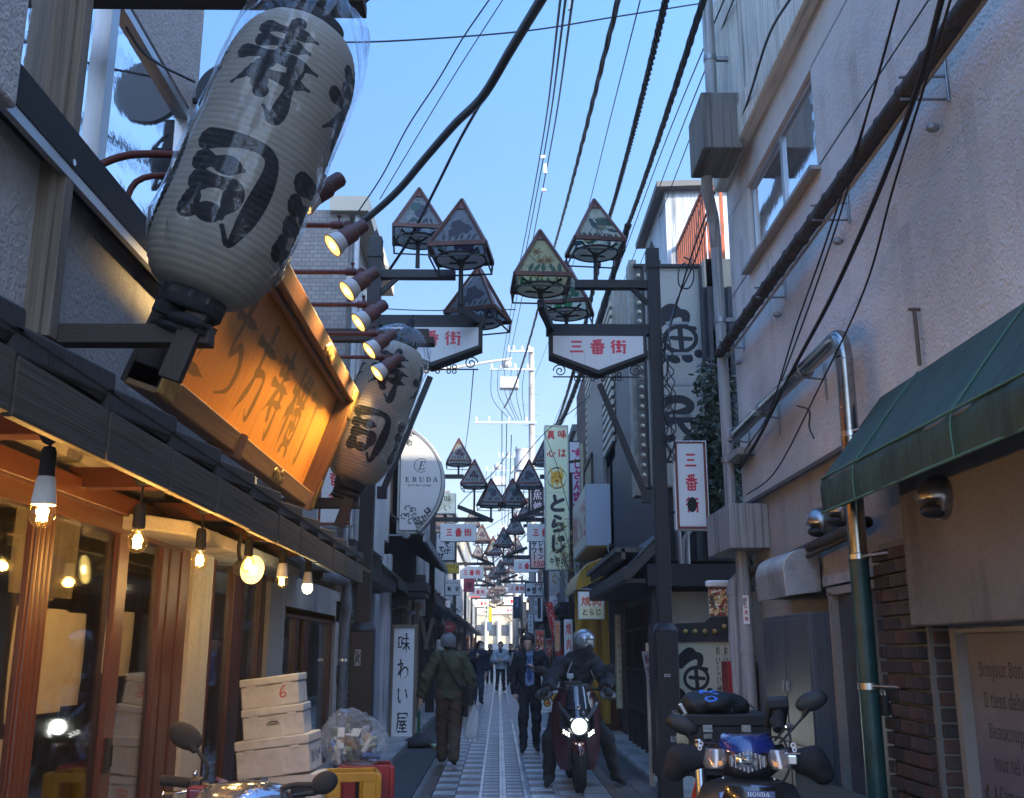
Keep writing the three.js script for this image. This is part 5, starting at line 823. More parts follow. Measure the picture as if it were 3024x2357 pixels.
{ // oval sign
  const cx = -1.7, y0 = 3.44, h = 1.84, w = 0.74, t = T('oval_sign', 'half-oval white lounge sign with black scrollwork and the word ERUDA', 'sign', [-1.74, 3.42, -17.5]);
  const s = new THREE.Shape(); s.moveTo(0, 0); s.lineTo(0.34, 0); s.bezierCurveTo(0.68, 0.3, 0.86, 0.7, 0.76, 1.12); s.bezierCurveTo(0.68, 1.46, 0.4, 1.72, 0.12, 1.88); s.lineTo(0, 1.8); s.lineTo(0, 0);
  M('cabinet', EX(s, 0.2, 0.012, 0, 0, -0.22), S([0.34, 0.34, 0.33], 0.4, { metalness: 0.5 }), t);
  const i = new THREE.Shape(); i.moveTo(0.04, 0.05); i.lineTo(0.32, 0.05); i.bezierCurveTo(0.63, 0.32, 0.8, 0.7, 0.71, 1.1); i.bezierCurveTo(0.64, 1.42, 0.38, 1.66, 0.12, 1.81); i.lineTo(0.04, 1.76); i.lineTo(0.04, 0.05);
  const g = new THREE.ShapeGeometry(i, 24), uv = g.attributes.uv; for (let k = 0; k < uv.count; k++) uv.setXY(k, uv.getX(k) / 0.8, uv.getY(k) / 1.9);
  M('rim', put(new THREE.ShapeGeometry(new THREE.Shape([...i.getPoints(24)].map((q) => new THREE.Vector2(0.38 + (q.x - 0.38) * 1.035, 0.93 + (q.y - 0.93) * 1.02)))), 0, 0, 0.0), black, t).position.z = 0.002;
  M('face', put(g, 0, 0, 0.006), sheet(512, 1216, (c, W, H) => {
    c.fillStyle = '#bdbdbb'; c.fillRect(0, 0, W, H);
    const curl = (x, y, r, d, a0, colr, lw) => { c.strokeStyle = colr; for (let k = 0; k < 26; k++) { const t0 = k / 26, a = a0 + d * t0 * 5.4, q = r * (1 - t0 * 0.85); c.lineWidth = lw * (0.3 + 0.7 * Math.sin(t0 * 3)); c.beginPath(); c.arc(x + q * Math.cos(a), y + q * Math.sin(a), lw * 0.5, 0, 7); c.fillStyle = colr; c.fill(); if (k % 4 === 1) { c.beginPath(); c.ellipse(x + (q + r * 0.22) * Math.cos(a), y + (q + r * 0.22) * Math.sin(a), lw * 1.3, lw * 0.55, a + 0.8, 0, 7); c.fill(); } } };
    for (let k = 0; k < 16; k++) curl(60 + rnd() * 300, 930 + rnd() * 220, 26 + rnd() * 30, rnd() < 0.5 ? 1 : -1, rnd() * 6, '#191919', 8);
    for (let k = 0; k < 9; k++) curl(60 + rnd() * 190, 90 + rnd() * 150, 24 + rnd() * 24, rnd() < 0.5 ? 1 : -1, rnd() * 6, '#191919', 7);
    for (let k = 0; k < 9; k++) curl(130 + rnd() * 260, 330 + rnd() * 420, 44 + rnd() * 46, rnd() < 0.5 ? 1 : -1, rnd() * 6, '#b9b9b9', 12);
    c.strokeStyle = '#222'; c.lineWidth = 7; c.beginPath(); c.arc(250, 470, 76, 0.9, 5.4); c.stroke(); c.font = 'italic 130px serif'; c.fillStyle = '#222'; c.fillText('E', 208, 516);
    c.fillStyle = '#151515'; c.font = 'bold 76px serif'; [...'ERUDA'].forEach((q, k) => c.fillText(q, 76 + k * 76, 655)); c.font = 'bold 32px sans-serif'; c.fillStyle = '#444'; c.fillText("Girl's Bar Lounge", 104, 702);
  }, 0.3), t, true);
}
// ---------------------------------------------------------------- generic shop houses further along
function house(side, z0, z1, h, wall, label, o = {}) {
  const t = T('shop_house', label, 'building'), L = z0 - z1, zc = (z0 + z1) / 2, x = side * (o.x ?? 2.1), D = 5, n = Math.max(1, Math.round(L / 2.4)), fl = Math.max(1, Math.round((h - 3) / 2.6));
  M('wall', [BX(D, h - 2.7, L - 0.03, x + side * D / 2, 2.7 + (h - 2.7) / 2, zc), BX(D - 0.5, 2.7, L - 0.1, x + side * (D / 2 + 0.35), 1.35, zc)], wall, t);
  M('parapet', BX(D + 0.12, 0.18, L + 0.05, x + side * (D / 2 - 0.06), h + 0.09, zc), o.edge ?? greyWall, t);
  M('canopy', BX(o.canopy ?? 0.5, 0.12, L - 0.4, x - side * (o.canopy ?? 0.5) / 2, 2.66, zc), o.can ?? black2, t);
  for (let f = 0; f < fl; f++) for (let i = 0; i < n; i++) { const z = z0 - (i + 0.5) * L / n, y = 3.9 + f * 2.6; if (y + 0.6 > h) continue; const w = M('window', [BX(0.05, 1.2, 0.06, x - side * 0.02, y, z - 0.7), BX(0.05, 1.2, 0.06, x - side * 0.02, y, z + 0.7), BX(0.05, 0.06, 1.46, x - side * 0.02, y + 0.6, z), BX(0.08, 0.06, 1.5, x - side * 0.03, y - 0.6, z), BX(0.04, 1.2, 0.05, x - side * 0.02, y, z)], alu, t); M('pane', BX(0.02, 1.16, 1.36, x - side * 0.005, y, z), darkPane, w); }
  { const f = 0.001; const z = z0 - 0.0; const w = []; for (let y = 4; y + 0.7 < h; y += 2.6) w.push(BX(1.1, 1.1, 0.06, x + side * 1.6, y, z - 0.0)); if (w.length) M('window', w, darkPane, t); }
  for (let i = 0; i < n; i++) { const z = z0 - (i + 0.5) * L / n; M(i % 2 ? 'shop_door' : 'shop_window', [BX(0.06, 2.3, 0.07, x + side * 0.02, 1.2, z - 0.9), BX(0.06, 2.3, 0.07, x + side * 0.02, 1.2, z + 0.9), BX(0.06, 0.1, 1.8, x + side * 0.02, 2.3, z), BX(0.05, 0.5, 1.8, x + side * 0.05, 0.3, z)], i % 2 ? darkWood : redWood, t); }
  return t;
}
house(-1, -25.2, -31, 5.4, greyWall, 'grey house behind the second left street post', { x: 2.05 });
house(-1, -31, -37.5, 6.2, S([0.12, 0.09, 0.075], 0.85, { map: tBrick }), 'brown brick house on the left beyond the grey one', { x: 2.0 });
house(-1, -37.5, -46, 7, darkWall, 'dark fronted house on the left by the red vertical sign', { x: 1.95 });
house(-1, -46, -56, 6, paleWall, 'pale house midway down the left row', { x: 1.9 });
house(-1, -56, -68, 7.5, creamWall, 'cream house catching sun on the left near the far end', { x: 1.9 });
house(-1, -68, -84, 6.5, paleWall, 'last white house on the left of the street', { x: 1.8 });
house(1, -27.4, -33, 7.3, paleWall, 'white house behind the tall cream sign', { x: 2.1 });
house(1, -33, -40, 6.2, greyWall, 'grey house on the right behind the concrete utility pole', { x: 1.95 });
house(1, -40, -50, 6.5, S([0.2, 0.12, 0.09], 0.85, { map: tBrick }), 'reddish brick house midway down the right row', { x: 1.85 });
house(1, -50, -62, 4.2, creamWall, 'cream house on the right beyond the brick one', { x: 1.75 });
house(1, -62, -82, 3.6, greyWall, 'last grey house on the right of the street', { x: 1.6 });
{ // right: brick house with yellow awning, slatted and panelled upper buildings
  const t = T('brick_house', 'dark brick house with old window boards behind the yellow awning', 'building');
  M('wall', [BX(4, 5.6, 8.4, 4.1, 5.4, -23.0), BX(4, 2.6, 8.4, 4.25, 1.3, -23.0)], brickWall, t);
  M('wall', [BX(0.06, 2.6, 3.5, 2.06, 5.9, -21.5), BX(3.6, 1.6, 0.1, 3.9, 4.6, -18.75)], tileWall, t);
  M('wall', BX(1.3, 5.2, 0.12, 2.85, 5.4, -18.7), S([0.16, 0.155, 0.15], 0.9, { map: tStuccoC }), t);
  M('window', [BX(0.1, 1.9, 1.9, 2.06, 4.6, -22.9)], S([0.4, 0.33, 0.2], 0.7, { map: tGrain }), t); M('window_frame', [BX(0.14, 2.0, 0.1, 2.05, 4.6, -21.9), BX(0.14, 2.0, 0.1, 2.05, 4.6, -23.9), BX(0.14, 0.1, 2.1, 2.05, 5.6, -22.9)], darkWood, t);
  const sl = S([0.5, 0.46, 0.36], 0.6, { map: tStreak });
  const h = T('slatted_house', 'tall house with cream horizontal slats and an orange railing above the fish sign', 'building');
  const o = []; for (let y = 5.2; y < 7.9; y += 0.17) o.push(BX(0.05, 0.1, 5.6, 2.06, y, -20.9)); for (let y = 5.0; y < 8.2; y += 0.16) o.push(CY(0.07, 0.07, 0.62, 6, 2.86, y, -18.15, 0, 0, Math.PI / 2));
  M('slats', o, sl, h).userData.kind = 'stuff'; M('wall', [BX(4.4, 3.2, 5.4, 4.3, 6.5, -21.0)], S([0.35, 0.33, 0.28], 0.8, { map: tStreak }), h);
  M('penthouse', [BX(1.2, 2.9, 2.4, 3.42, 7.7, -17.4)], S([0.45, 0.47, 0.49], 0.4, { metalness: 0.4, map: tStreak }), h); M('penthouse_roof', [BX(1.45, 0.1, 2.8, 3.38, 9.2, -17.4, 0, 0, 0.04)], S([0.1, 0.1, 0.1], 0.6), h);
  M('window', BX(0.7, 1.0, 0.06, 3.5, 7.9, -16.18), alu, h); M('pane', BX(0.62, 0.92, 0.02, 3.5, 7.9, -16.14), mirrorPane, h);
  const rail = [BX(0.05, 0.06, 2.6, 3.0, 8.1, -15.2), BX(1.2, 0.06, 0.05, 3.6, 8.1, -13.95)]; for (let z = -14; z > -16.5; z -= 0.17) rail.push(BX(0.025, 1.2, 0.09, 3.0, 7.5, z)); for (let x = 3.05; x < 4.1; x += 0.2) rail.push(BX(0.05, 1.2, 0.025, x, 7.5, -13.95));
  M('railing', rail, S([0.45, 0.1, 0.03], 0.6, { map: tWear }), h);
  M('balcony_wall', [BX(1.6, 1.2, 0.2, 3.75, 6.35, -13.9), BX(0.2, 1.2, 3, 3.02, 6.35, -15.3)], S([0.42, 0.36, 0.27], 0.9, { map: tStuccoC }), h);
  M('stair_wall', [BX(1.0, 2.4, 0.2, 3.4, 5.0, -13.6), BX(0.5, 0.8, 0.4, 3.1, 5.3, -13.4)], S([0.03, 0.032, 0.04], 0.6), h); M('stair_bars', [0, 1, 2, 3, 4, 5, 6].map((i) => BX(0.03, 1.0, 0.03, 2.95 + i * 0.1, 4.25, -13.35)), alu, h);
  M('corrugated_panel', Array.from({ length: 9 }, (_, i) => CY(0.05, 0.05, 1.3, 6, 2.9 + i * 0.08, 3.5, -13.3)), S([0.5, 0.38, 0.16], 0.5, { map: tWear }), h);
}
{
  const y = T('yellow_awning', 'yellow fabric awning and curtain of the grill restaurant', 'awning');
  const yel = P([0.62, 0.34, 0.02], 0.75, { transmission: 0.25, thickness: 0, map: tStreak, side: THREE.DoubleSide });
  const q = [[2.15, 3.12], [1.85, 3.1], [1.6, 3.0], [1.46, 2.86], [1.4, 2.7], [1.38, 2.52]], g = new THREE.BufferGeometry(), p = [], ix = [];
  for (let j = 0; j <= 24; j++) q.forEach((k) => p.push(k[0], k[1] + 0.015 * Math.sin(j * 1.3), -18.7 - j * 0.13)); for (let j = 0; j < 24; j++) for (let i = 0; i < 5; i++) { const a = j * 6 + i; ix.push(a, a + 1, a + 6, a + 6, a + 1, a + 7); }
  g.setAttribute('position', new THREE.Float32BufferAttribute(p, 3)); g.setIndex(ix); g.setAttribute('uv', new THREE.Float32BufferAttribute(new Float32Array(p.length / 3 * 2), 2)); g.computeVertexNormals();
  const end = new THREE.Shape(q.map((k) => new THREE.Vector2(k[0], k[1]))); end.lineTo(2.15, 2.9);
  M('canopy_cloth', [g, put(new THREE.ShapeGeometry(end), 0, 0, -18.7)], yel, y);
  const cg = new THREE.PlaneGeometry(0.62, 2.4, 24, 6), cp = cg.attributes.position; for (let i = 0; i < cp.count; i++) cp.setZ(i, 0.05 * Math.sin(cp.getX(i) * 24) * (0.6 - cp.getY(i) * 0.2)); cg.computeVertexNormals();
  M('curtain', [put(cg, 1.72, 1.4, -19.4)], yel, y);
  M('awning_frame', [RODs([1.39, 2.55, -18.7], [1.39, 2.55, -21.8], 0.015), RODs([2.1, 2.55, -18.72], [1.39, 2.55, -18.72], 0.015), TB([[2.1, 3.3, -18.6], [1.98, 3.34, -18.5], [1.95, 3.2, -18.4], [2.05, 3.05, -18.4]], 0.014)], dull, y);
  const b = T('light_box', 'long cream light box sign with red lettering over the yellow awning', 'sign'); // parallel to the street
  M('cabinet', [BX(0.46, 1.15, 3.4, 1.85, 3.95, -20.8)], S([0.36, 0.4, 0.46], 0.5), b); M('underside', BX(0.44, 0.03, 3.3, 1.85, 3.36, -20.8), S([0.5, 0.38, 0.16], 0.7), b);
  M('face', PL(3.36, 1.1, 1.615, 3.95, -20.8, 0, -Math.PI / 2), sheet(512, 170, (c, w, h) => { c.fillStyle = '#d8cdb4'; c.fillRect(0, 0, w, h); word(c, '焼肉とらじ生', 20, 30, 64, 110, 13, { color: '#b02a24', row: 1, gap: 18 }); }, 0.5), b, true);
}
// ---------------------------------------------------------------- hanging signs
function sign(name, label, a, b, d, draw, o = {}) { // a top left, b bottom right, both on the sign's front plane
  const w = b[0] - a[0], h = a[1] - b[1], t = T(name, label, 'sign', [a[0] + w / 2, b[1], a[2]], o.turn ?? 0);
  M('cabinet', RB(w, h, d, 0.008, 0, h / 2, -d / 2), o.side ?? dull, t);
  if (o.frame) M('frame', [BX(0.03, h, 0.03, -w / 2 + 0.015, h / 2, 0), BX(0.03, h, 0.03, w / 2 - 0.015, h / 2, 0), BX(w - 0.06, 0.03, 0.03, 0, 0.015, 0), BX(w - 0.06, 0.03, 0.03, 0, h - 0.015, 0)], o.frame, t);
  const W = Math.min(1024, Math.round(w * (o.res ?? 260))), H = Math.min(2048, Math.round(h * (o.res ?? 260)));
  M('face', PL(w - 0.04, h - 0.04, 0, h / 2, 0.004), sheet(W, H, (c) => { c.save(); SX = W / 100; SY = H / 100; c.scale(SX, SY); draw(c, W / H); SX = SY = 1; c.restore(); }, 0.45, o.mat), t, true);
  if (o.arm) M('bracket', [BX(o.arm, 0.05, 0.05, Math.sign(o.arm) * (w / 2) + o.arm / 2, h * 0.85, -d / 2), BX(o.arm, 0.05, 0.05, Math.sign(o.arm) * (w / 2) + o.arm / 2, h * 0.12, -d / 2)].map((g) => g), black2, t);
  return t;
}
const bg = (f) => (c) => { c.fillStyle = f; c.fillRect(0, 0, 100, 100); };
sign('tall_sign', 'tall cream vertical sign with a yellow tiger head and big black characters', [1.073,6.713,-24], [1.645,3.283,-24], 0.3, (c, r) => {
  bg('#dcdeb4')(c); c.fillStyle = 'rgba(120,118,80,.4)'; c.fillRect(0, 47, 100, 0.3);
  word(c, '真', 6, 3, 38, 6.6, 6, { color: '#c8342c' }); word(c, '味', 56, 2.5, 38, 6.6, 6, { color: '#c8342c' }); word(c, '心', 6, 16, 38, 6.4, 6, { color: '#c8342c' }); word(c, 'は', 56, 16, 38, 6.4, 6, { color: '#c8342c' });
  c.strokeStyle = '#4a4a2c'; c.lineWidth = 1; c.beginPath(); c.ellipse(50, 37, 42, 7.2, 0, 0, 7); c.stroke();
  c.fillStyle = '#dba21e'; c.beginPath(); c.ellipse(50, 36.6, 27, 4.6, 0, 0, 7); c.fill(); for (const [x, y] of [[28, 33.2], [72, 32.4], [50, 40.6], [30, 41.5], [70, 41.2]]) { c.beginPath(); c.ellipse(x, y, 9, 1.7, 0.4, 0, 7); c.fill(); }
  c.fillStyle = '#7a4d10'; for (const [x, y, a, b] of [[40, 36, 5, 0.5], [60, 36, 5, 0.5], [50, 39, 7, 0.8], [50, 34, 3, 0.5], [30, 37, 4, 0.4], [70, 37, 4, 0.4]]) { c.beginPath(); c.ellipse(x, y, a, b, 0, 0, 7); c.fill(); }
  word(c, 'とらじ', 12, 49, 76, 11.5, 15, { color: '#1b1c1c', brush: 2, gap: 2.6 });
  word(c, '中野店', 14, 92.2, 22, 4.4, 3.2, { color: '#23241f', row: 1, gap: 3 });
}, { res: 300, side: S([0.42, 0.42, 0.36], 0.5), frame: S([0.45, 0.46, 0.38], 0.5) });
sign('sushi_sign', 'tall white sign with flowing magenta characters behind the cream pole', [1.812,6.841,-26.5], [2.365,4.607,-26.5], 0.25, (c) => { bg('#d6d4d8')(c); word(c, 'すしさんまい', 14, 9, 54, 11, 10, { color: '#bf2a62', brush: 1, gap: 2 }); word(c, 'い', 78, 10, 12, 4, 1); word(c, '店屋中店', 80, 18, 12, 4, 1, { gap: 1 }); }, { frame: black2 });
{ const t = T('sign_pole', 'cream painted steel pole with rusty arms carrying the tall signs', 'pole', [0, 0, -24.2]); const x0 = [1.983,3.039,-24.2], m = S([0.5, 0.42, 0.28], 0.6, { map: tStreak }); M('pole', RODs([x0[0], 0, 0], [x0[0], 6.3, 0], 0.055, 14), m, t); M('arm', [5.9, 4.75, 3.75, 3.45].map((y, i) => RODs([x0[0] + (i % 2 ? 0.75 : 0), y, 0], [x0[0] - (i % 2 ? 0 : 0.3), y - 0.04, 0], 0.035, 8)), S([0.12, 0.06, 0.035], 0.85, { map: tWear }), t); M('brace', BAR([x0[0] - 0.2, 3.7, 0], [x0[0] + 0.6, 2.9, 0.3], 0.06, 0.06), black2, t); M('cable', TB([[x0[0] + 0.05, 4.7, 0.05], [x0[0] + 0.16, 4.4, 0.05], [x0[0] + 0.12, 4.0, 0.05], [x0[0], 3.8, 0.05]], 0.012), blackMatte, t); }
sign('grill_sign', 'square white sign with red and green-black lettering for grilled meat', [1.389,2.485,-18.3], [1.849,2.009,-18.3], 0.14, (c) => { const g = c.createLinearGradient(0, 40, 0, 100); g.addColorStop(0, '#ece9e2'); g.addColorStop(0.5, '#dfe8b4'); g.addColorStop(1, '#e4ead0'); c.fillStyle = g; c.fillRect(0, 0, 100, 100); word(c, '焼肉', 7, 14, 40, 38, 6.4, { color: '#c41f28', row: 1, gap: 5 }); word(c, 'とらじ', 10, 64, 24, 24, 4.6, { color: '#1d2a16', row: 1, gap: 4, brush: 2 }); }, { res: 480, side: whiteP, mat: { emissive: new THREE.Color(0.9, 0.9, 0.75), emissiveIntensity: 0.03 } });
sign('grill_banner', 'tall white board with large red grilled meat characters below the yellow awning', [1.273,2.07,-20.5], [1.437,1.367,-20.5], 0.05, (c) => { bg('#dcd8d2')(c); word(c, '焼肉', 10, 6, 86, 36, 11, { color: '#c8202a', gap: 8 }); }, { side: whiteP });
sign('orange_board', 'plain orange sheet board beside the red grilled meat banner', [1.159,2.083,-22], [1.29,1.453,-22], 0.05, (c) => { bg('#dc9a6a')(c); c.fillStyle = 'rgba(200,80,40,.3)'; c.fillRect(10, 10, 80, 30); });
sign('party_banner', 'long narrow cream banner with red year-end party lettering', [1.916,2.068,-17.4], [2.026,0.558,-17.4], 0.02, (c) => { bg('#d9cfa6')(c); word(c, '忘年会新年会承ります', 50, 2, 40, 7.6, 6, { color: '#b5282c', gap: 1.6 }); word(c, '大すしさんまいとらじすしま', 14, 6, 22, 4.6, 2, { color: '#3a3626', gap: 1.4 }); }, { res: 420, side: S([0.4, 0.35, 0.2], 0.8) });
sign('lemon_sour_sign', 'pink and white drink price sign with black script and red 150', [0.893,4.81,-30], [1.337,3.768,-30], 0.2, (c, r) => { const g = c.createLinearGradient(0, 20, 0, 100); g.addColorStop(0, '#e8e2de'); g.addColorStop(1, '#eab09a'); c.fillStyle = g; c.fillRect(0, 0, 100, 100); c.fillStyle = '#c83228'; c.fillRect(10, 4, 80, 13); word(c, '生搾', 16, 5.5, 30, 10, 3, { color: '#f0e0d8', row: 1, gap: 4 }); word(c, 'サワー', 10, 24, 34, 16, 7, { color: '#18120f', gap: 2, brush: 2 }); word(c, 'レモン', 56, 22, 34, 16, 7, { color: '#18120f', gap: 2, brush: 2 }); c.save(); c.translate(8, 96); c.scale(1, 0.42); c.font = 'italic bold 54px sans-serif'; c.fillStyle = '#c5241f'; c.fillText('150', 0, 0); c.restore(); }, { res: 300, frame: black2 });
sign('black_sign', 'black sign with broken pink characters above the drink price sign', [0.911,6.084,-29.5], [1.299,5.24,-29.5], 0.2, (c) => { bg('#231614')(c); word(c, '魚焼', 12, 6, 76, 40, 9, { color: '#e6c8c4', brush: 1, gap: 6 }); });
sign('teashop_sign', 'white sign with brushed characters and round crest on the right beside the pole', [0.763,3.456,-31], [1.361,3.03,-31], 0.15, (c) => { bg('#dbd8d4')(c); c.fillStyle = '#22201e'; c.beginPath(); c.ellipse(17, 55, 10, 14, 0, 0, 7); c.fill(); word(c, '香や', 34, 34, 28, 50, 5, { color: '#181614', row: 1, gap: 6, brush: 1 }); word(c, '酒生大店', 50, 10, 9, 14, 2, { color: '#b04038', row: 1, gap: 2 }); }, { frame: black2, res: 220 });
sign('navy_sign', 'dark navy vertical sign on the right before the far end', [0.613,3.769,-46], [0.983,2.819,-46], 0.15, (c) => { bg('#1c2c40')(c); word(c, '店屋', 30, 8, 40, 18, 6, { color: '#6f8fb4', gap: 4 }); }, { res: 120 });
sign('ochre_sign', 'narrow ochre and white vertical sign beside the navy one', [0.959,3.394,-43], [1.129,2.32,-43], 0.12, (c) => { bg('#b89a5a')(c); c.fillStyle = '#d8d2c4'; c.fillRect(20, 8, 60, 80); word(c, '生大店', 30, 12, 40, 18, 8, { color: '#a04828', gap: 4 }); }, { res: 120 });
sign('housing_sign', 'white vertical strip with black characters strapped to the concrete pole', [1.061,2.772,-39], [1.285,2.057,-39], 0.05, (c) => { bg('#d0d4d4')(c); word(c, 'マナサレ', 24, 8, 54, 18, 8, { color: '#26302e', gap: 3 }); }, { res: 160 });
sign('striped_sign', 'black and white torn looking sign panels on the right', [1.174,3.196,-35], [1.468,2.397,-35], 0.1, (c) => { bg('#cfcfcb')(c); c.fillStyle = '#1a1a1c'; c.fillRect(36, 0, 46, 88); word(c, '大方', 4, 6, 26, 30, 6, { color: '#222', gap: 8 }); }, { res: 160 });
sign('menu_board', 'red and white food menu boards crowded beside the man in the suit', [0.875,1.964,-25.5], [1.109,1.324,-25.5], 0.06, (c) => { bg('#a8402e')(c); for (let i = 0; i < 40; i++) { c.fillStyle = ['#e8e0d4', '#c86a44', '#7c2a24', '#dfb070'][i % 4]; c.fillRect(rnd() * 86, 14 + rnd() * 80, 6 + rnd() * 16, 3 + rnd() * 8); } c.fillStyle = '#d4583a'; c.fillRect(0, 0, 100, 14); }, { res: 260 });
sign('menu_board', 'photo menu panel with dark red dishes right of the first menu boards', [1.084,1.745,-24.6], [1.266,1.32,-24.6], 0.06, (c) => { bg('#8c3a30')(c); for (let i = 0; i < 40; i++) { c.fillStyle = ['#e4d8cc', '#b85a40', '#5c2420', '#d8b890'][i % 4]; c.fillRect(rnd() * 86, rnd() * 92, 6 + rnd() * 18, 3 + rnd() * 7); } }, { res: 260 });
// left signs
sign('flavour_sign', 'cream sign with loose brush strokes behind the second left post', [-1.782,5.739,-28.5], [-1.211,5.162,-28.5], 0.2, (c) => { bg('#cfc6a4')(c); c.fillStyle = 'rgba(245,238,210,.6)'; c.beginPath(); c.moveTo(0, 100); c.lineTo(100, 40); c.lineTo(100, 100); c.fill(); word(c, '味い', 40, 6, 40, 40, 4, { color: '#2a241c', brush: 1, gap: 6 }); word(c, 'しさい', 22, 30, 12, 10, 2, { color: '#5a5040' }); }, { res: 240 });
sign('chicken_sign', 'white sign with round crest and black hand-lettered kana on the left', [-1.645,4.456,-26.6], [-1.114,3.699,-26.6], 0.2, (c) => { bg('#dcdad6')(c); c.strokeStyle = '#15130f'; c.lineWidth = 4; c.beginPath(); c.ellipse(36, 14, 20, 13, 0, 0, 7); c.stroke(); c.fillStyle = '#15130f'; for (const [x, y, a, b] of [[30, 9, 7, 3], [44, 12, 5, 5], [30, 18, 5, 4], [42, 21, 6, 2]]) { c.beginPath(); c.ellipse(x, y, a, b, 0.6, 0, 7); c.fill(); } word(c, 'てけ', 42, 34, 28, 20, 6, { color: '#14120e', brush: 2, gap: 3 }); word(c, 'てけ', 14, 50, 26, 20, 6, { color: '#14120e', brush: 2, gap: 3 }); word(c, 'すしさんいまとやお', 82, 8, 8, 6, 1.4, { color: '#444', gap: 2 }); word(c, '高大店屋中', 70, 30, 7, 6, 1.4, { color: '#444', gap: 4 }); }, { res: 300, frame: black2 });
sign('yellow_sign', 'yellow sign with black kana below the white crest sign', [-1.62,4.007,-31], [-1.196,3.703,-31], 0.15, (c) => { bg('#b89a1c')(c); word(c, 'マンナン', 6, 12, 22, 36, 5, { color: '#1a160c', row: 1, gap: 2 }); c.save(); c.translate(10, 92); c.scale(0.5, 1); c.font = 'bold 36px sans-serif'; c.fillStyle = '#3a3214'; c.fillText('B1', 0, 0); c.restore(); }, { res: 240 });
sign('karaoke_sign', 'grey white sign with two black characters low on the left', [-1.717,3.653,-33], [-1.25,3.156,-33], 0.15, (c) => { bg('#b4b6b4')(c); word(c, '新会', 14, 42, 30, 34, 5, { color: '#1c1e1e', row: 1, gap: 26 }); word(c, 'おいしさやま', 6, 10, 12, 16, 2.4, { color: '#3a3c3c', row: 1, gap: 3 }); }, { res: 220 });
sign('red_sign', 'faded red vertical sign with two black characters on the left', [-1.366,4.61,-40], [-0.942,3.649,-40], 0.15, (c) => { bg('#a04450')(c); word(c, '大雅', 24, 18, 56, 26, 6, { color: '#1c0e10', brush: 1, gap: 18 }); }, { res: 200 });
sign('glowing_sign', 'small bright red-orange sign far down the left side', [-1.546,4.583,-56], [-0.989,4.212,-56], 0.2, (c) => { bg('#e8442a')(c); word(c, '魚屋', 8, 20, 38, 60, 8, { color: '#8a1410', row: 1, gap: 8 }); }, { res: 120, mat: { emissive: new THREE.Color(1, 0.12, 0.05), emissiveIntensity: 0.8 } });
sign('green_lettered_sign', 'white vertical sign with dark green characters in the distance', [-0.842,4.009,-60], [-0.595,3.141,-60], 0.15, (c) => { bg('#ccd2c4')(c); word(c, '焼肉店', 20, 8, 60, 24, 11, { color: '#1f3a2a', gap: 4 }); }, { res: 120 });
sign('yellow_banner', 'bright yellow vertical banner in the distance', [-0.595,3.917,-61], [-0.413,3.009,-61], 0.05, bg('#c8b414'), { res: 60 });
sign('pale_sign', 'pale blue-white square sign in the distance under the yellow banner', [-0.666,2.959,-57], [-0.384,2.463,-57], 0.12, (c) => { bg('#c4d0d4')(c); word(c, '大生', 30, 12, 40, 34, 7, { color: '#8a9aa0', gap: 4 }); }, { res: 80 });
{ // round red sign, white lanterns, statue-like lamps at the foot
  const p = [-1.226,2.049,-26.4], t = T('round_red_sign', 'round red sign with white letters S S S on the left', 'sign', p);
  M('disc', CY(0.145, 0.145, 0.08, 40, 0, 0, -0.05, Math.PI / 2), dull, t); M('face', put(new THREE.CircleGeometry(0.14, 40), 0, 0, -0.004), sheet(128, 128, (c, w, h) => { c.fillStyle = '#8d1c1c'; c.fillRect(0, 0, w, h); c.fillStyle = '#e0d8d0'; c.font = 'bold 34px sans-serif'; c.fillText('S·S·S', 14, 74); c.fillStyle = '#c06a60'; c.fillRect(40, 28, 48, 5); c.fillRect(34, 92, 60, 5); }, 0.5), t, true);
  const l = T('white_lantern', 'tall ribbed white paper lantern behind the man in the green jacket', 'lantern', [-1.308,1.147,-23.5]); const q = []; for (let i = 0; i <= 60; i++) q.push([0.1 - 0.008 * Math.abs(Math.sin(i * 0.52)) - 0.03 * ss(54, 60, i) - 0.03 * ss(6, 0, i), i * 0.0095]); M('lantern_body', LT(q, 24), P([0.66, 0.66, 0.62], 0.8, { transmission: 0.3, thickness: 0 }), l); ME('rim', [CY(0.075, 0.075, 0.02, 20, 0, 0.58, 0), CY(0.075, 0.075, 0.02, 20, 0, -0.01, 0)], blackMatte, l);
  const m = T('globe_lamp', 'round white globe lamp half hidden by the green jacket', 'lamp', [-1.314,1.316,-22.5]); M('globe', SP(0.09, 1, 1, 1, 0, 0, 0), P([0.7, 0.7, 0.68], 0.4), m); M('lamp_base', CY(0.03, 0.05, 0.12, 12, 0, -0.13, 0), blackMatte, m);
  const k = T('wooden_stand', 'leaning wooden A-frame board at the foot of the fish restaurant', 'A-board', [2.342,0,-19.985], 0.5); for (const s of [-1, 1]) M('board', BAR([0.0, 0.92, 0], [s * 0.2, 0, 0], 0.5, 0.025, [0, 0, 1]), paleWood, k); M('top_rail', RB(0.06, 0.05, 0.52, 0.006, 0, 0.93, 0), paleWood, k);
}
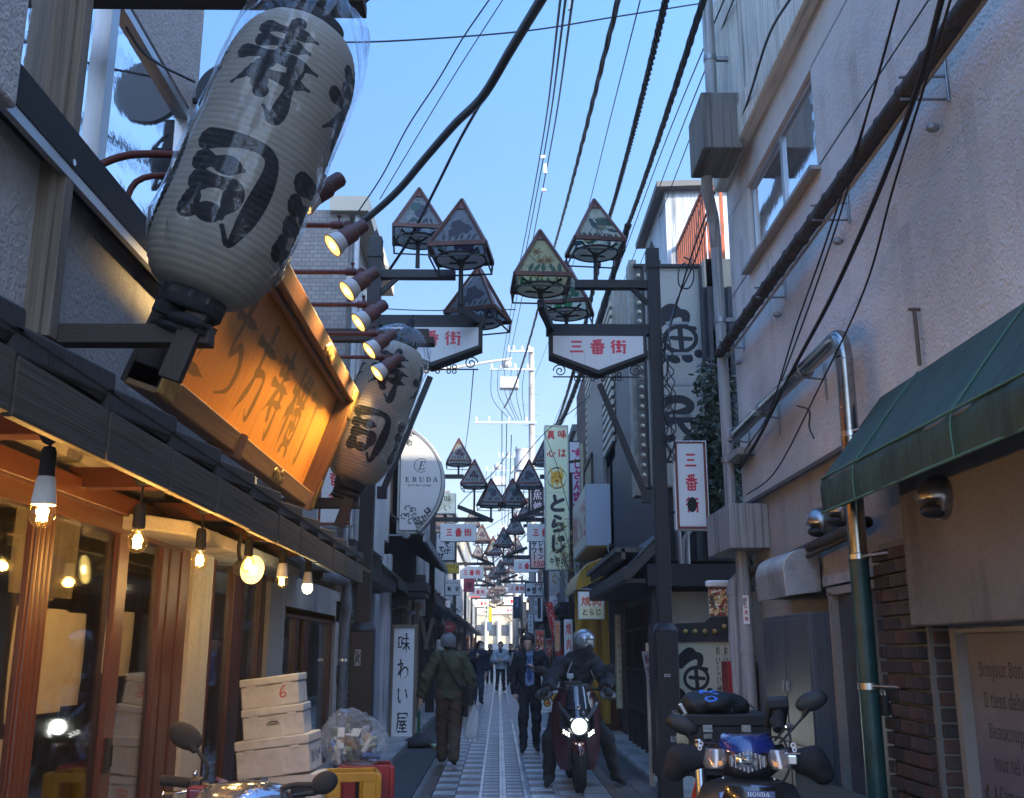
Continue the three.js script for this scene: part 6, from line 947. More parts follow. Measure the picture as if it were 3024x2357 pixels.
{ // menu stand with bicycle wheel behind it
  const t = T('menu_stand', 'white framed menu stand with food pictures behind the scooter', 'menu stand', [0.98, 0, -20.2]); const fr = []; for (const x of [-0.22, 0.22]) fr.push(BX(0.03, 1.1, 0.03, x, 0.55, 0), BX(0.03, 0.03, 0.4, x, 0.02, -0.05)); fr.push(BX(0.47, 0.03, 0.03, 0, 1.1, 0), BX(0.47, 0.03, 0.03, 0, 0.36, 0), BX(0.47, 0.03, 0.03, 0, 0.05, 0));
  M('stand_frame', fr, whiteP, t); M('menu_sheet', PL(0.41, 0.7, 0, 0.74, 0.0), sheet(128, 220, (c, w, h) => { c.fillStyle = '#d6d2c8'; c.fillRect(0, 0, w, h); word(c, '生酒大', 12, 10, 28, 28, 4, { row: 1, gap: 8, color: '#333' }); for (const [x, y, r] of [[40, 110, 28], [90, 150, 26], [44, 180, 22]]) { c.fillStyle = '#1e1a18'; c.beginPath(); c.arc(x, y, r, 0, 7); c.fill(); c.fillStyle = '#d89a2a'; c.beginPath(); c.arc(x, y, r * 0.75, 0, 7); c.fill(); c.fillStyle = '#b44a20'; c.beginPath(); c.arc(x + 5, y, r * 0.4, 0, 7); c.fill(); } }), t, true);
  const b = T('bicycle', 'bicycle parked behind the white menu stand', 'bicycle', [1.28, 0, -20.9], 1.25);
  for (const x of [-0.5, 0.5]) { const w = M('wheel', [TO(0.31, 0.018, x, 0.32, 0)], rubber, b); M('rim', [TO(0.295, 0.01, x, 0.32, 0), CY(0.02, 0.02, 0.08, 10, x, 0.32, 0, Math.PI / 2), ...[0, 1, 2, 3, 4, 5, 6, 7].map((i) => RODs([x, 0.32, 0], [x + 0.29 * Math.cos(i * 0.785), 0.32 + 0.29 * Math.sin(i * 0.785), 0], 0.0025, 4))], steel, w); }
  M('frame', [RODs([-0.5, 0.32, 0], [-0.12, 0.75, 0], 0.014), RODs([-0.5, 0.32, 0], [-0.05, 0.3, 0], 0.014), RODs([-0.05, 0.3, 0], [-0.18, 0.85, 0], 0.016), RODs([-0.05, 0.3, 0], [0.36, 0.78, 0], 0.02), RODs([0.5, 0.32, 0], [0.33, 0.95, 0], 0.016)], black, b); M('saddle', SP(0.12, 1.2, 0.4, 0.7, -0.2, 0.88, 0), blackMatte, b); M('handlebar', TB([[0.2, 0.98, 0.26], [0.32, 1.0, 0.12], [0.33, 0.98, 0], [0.32, 1.0, -0.12], [0.2, 0.98, -0.26]], 0.013), steel, b);
  const n = T('banner_flag', 'red and white slanting cloth flag on a pole beside the utility pole', 'flag', [1.245,1.351,-23]); n.rotation.z = 0.2; M('flag_pole', CY(0.012, 0.012, 2.6, 8, 0.0, 0.6, 0), dull, n); const g = new THREE.PlaneGeometry(0.16, 1.25, 4, 14), gp = g.attributes.position; for (let i = 0; i < gp.count; i++) gp.setZ(i, 0.02 * Math.sin(gp.getY(i) * 8)); M('flag_cloth', put(g, 0.08, 0.55, 0), sheet(64, 512, (c, w, h) => { c.fillStyle = '#b8342c'; c.fillRect(0, 0, w, h); c.fillStyle = '#d8c8bc'; for (let i = 0; i < 26; i++) c.fillRect(8 + rnd() * 40, i * 20, 6 + rnd() * 14, 9); c.fillStyle = '#4a1a14'; for (let i = 0; i < 18; i++) c.fillRect(8 + rnd() * 40, i * 28, 5 + rnd() * 10, 10); }, 0.8, { side: THREE.DoubleSide }), n, true);
}
// ---------------------------------------------------------------- the street's end
{
  const t = T('end_building', 'sunlit cream building with columns closing the far end of the street', 'building', [0, 0, -118]);
  const cw = S([0.6, 0.5, 0.34], 0.85, { map: tStuccoC });
  M('wall', [BX(30, 5.4, 8, 0, 2.7, -4), BX(16, 1.4, 6, -2, 6.1, -4.5)], cw, t); M('cornice', [BX(30.4, 0.3, 8.4, 0, 5.5, -4), BX(16.4, 0.2, 6.3, -2, 6.9, -4.5)], S([0.5, 0.45, 0.36], 0.8), t);
  for (let i = -5; i <= 5; i++) { M('column', CY(0.2, 0.22, 4.6, 12, i * 1.4, 2.4, 0.35), S([0.66, 0.6, 0.46], 0.8), t); M('window', BX(0.8, 1.2, 0.1, i * 1.4 + 0.7, 3.6, 0.01), darkPane, t); M('window', BX(0.8, 1.4, 0.1, i * 1.4 + 0.7, 1.4, 0.01), S(i % 3 ? [0.1, 0.09, 0.08] : [0.4, 0.16, 0.06], 0.5), t); }
  const b = T('bare_tree', 'bare winter tree with fine branches before the sunlit end building', 'tree', [2.6, 0, -108]);
  const br = [], grow = (p, d, r, n) => { const e = p.clone().addScaledVector(d, n === 5 ? 1.6 : 0.35 + 0.34 * n * (0.6 + rnd() * 0.5)); br.push(RODs(p.toArray(), e.toArray(), r, 5, r * 0.7)); if (n > 0) for (let i = 0; i < 3; i++) { const q = d.clone().add(V(rr(-0.9, 0.9), rr(-0.2, 0.6), rr(-0.9, 0.9))).normalize(); grow(e, q, r * 0.62, n - 1); } };
  grow(V(0, 0, 0), V(0, 1, 0), 0.13, 5); M('trunk', br.slice(0, 1), darkWood, b); M('crown', br.slice(1), S([0.2, 0.14, 0.09], 0.85), b);
  const c = T('parked_van', 'dark grey van at the far end of the street', 'van', [0.1, 0, -88]);
  M('body', [RB(1.6, 1.1, 3.4, 0.16, 0, 0.85, -1.7), RB(1.45, 0.7, 2.6, 0.18, 0, 1.6, -1.9)], S([0.06, 0.075, 0.085], 0.35), c); M('windscreen', BX(1.25, 0.5, 0.04, 0, 1.62, -0.58, -0.25), darkPane, c); for (const x of [-0.6, 0.6]) { M('headlight', SP(0.12, 1.3, 0.8, 0.4, x, 0.9, 0.0), glow([1, 0.95, 0.85], 1.5), c); M('wheel', CY(0.3, 0.3, 0.2, 18, x * 1.15, 0.3, -0.7, 0, 0, Math.PI / 2), rubber, c); }
}
{ // ivy hanging beside the grey pipe, dried branches over the yellow awning
  const leafM = P([0.035, 0.06, 0.025], 0.6, { transmission: 0.25, thickness: 0, side: THREE.DoubleSide }), dry = P([0.42, 0.3, 0.06], 0.7, { transmission: 0.3, thickness: 0, side: THREE.DoubleSide });
  const leaves = (n, f, s) => { const p = [], a = V(0, 0, 0), b = V(0, 0, 0), c = V(0, 0, 0); for (let i = 0; i < n; i++) { const o = f(i), q = V(rr(-1, 1), rr(-0.8, 0.4), rr(-1, 1)).normalize(), r = V(rr(-1, 1), rr(-1, 1), rr(-1, 1)).cross(q).normalize(), l = s * rr(0.7, 1.4); const tip = o.clone().addScaledVector(q, l), m = o.clone().addScaledVector(q, l * 0.45); a.copy(m).addScaledVector(r, l * 0.26); b.copy(m).addScaledVector(r, -l * 0.26); p.push(...o.toArray(), ...b.toArray(), ...tip.toArray(), ...o.toArray(), ...tip.toArray(), ...a.toArray()); } const g = new THREE.BufferGeometry(); g.setAttribute('position', new THREE.Float32BufferAttribute(p, 3)); g.setAttribute('uv', new THREE.Float32BufferAttribute(new Float32Array(p.length / 3 * 2), 2)); g.computeVertexNormals(); return g; };
  const t = T('ivy', 'dark green bush hanging between the fish sign and the grey pipe', 'plant'); const cl0 = Array.from({ length: 46 }, () => V(2.68 + rr(-0.2, 0.2), rr(2.95, 4.9), -12.2 + rr(-0.3, 0.4))).concat(Array.from({ length: 7 }, () => V(2.4 + rr(-0.12, 0.15), rr(3.5, 4.4), -12.2)));
  M('foliage', leaves(3600, () => cl0[Math.floor(rnd() * cl0.length)].clone().add(V(rr(-0.15, 0.15), rr(-0.16, 0.16), rr(-0.15, 0.15))), 0.085), leafM, t); M('stem', cl0.slice(0, 30).map((q) => TB([[2.5, 2.9, -12.3], [(2.5 + q.x) / 2 + 0.05, (2.9 + q.y) / 2, -12.2], q.toArray()], 0.008, 8, 4)), darkWood, t);
  const d = T('dried_branches', 'dried branches with yellow leaves over the yellow awning', 'branches'); const st = [], ends = []; for (let i = 0; i < 26; i++) { const e = V(1.62 + rr(-0.4, 0.42), rr(3.1, 4.4), -23.4 + rr(-0.5, 0.4)); ends.push(e); st.push(TB([[1.75, 2.4, -23.4], [(1.75 + e.x) / 2 + rr(-0.1, 0.1), (2.4 + e.y) / 2, -23.4], e.toArray()], 0.008, 10, 4)); }
  M('branch', st, S([0.16, 0.11, 0.07], 0.85), d); M('foliage', leaves(420, () => ends[Math.floor(rnd() * 26)].clone().add(V(rr(-0.12, 0.12), rr(-0.25, 0.1), rr(-0.1, 0.1))), 0.07), dry, d);
}
// ---------------------------------------------------------------- people: bones with radii, joined into smooth skins
const cap = (a, b, ra, rb = ra, fz = 1, fx = 1) => ({ a, b, ra, rb, fz, fx });
const ell = (c, rx, ry, rz) => ({ c, rx, ry, rz });
function skin(prims, cell, k, o = {}) { // surface nets over a smooth union; o.top / o.low cut planes, o.wob folds
  const lo = [9, 9, 9], hi = [-9, -9, -9], boxOf = (p) => { const m = 0.05, r = p.c ? null : Math.max(p.ra, p.rb) * Math.max(p.fz, p.fx, 1) + m; return p.c ? [[p.c[0] - p.rx - m, p.c[1] - p.ry - m, p.c[2] - p.rz - m], [p.c[0] + p.rx + m, p.c[1] + p.ry + m, p.c[2] + p.rz + m]] : [0, 1].map((q) => [0, 1, 2].map((i) => (q ? Math.max(p.a[i], p.b[i]) + r : Math.min(p.a[i], p.b[i]) - r))); };
  for (const p of prims) { p.box = boxOf(p); for (let i = 0; i < 3; i++) { lo[i] = Math.min(lo[i], p.box[0][i]); hi[i] = Math.max(hi[i], p.box[1][i]); } }
  const n = [0, 1, 2].map((i) => Math.ceil((hi[i] - lo[i]) / cell) + 2), F = new Float32Array(n[0] * n[1] * n[2]).fill(1), at = (i, j, l) => i + n[0] * (j + n[1] * l);
  for (const p of prims) {
    const s = [0, 1, 2].map((i) => Math.max(0, Math.floor((p.box[0][i] - lo[i]) / cell))), e = [0, 1, 2].map((i) => Math.min(n[i] - 1, Math.ceil((p.box[1][i] - lo[i]) / cell)));
    for (let l = s[2]; l <= e[2]; l++) for (let j = s[1]; j <= e[1]; j++) for (let i = s[0]; i <= e[0]; i++) {
      const x = lo[0] + i * cell, y = lo[1] + j * cell, z = lo[2] + l * cell; let d;
      if (p.c) { const u = (x - p.c[0]) / p.rx, v = (y - p.c[1]) / p.ry, w = (z - p.c[2]) / p.rz, q = Math.sqrt(u * u + v * v + w * w); d = (q - 1) * Math.min(p.rx, p.ry, p.rz); }
      else {
        const bx = (p.b[0] - p.a[0]) / p.fx, by = p.b[1] - p.a[1], bz = (p.b[2] - p.a[2]) / p.fz, px = (x - p.a[0]) / p.fx, py = y - p.a[1], pz = (z - p.a[2]) / p.fz, t = cl((px * bx + py * by + pz * bz) / (bx * bx + by * by + bz * bz + 1e-9));
        d = (Math.hypot(px - bx * t, py - by * t, pz - bz * t) - (p.ra + (p.rb - p.ra) * t)) * Math.min(1, p.fz, p.fx);
      }
      const q = at(i, j, l), f = F[q], h = Math.max(k - Math.abs(f - d), 0) / k; F[q] = Math.min(f, d) - h * h * k * 0.25;
    }
  }
  if (o.low !== undefined || o.top !== undefined || o.wob || o.cut) for (let l = 0; l < n[2]; l++) for (let j = 0; j < n[1]; j++) for (let i = 0; i < n[0]; i++) {
    const q = at(i, j, l), x = lo[0] + i * cell, y = lo[1] + j * cell, z = lo[2] + l * cell; let f = F[q]; if (f > 0.08) continue;
    if (o.wob) f += o.wob * (Math.sin(y * 38 + 5 * Math.sin(x * 11 + z * 7)) * 0.6 + Math.sin(x * 31 + y * 17 + z * 23) * 0.5 + Math.sin(y * 71 - x * 40) * 0.25);
    if (o.low !== undefined) f = Math.max(f, o.low - y + 0.006 * Math.sin(x * 30)); if (o.top !== undefined) f = Math.max(f, y - o.top); if (o.cut) f = Math.max(f, o.cut(x, y, z)); F[q] = f;
  }
  const id = new Int32Array(F.length).fill(-1), P0 = [], ix = [], D = [1, n[0], n[0] * n[1]];
  for (let l = 0; l < n[2] - 1; l++) for (let j = 0; j < n[1] - 1; j++) for (let i = 0; i < n[0] - 1; i++) {
    const q = at(i, j, l); let m = 0; for (let c = 0; c < 8; c++) if (F[q + (c & 1) + (c >> 1 & 1) * D[1] + (c >> 2) * D[2]] < 0) m |= 1 << c;
    if (m === 0 || m === 255) continue; let cnt = 0, sx = 0, sy = 0, sz = 0;
    for (let c = 0; c < 8; c++) for (const bit of [1, 2, 4]) if (!(c & bit)) { const e2 = c | bit; if ((m >> c & 1) !== (m >> e2 & 1)) { const f0 = F[q + (c & 1) + (c >> 1 & 1) * D[1] + (c >> 2) * D[2]], f1 = F[q + (e2 & 1) + (e2 >> 1 & 1) * D[1] + (e2 >> 2) * D[2]], t = f0 / (f0 - f1); sx += (c & 1) + (bit === 1 ? t : 0); sy += (c >> 1 & 1) + (bit === 2 ? t : 0); sz += (c >> 2) + (bit === 4 ? t : 0); cnt++; } }
    id[q] = P0.length / 3; P0.push(lo[0] + (i + sx / cnt) * cell, lo[1] + (j + sy / cnt) * cell, lo[2] + (l + sz / cnt) * cell);
  }
  for (let l = 1; l < n[2] - 1; l++) for (let j = 1; j < n[1] - 1; j++) for (let i = 1; i < n[0] - 1; i++) {
    const q = at(i, j, l), s = F[q] < 0;
    for (let a = 0; a < 3; a++) { if (s === F[q + D[a]] < 0) continue; const u = D[(a + 1) % 3], v = D[(a + 2) % 3], A = id[q], B = id[q - u], C = id[q - u - v], E = id[q - v]; if (A < 0 || B < 0 || C < 0 || E < 0) continue; s ? ix.push(A, B, C, A, C, E) : ix.push(A, C, B, A, E, C); }
  }
  const g = new THREE.BufferGeometry(); g.setAttribute('position', new THREE.Float32BufferAttribute(P0, 3)); g.setIndex(ix); g.computeVertexNormals(); g.setAttribute('uv', new THREE.Float32BufferAttribute(new Float32Array(P0.length / 3 * 2), 2));
  return g;
}
const mid = (a, b, t = 0.5) => [0, 1, 2].map((i) => a[i] + (b[i] - a[i]) * t), add = (a, b) => [a[0] + b[0], a[1] + b[1], a[2] + b[2]];
function hand(w, dir, nrm, side, curl) { // palm, four jointed fingers, thumb from the palm's side
  const d = V(dir).normalize(), nn = V(nrm).addScaledVector(d, -V(nrm).dot(d)).normalize(), s = d.clone().cross(nn).multiplyScalar(side), pt = (a, b, c) => V(w).addScaledVector(d, a).addScaledVector(s, b).addScaledVector(nn, c).toArray(), o = [cap(pt(-0.01, 0, 0), pt(0.03, 0, 0), 0.024, 0.03, 1), cap(pt(0.03, 0.018, 0), pt(0.085, 0.028, 0), 0.016, 0.014), cap(pt(0.03, -0.018, 0), pt(0.085, -0.026, 0), 0.016, 0.013), cap(pt(0.03, 0, 0), pt(0.09, 0, 0), 0.016, 0.014)];
  [[0.03, 0.07], [0.01, 0.082], [-0.01, 0.076], [-0.029, 0.06]].forEach(([b, L]) => { let a = 0.088, c = 0, an = 0; let p0 = pt(a, b, c); for (let k = 0; k < 3; k++) { an += curl * (0.55 + 0.2 * k); const l = L * [0.46, 0.31, 0.23][k]; a += l * Math.cos(an); c += l * Math.sin(an); const p1 = pt(a, b, c); o.push(cap(p0, p1, 0.0092 - k * 0.0008, 0.0086 - k * 0.0008)); p0 = p1; } });
  o.push(cap(pt(0.02, 0.026, 0.008), pt(0.055, 0.05, 0.02), 0.012, 0.0105), cap(pt(0.055, 0.05, 0.02), pt(0.082, 0.052, 0.032 + 0.012 * curl), 0.0105, 0.0085)); return o;
}
const base0 = () => ({ head: [0, 1.6, 0.015], neck: [0, 1.45, -0.005], chest: [0, 1.29, 0], belly: [0, 1.08, 0.005], pelvis: [0, 0.94, 0], shL: [0.17, 1.4, -0.01], shR: [-0.17, 1.4, -0.01], elL: [0.235, 1.13, -0.03], elR: [-0.235, 1.13, -0.03], haL: [0.25, 0.88, 0.03], haR: [-0.25, 0.88, 0.03], hipL: [0.085, 0.91, 0], hipR: [-0.085, 0.91, 0], knL: [0.1, 0.49, 0.03], knR: [-0.1, 0.49, 0.03], anL: [0.1, 0.09, -0.02], anR: [-0.1, 0.09, -0.02], toeL: [0.115, 0.04, 0.13], toeR: [-0.115, 0.04, 0.13] });
const skinTone = S([0.6, 0.38, 0.27], 0.55), hairM = S([0.022, 0.017, 0.014], 0.6, { map: tGrain }), eyeW = S([0.6, 0.58, 0.55], 0.3), eyeD = S([0.012, 0.01, 0.01], 0.2), lipM = S([0.26, 0.1, 0.085], 0.5);
function person(label, pos, turn, J0, o) {
  const J = { ...base0(), ...J0 }, t = T('person', label, 'person', pos, turn), c = o.coarse ? 1.7 : 1, hy = o.headYaw ?? 0, hp = o.headPitch ?? 0;
  const hm = new THREE.Matrix4().makeRotationFromEuler(new THREE.Euler(hp, hy, 0, 'YXZ')), H = (x, y, z) => V(x, y, z).applyMatrix4(hm).add(V(J.head)).toArray();
  const legs = ['L', 'R'].flatMap((s) => [cap(J['hip' + s], J['kn' + s], 0.074, 0.046), cap(J['kn' + s], mid(J['kn' + s], J['an' + s], 0.4), 0.046, 0.047), cap(mid(J['kn' + s], J['an' + s], 0.4), J['an' + s], 0.047, 0.034), cap(J['an' + s], J['toe' + s], 0.04, 0.03)]);
  const arms = ['L', 'R'].flatMap((s) => [cap(J['sh' + s], J['el' + s], 0.052, 0.04), cap(J['el' + s], J['ha' + s], 0.041, 0.027)]);
  const body = [cap(J.neck, H(0, -0.05, -0.01), 0.056, 0.052), cap(J.chest, add(J.neck, [0, -0.06, 0]), 0.13, 0.075, 0.75), cap(J.belly, J.chest, 0.12, 0.135, 0.72), cap(J.pelvis, J.belly, 0.135, 0.12, 0.75), cap(J.shL, J.shR, 0.058, 0.058), ...legs, ...arms];
  const gs = [skin(body, 0.016 * c, 0.035)];
  if (!o.helmet) gs.push(skin([ell(H(0, 0.035, -0.008), 0.077, 0.1, 0.095), ell(H(0, -0.035, 0.02), 0.06, 0.075, 0.066), ell(H(0, -0.088, 0.052), 0.03, 0.022, 0.026), cap(H(0, 0.012, 0.088), H(0, -0.026, 0.104), 0.009, 0.0145), ell(H(0.022, -0.012, 0.068), 0.03, 0.02, 0.02), ell(H(-0.022, -0.012, 0.068), 0.03, 0.02, 0.02), ell(H(0, 0.03, 0.079), 0.052, 0.012, 0.014), ell(H(0.078, -0.01, -0.01), 0.012, 0.032, 0.02), ell(H(-0.078, -0.01, -0.01), 0.012, 0.032, 0.02), cap(H(-0.018, -0.062, 0.08), H(0.018, -0.062, 0.08), 0.009, 0.009), cap(J.neck, H(0, -0.06, -0.005), 0.055, 0.052)], 0.0055 * c, 0.018));
  for (const s of ['L', 'R']) if (!(o.noHand ?? '').includes(s)) { const q = o['hand' + s] ?? {}, d = q.dir ?? V(J['ha' + s]).sub(V(J['el' + s])).toArray(); gs.push(skin(hand(J['ha' + s], d, q.n ?? [s === 'L' ? -1 : 1, 0, 0.3], (s === 'L' ? 1 : -1) * (q.flip ?? 1), q.curl ?? 0.5), 0.0045 * c, 0.008)); }
  M('body', gs, skinTone, t);
  if (o.face) {
    for (const s of [-1, 1]) { const e = H(s * 0.031, 0.008, 0.0735); M('eye', [SP(0.0105, 1.25, 0.62, 0.7, ...e)], eyeW, t); M('pupil', SP(0.0058, 1, 1, 0.6, ...H(s * 0.031, 0.006, 0.0805)), eyeD, t); M('eyebrow', RODs(H(s * 0.017, 0.03, 0.084), H(s * 0.047, 0.03, 0.072), 0.0042, 6), hairM, t); }
    M('mouth', [RODs(H(-0.021, -0.062, 0.0845), H(0.021, -0.062, 0.0845), 0.0045, 6)], lipM, t);
  }
  if (o.mask) M('face_mask', skin([ell(H(0, -0.05, 0.045), 0.064, 0.052, 0.062)], 0.007, 0.01), S([0.78, 0.78, 0.77], 0.8), t);
  if (o.hair) M('hair', skin([ell(H(0, 0.052, -0.022), 0.09, 0.098, 0.101), ell(H(0, 0.0, -0.055), 0.08, 0.1, 0.062), ...(o.fringe ? [cap(H(-0.058, 0.095, 0.045), H(0.06, 0.078, 0.062), 0.026, 0.022), cap(H(0.0, 0.11, 0.03), H(0.066, 0.05, 0.05), 0.025, 0.014), cap(H(-0.072, 0.06, 0.03), H(-0.079, -0.0, 0.02), 0.018, 0.01), cap(H(0.074, 0.06, 0.03), H(0.08, -0.0, 0.02), 0.016, 0.01)] : []), ...(o.long ? [cap(H(0.06, 0, -0.05), H(0.09, -0.34, 0.02), 0.045, 0.03), cap(H(-0.06, 0, -0.05), H(-0.09, -0.34, 0.02), 0.045, 0.03), cap(H(0, 0, -0.07), H(0, -0.3, -0.09), 0.06, 0.05)] : [])], 0.008 * c, 0.02, { wob: 0.0022, cut: (x, y, z) => { const q = V(x, y, z).sub(V(J.head)).applyMatrix4(hm.clone().invert()); return q.z > 0.02 && q.y < (o.hairline ?? 0.06) && Math.abs(q.x) < 0.068 ? 0.02 : -1; } }), o.hair === true ? hairM : o.hair, t);
  // clothes
  const tr = o.trouser ?? 0.018, legsC = ['L', 'R'].flatMap((s) => [cap(J['hip' + s], J['kn' + s], 0.086 + tr, 0.06 + tr), cap(J['kn' + s], add(J['an' + s], [0, 0.0, 0]), 0.06 + tr, 0.045 + tr)]);
  M('trousers', skin([...legsC, cap(J.pelvis, add(J.pelvis, [0, 0.07, 0]), 0.145, 0.135, 0.82), cap(J.hipL, J.hipR, 0.105, 0.105)], 0.013 * c, 0.035, { wob: 0.008, low: o.seated ? undefined : 0.085 }), o.trousers, t);
  for (const s of ['L', 'R']) M('shoe', skin([cap(add(J['an' + s], [0, -0.02, -0.02]), mid(J['an' + s], J['toe' + s], 0.5), 0.046, 0.042), cap(mid(J['an' + s], J['toe' + s], 0.3), J['toe' + s], 0.044, 0.034), cap(add(J['an' + s], [0, 0.03, -0.01]), J['an' + s], 0.046, 0.05)], 0.009 * c, 0.02, { low: Math.min(J['toe' + s][1] - 0.04, J['an' + s][1] - 0.09) + 0.002, cut: (x, y) => y - J['an' + s][1] - 0.045 }), o.shoes ?? blackMatte, t);
  const pd = o.pad ?? 0.02, cut = o.cuff ?? 0.93, hem = o.hem ?? 0.84, jk = [cap(J.chest, add(J.neck, [0, -0.085, 0]), 0.14 + pd, 0.08 + pd, 0.78), cap(J.belly, J.chest, 0.132 + pd, 0.145 + pd, 0.78), cap([J.pelvis[0], hem + 0.0, J.pelvis[2]], J.belly, 0.15 + pd, 0.135 + pd, 0.8), cap(J.shL, J.shR, 0.06 + pd * 0.6, 0.06 + pd * 0.6)];
  const sl = (s) => [cap(J['sh' + s], J['el' + s], 0.06 + pd, 0.048 + pd), cap(J['el' + s], mid(J['el' + s], J['ha' + s], cut), 0.048 + pd, 0.034 + pd)];
  if (o.collar !== false) jk.push(cap(add(J.neck, [0, -0.045, 0]), add(J.neck, [0, 0.01, 0.0]), 0.072, 0.068));
  const near = (x, y, z, s) => { const d = V(J['ha' + s]).sub(V(J['el' + s])), L = d.length(); d.normalize(); const q = V(x, y, z).sub(V(J['el' + s])); const a = q.dot(d); return q.addScaledVector(d, -a).length() < 0.12 && a > 0 ? a - L * cut : -1; };
  M('jacket', [skin(jk, 0.013 * c, 0.05, { wob: 0.008, low: o.lowTop ?? hem, cut: o.open ? (x, y, z) => (z > 0.02 + J.chest[2] && Math.abs(x - J.chest[0]) < o.open * cl((J.neck[1] + 0.02 - y) / 0.5 * 0.4 + 0.75) ? 0.02 : -1) : undefined }), skin([...sl('L'), cap(J.shL, mid(J.shL, J.chest, 0.3), 0.07, 0.08)], 0.012 * c, 0.03, { wob: 0.009, cut: (x, y, z) => near(x, y, z, 'L') }), skin([...sl('R'), cap(J.shR, mid(J.shR, J.chest, 0.3), 0.07, 0.08)], 0.012 * c, 0.03, { wob: 0.009, cut: (x, y, z) => near(x, y, z, 'R') })], o.jacket, t);
  if (o.open) M('shirt', skin([cap(J.belly, J.chest, 0.136, 0.146, 0.76), cap([J.pelvis[0], 0.9, J.pelvis[2]], J.belly, 0.145, 0.136, 0.78), cap(J.chest, add(J.neck, [0, -0.07, 0]), 0.142, 0.08, 0.78), cap(add(J.neck, [0, -0.05, 0.004]), add(J.neck, [0, 0.015, 0.006]), 0.068, 0.062)], 0.012, 0.05, { low: 0.93 }), o.shirt, t);
  return t;
}
const cloth = (c, r = 0.85) => S(c, r, { map: tCloth, bumpMap: tBumps, bumpScale: 0.006 });
{ // man in the green jacket, seen from behind
  const t = person('man in olive green jacket and grey knit cap walking away, holding a plastic bag', [-0.655, 0, -14.28], Math.PI + 0.05, { head: [0.03, 1.575, 0.02], neck: [0.015, 1.42, 0], elL: [0.31, 1.14, -0.03], haL: [0.385, 0.87, 0.02], elR: [-0.27, 1.12, -0.04], haR: [-0.29, 0.88, 0.0], knL: [0.09, 0.5, 0.14], anL: [0.09, 0.11, 0.14], toeL: [0.11, 0.06, 0.28], knR: [-0.07, 0.48, 0.0], anR: [-0.06, 0.13, -0.2], toeR: [-0.07, 0.06, -0.07] },
    { jacket: cloth([0.062, 0.064, 0.032]), trousers: cloth([0.095, 0.058, 0.04]), shoes: cloth([0.045, 0.032, 0.026]), hem: 0.86, pad: 0.03, trouser: 0.028, hair: true, headPitch: 0.12, handR: { curl: 0.9 }, cuff: 0.97 });
  M('knit_cap', skin([ell([0.03, 1.618, 0.01], 0.104, 0.108, 0.116), cap([0.03, 1.585, 0.01], [0.03, 1.56, 0.01], 0.1, 0.1, 1.08)], 0.009, 0.03, { wob: 0.0015, low: 1.535 }), S([0.2, 0.21, 0.22], 0.95, { map: tFine, bumpMap: tFine, bumpScale: 0.006 }), t);
  const b = T('shoulder_bag', 'dark shoulder bag worn across the back of the green jacket', 'bag', [-0.655, 0, -14.28], Math.PI + 0.05);
  M('strap', TB([[0.13, 1.47, 0.06], [0.12, 1.45, -0.05], [0.06, 1.33, -0.155], [-0.06, 1.12, -0.165], [-0.16, 0.97, -0.14], [-0.2, 0.92, -0.08]], 0.016, 40, 8), cloth([0.02, 0.022, 0.022]), b);
  M('bag_body', [RB(0.09, 0.24, 0.24, 0.03, -0.235, 0.9, -0.06, 0, 0.5), RB(0.1, 0.13, 0.245, 0.02, -0.237, 0.96, -0.06, 0, 0.5)], cloth([0.03, 0.034, 0.028]), b); M('pouch', RB(0.06, 0.17, 0.1, 0.015, -0.2, 0.72, -0.1, 0, 0.4), blackMatte, b);
  const p = T('carrier_bag', 'thin white plastic carrier bag hanging from the hand of the man in green', 'plastic bag', [-0.345, 0.31, -14.26]);
  const g = new THREE.CylinderGeometry(1, 1, 0.5, 30, 20, true), q = g.attributes.position; for (let i = 0; i < q.count; i++) { const y = q.getY(i) + 0.25, a = Math.atan2(q.getZ(i), q.getX(i)), r = (0.07 + 0.05 * ss(0.5, 0.1, y)) * (1 - 0.75 * ss(0.36, 0.5, y)) * (1 + 0.12 * Math.sin(a * 5 + y * 14)) * (0.35 + 0.65 * ss(-0.02, 0.1, y)); q.setXYZ(i, Math.cos(a) * r, y, Math.sin(a) * r * 0.5); } g.computeVertexNormals();
  M('bag_film', g, P([0.75, 0.77, 0.8], 0.35, { transmission: 0.55, thickness: 0, side: THREE.DoubleSide, bumpMap: tBumps, bumpScale: 0.01 }), p); M('handle', TB([[-0.015, 0.48, 0], [-0.01, 0.54, 0], [0.01, 0.54, 0], [0.015, 0.48, 0]], 0.006), whiteP, p); M('goods', RB(0.1, 0.07, 0.06, 0.012, 0, 0.04, 0), whiteP, p);
}
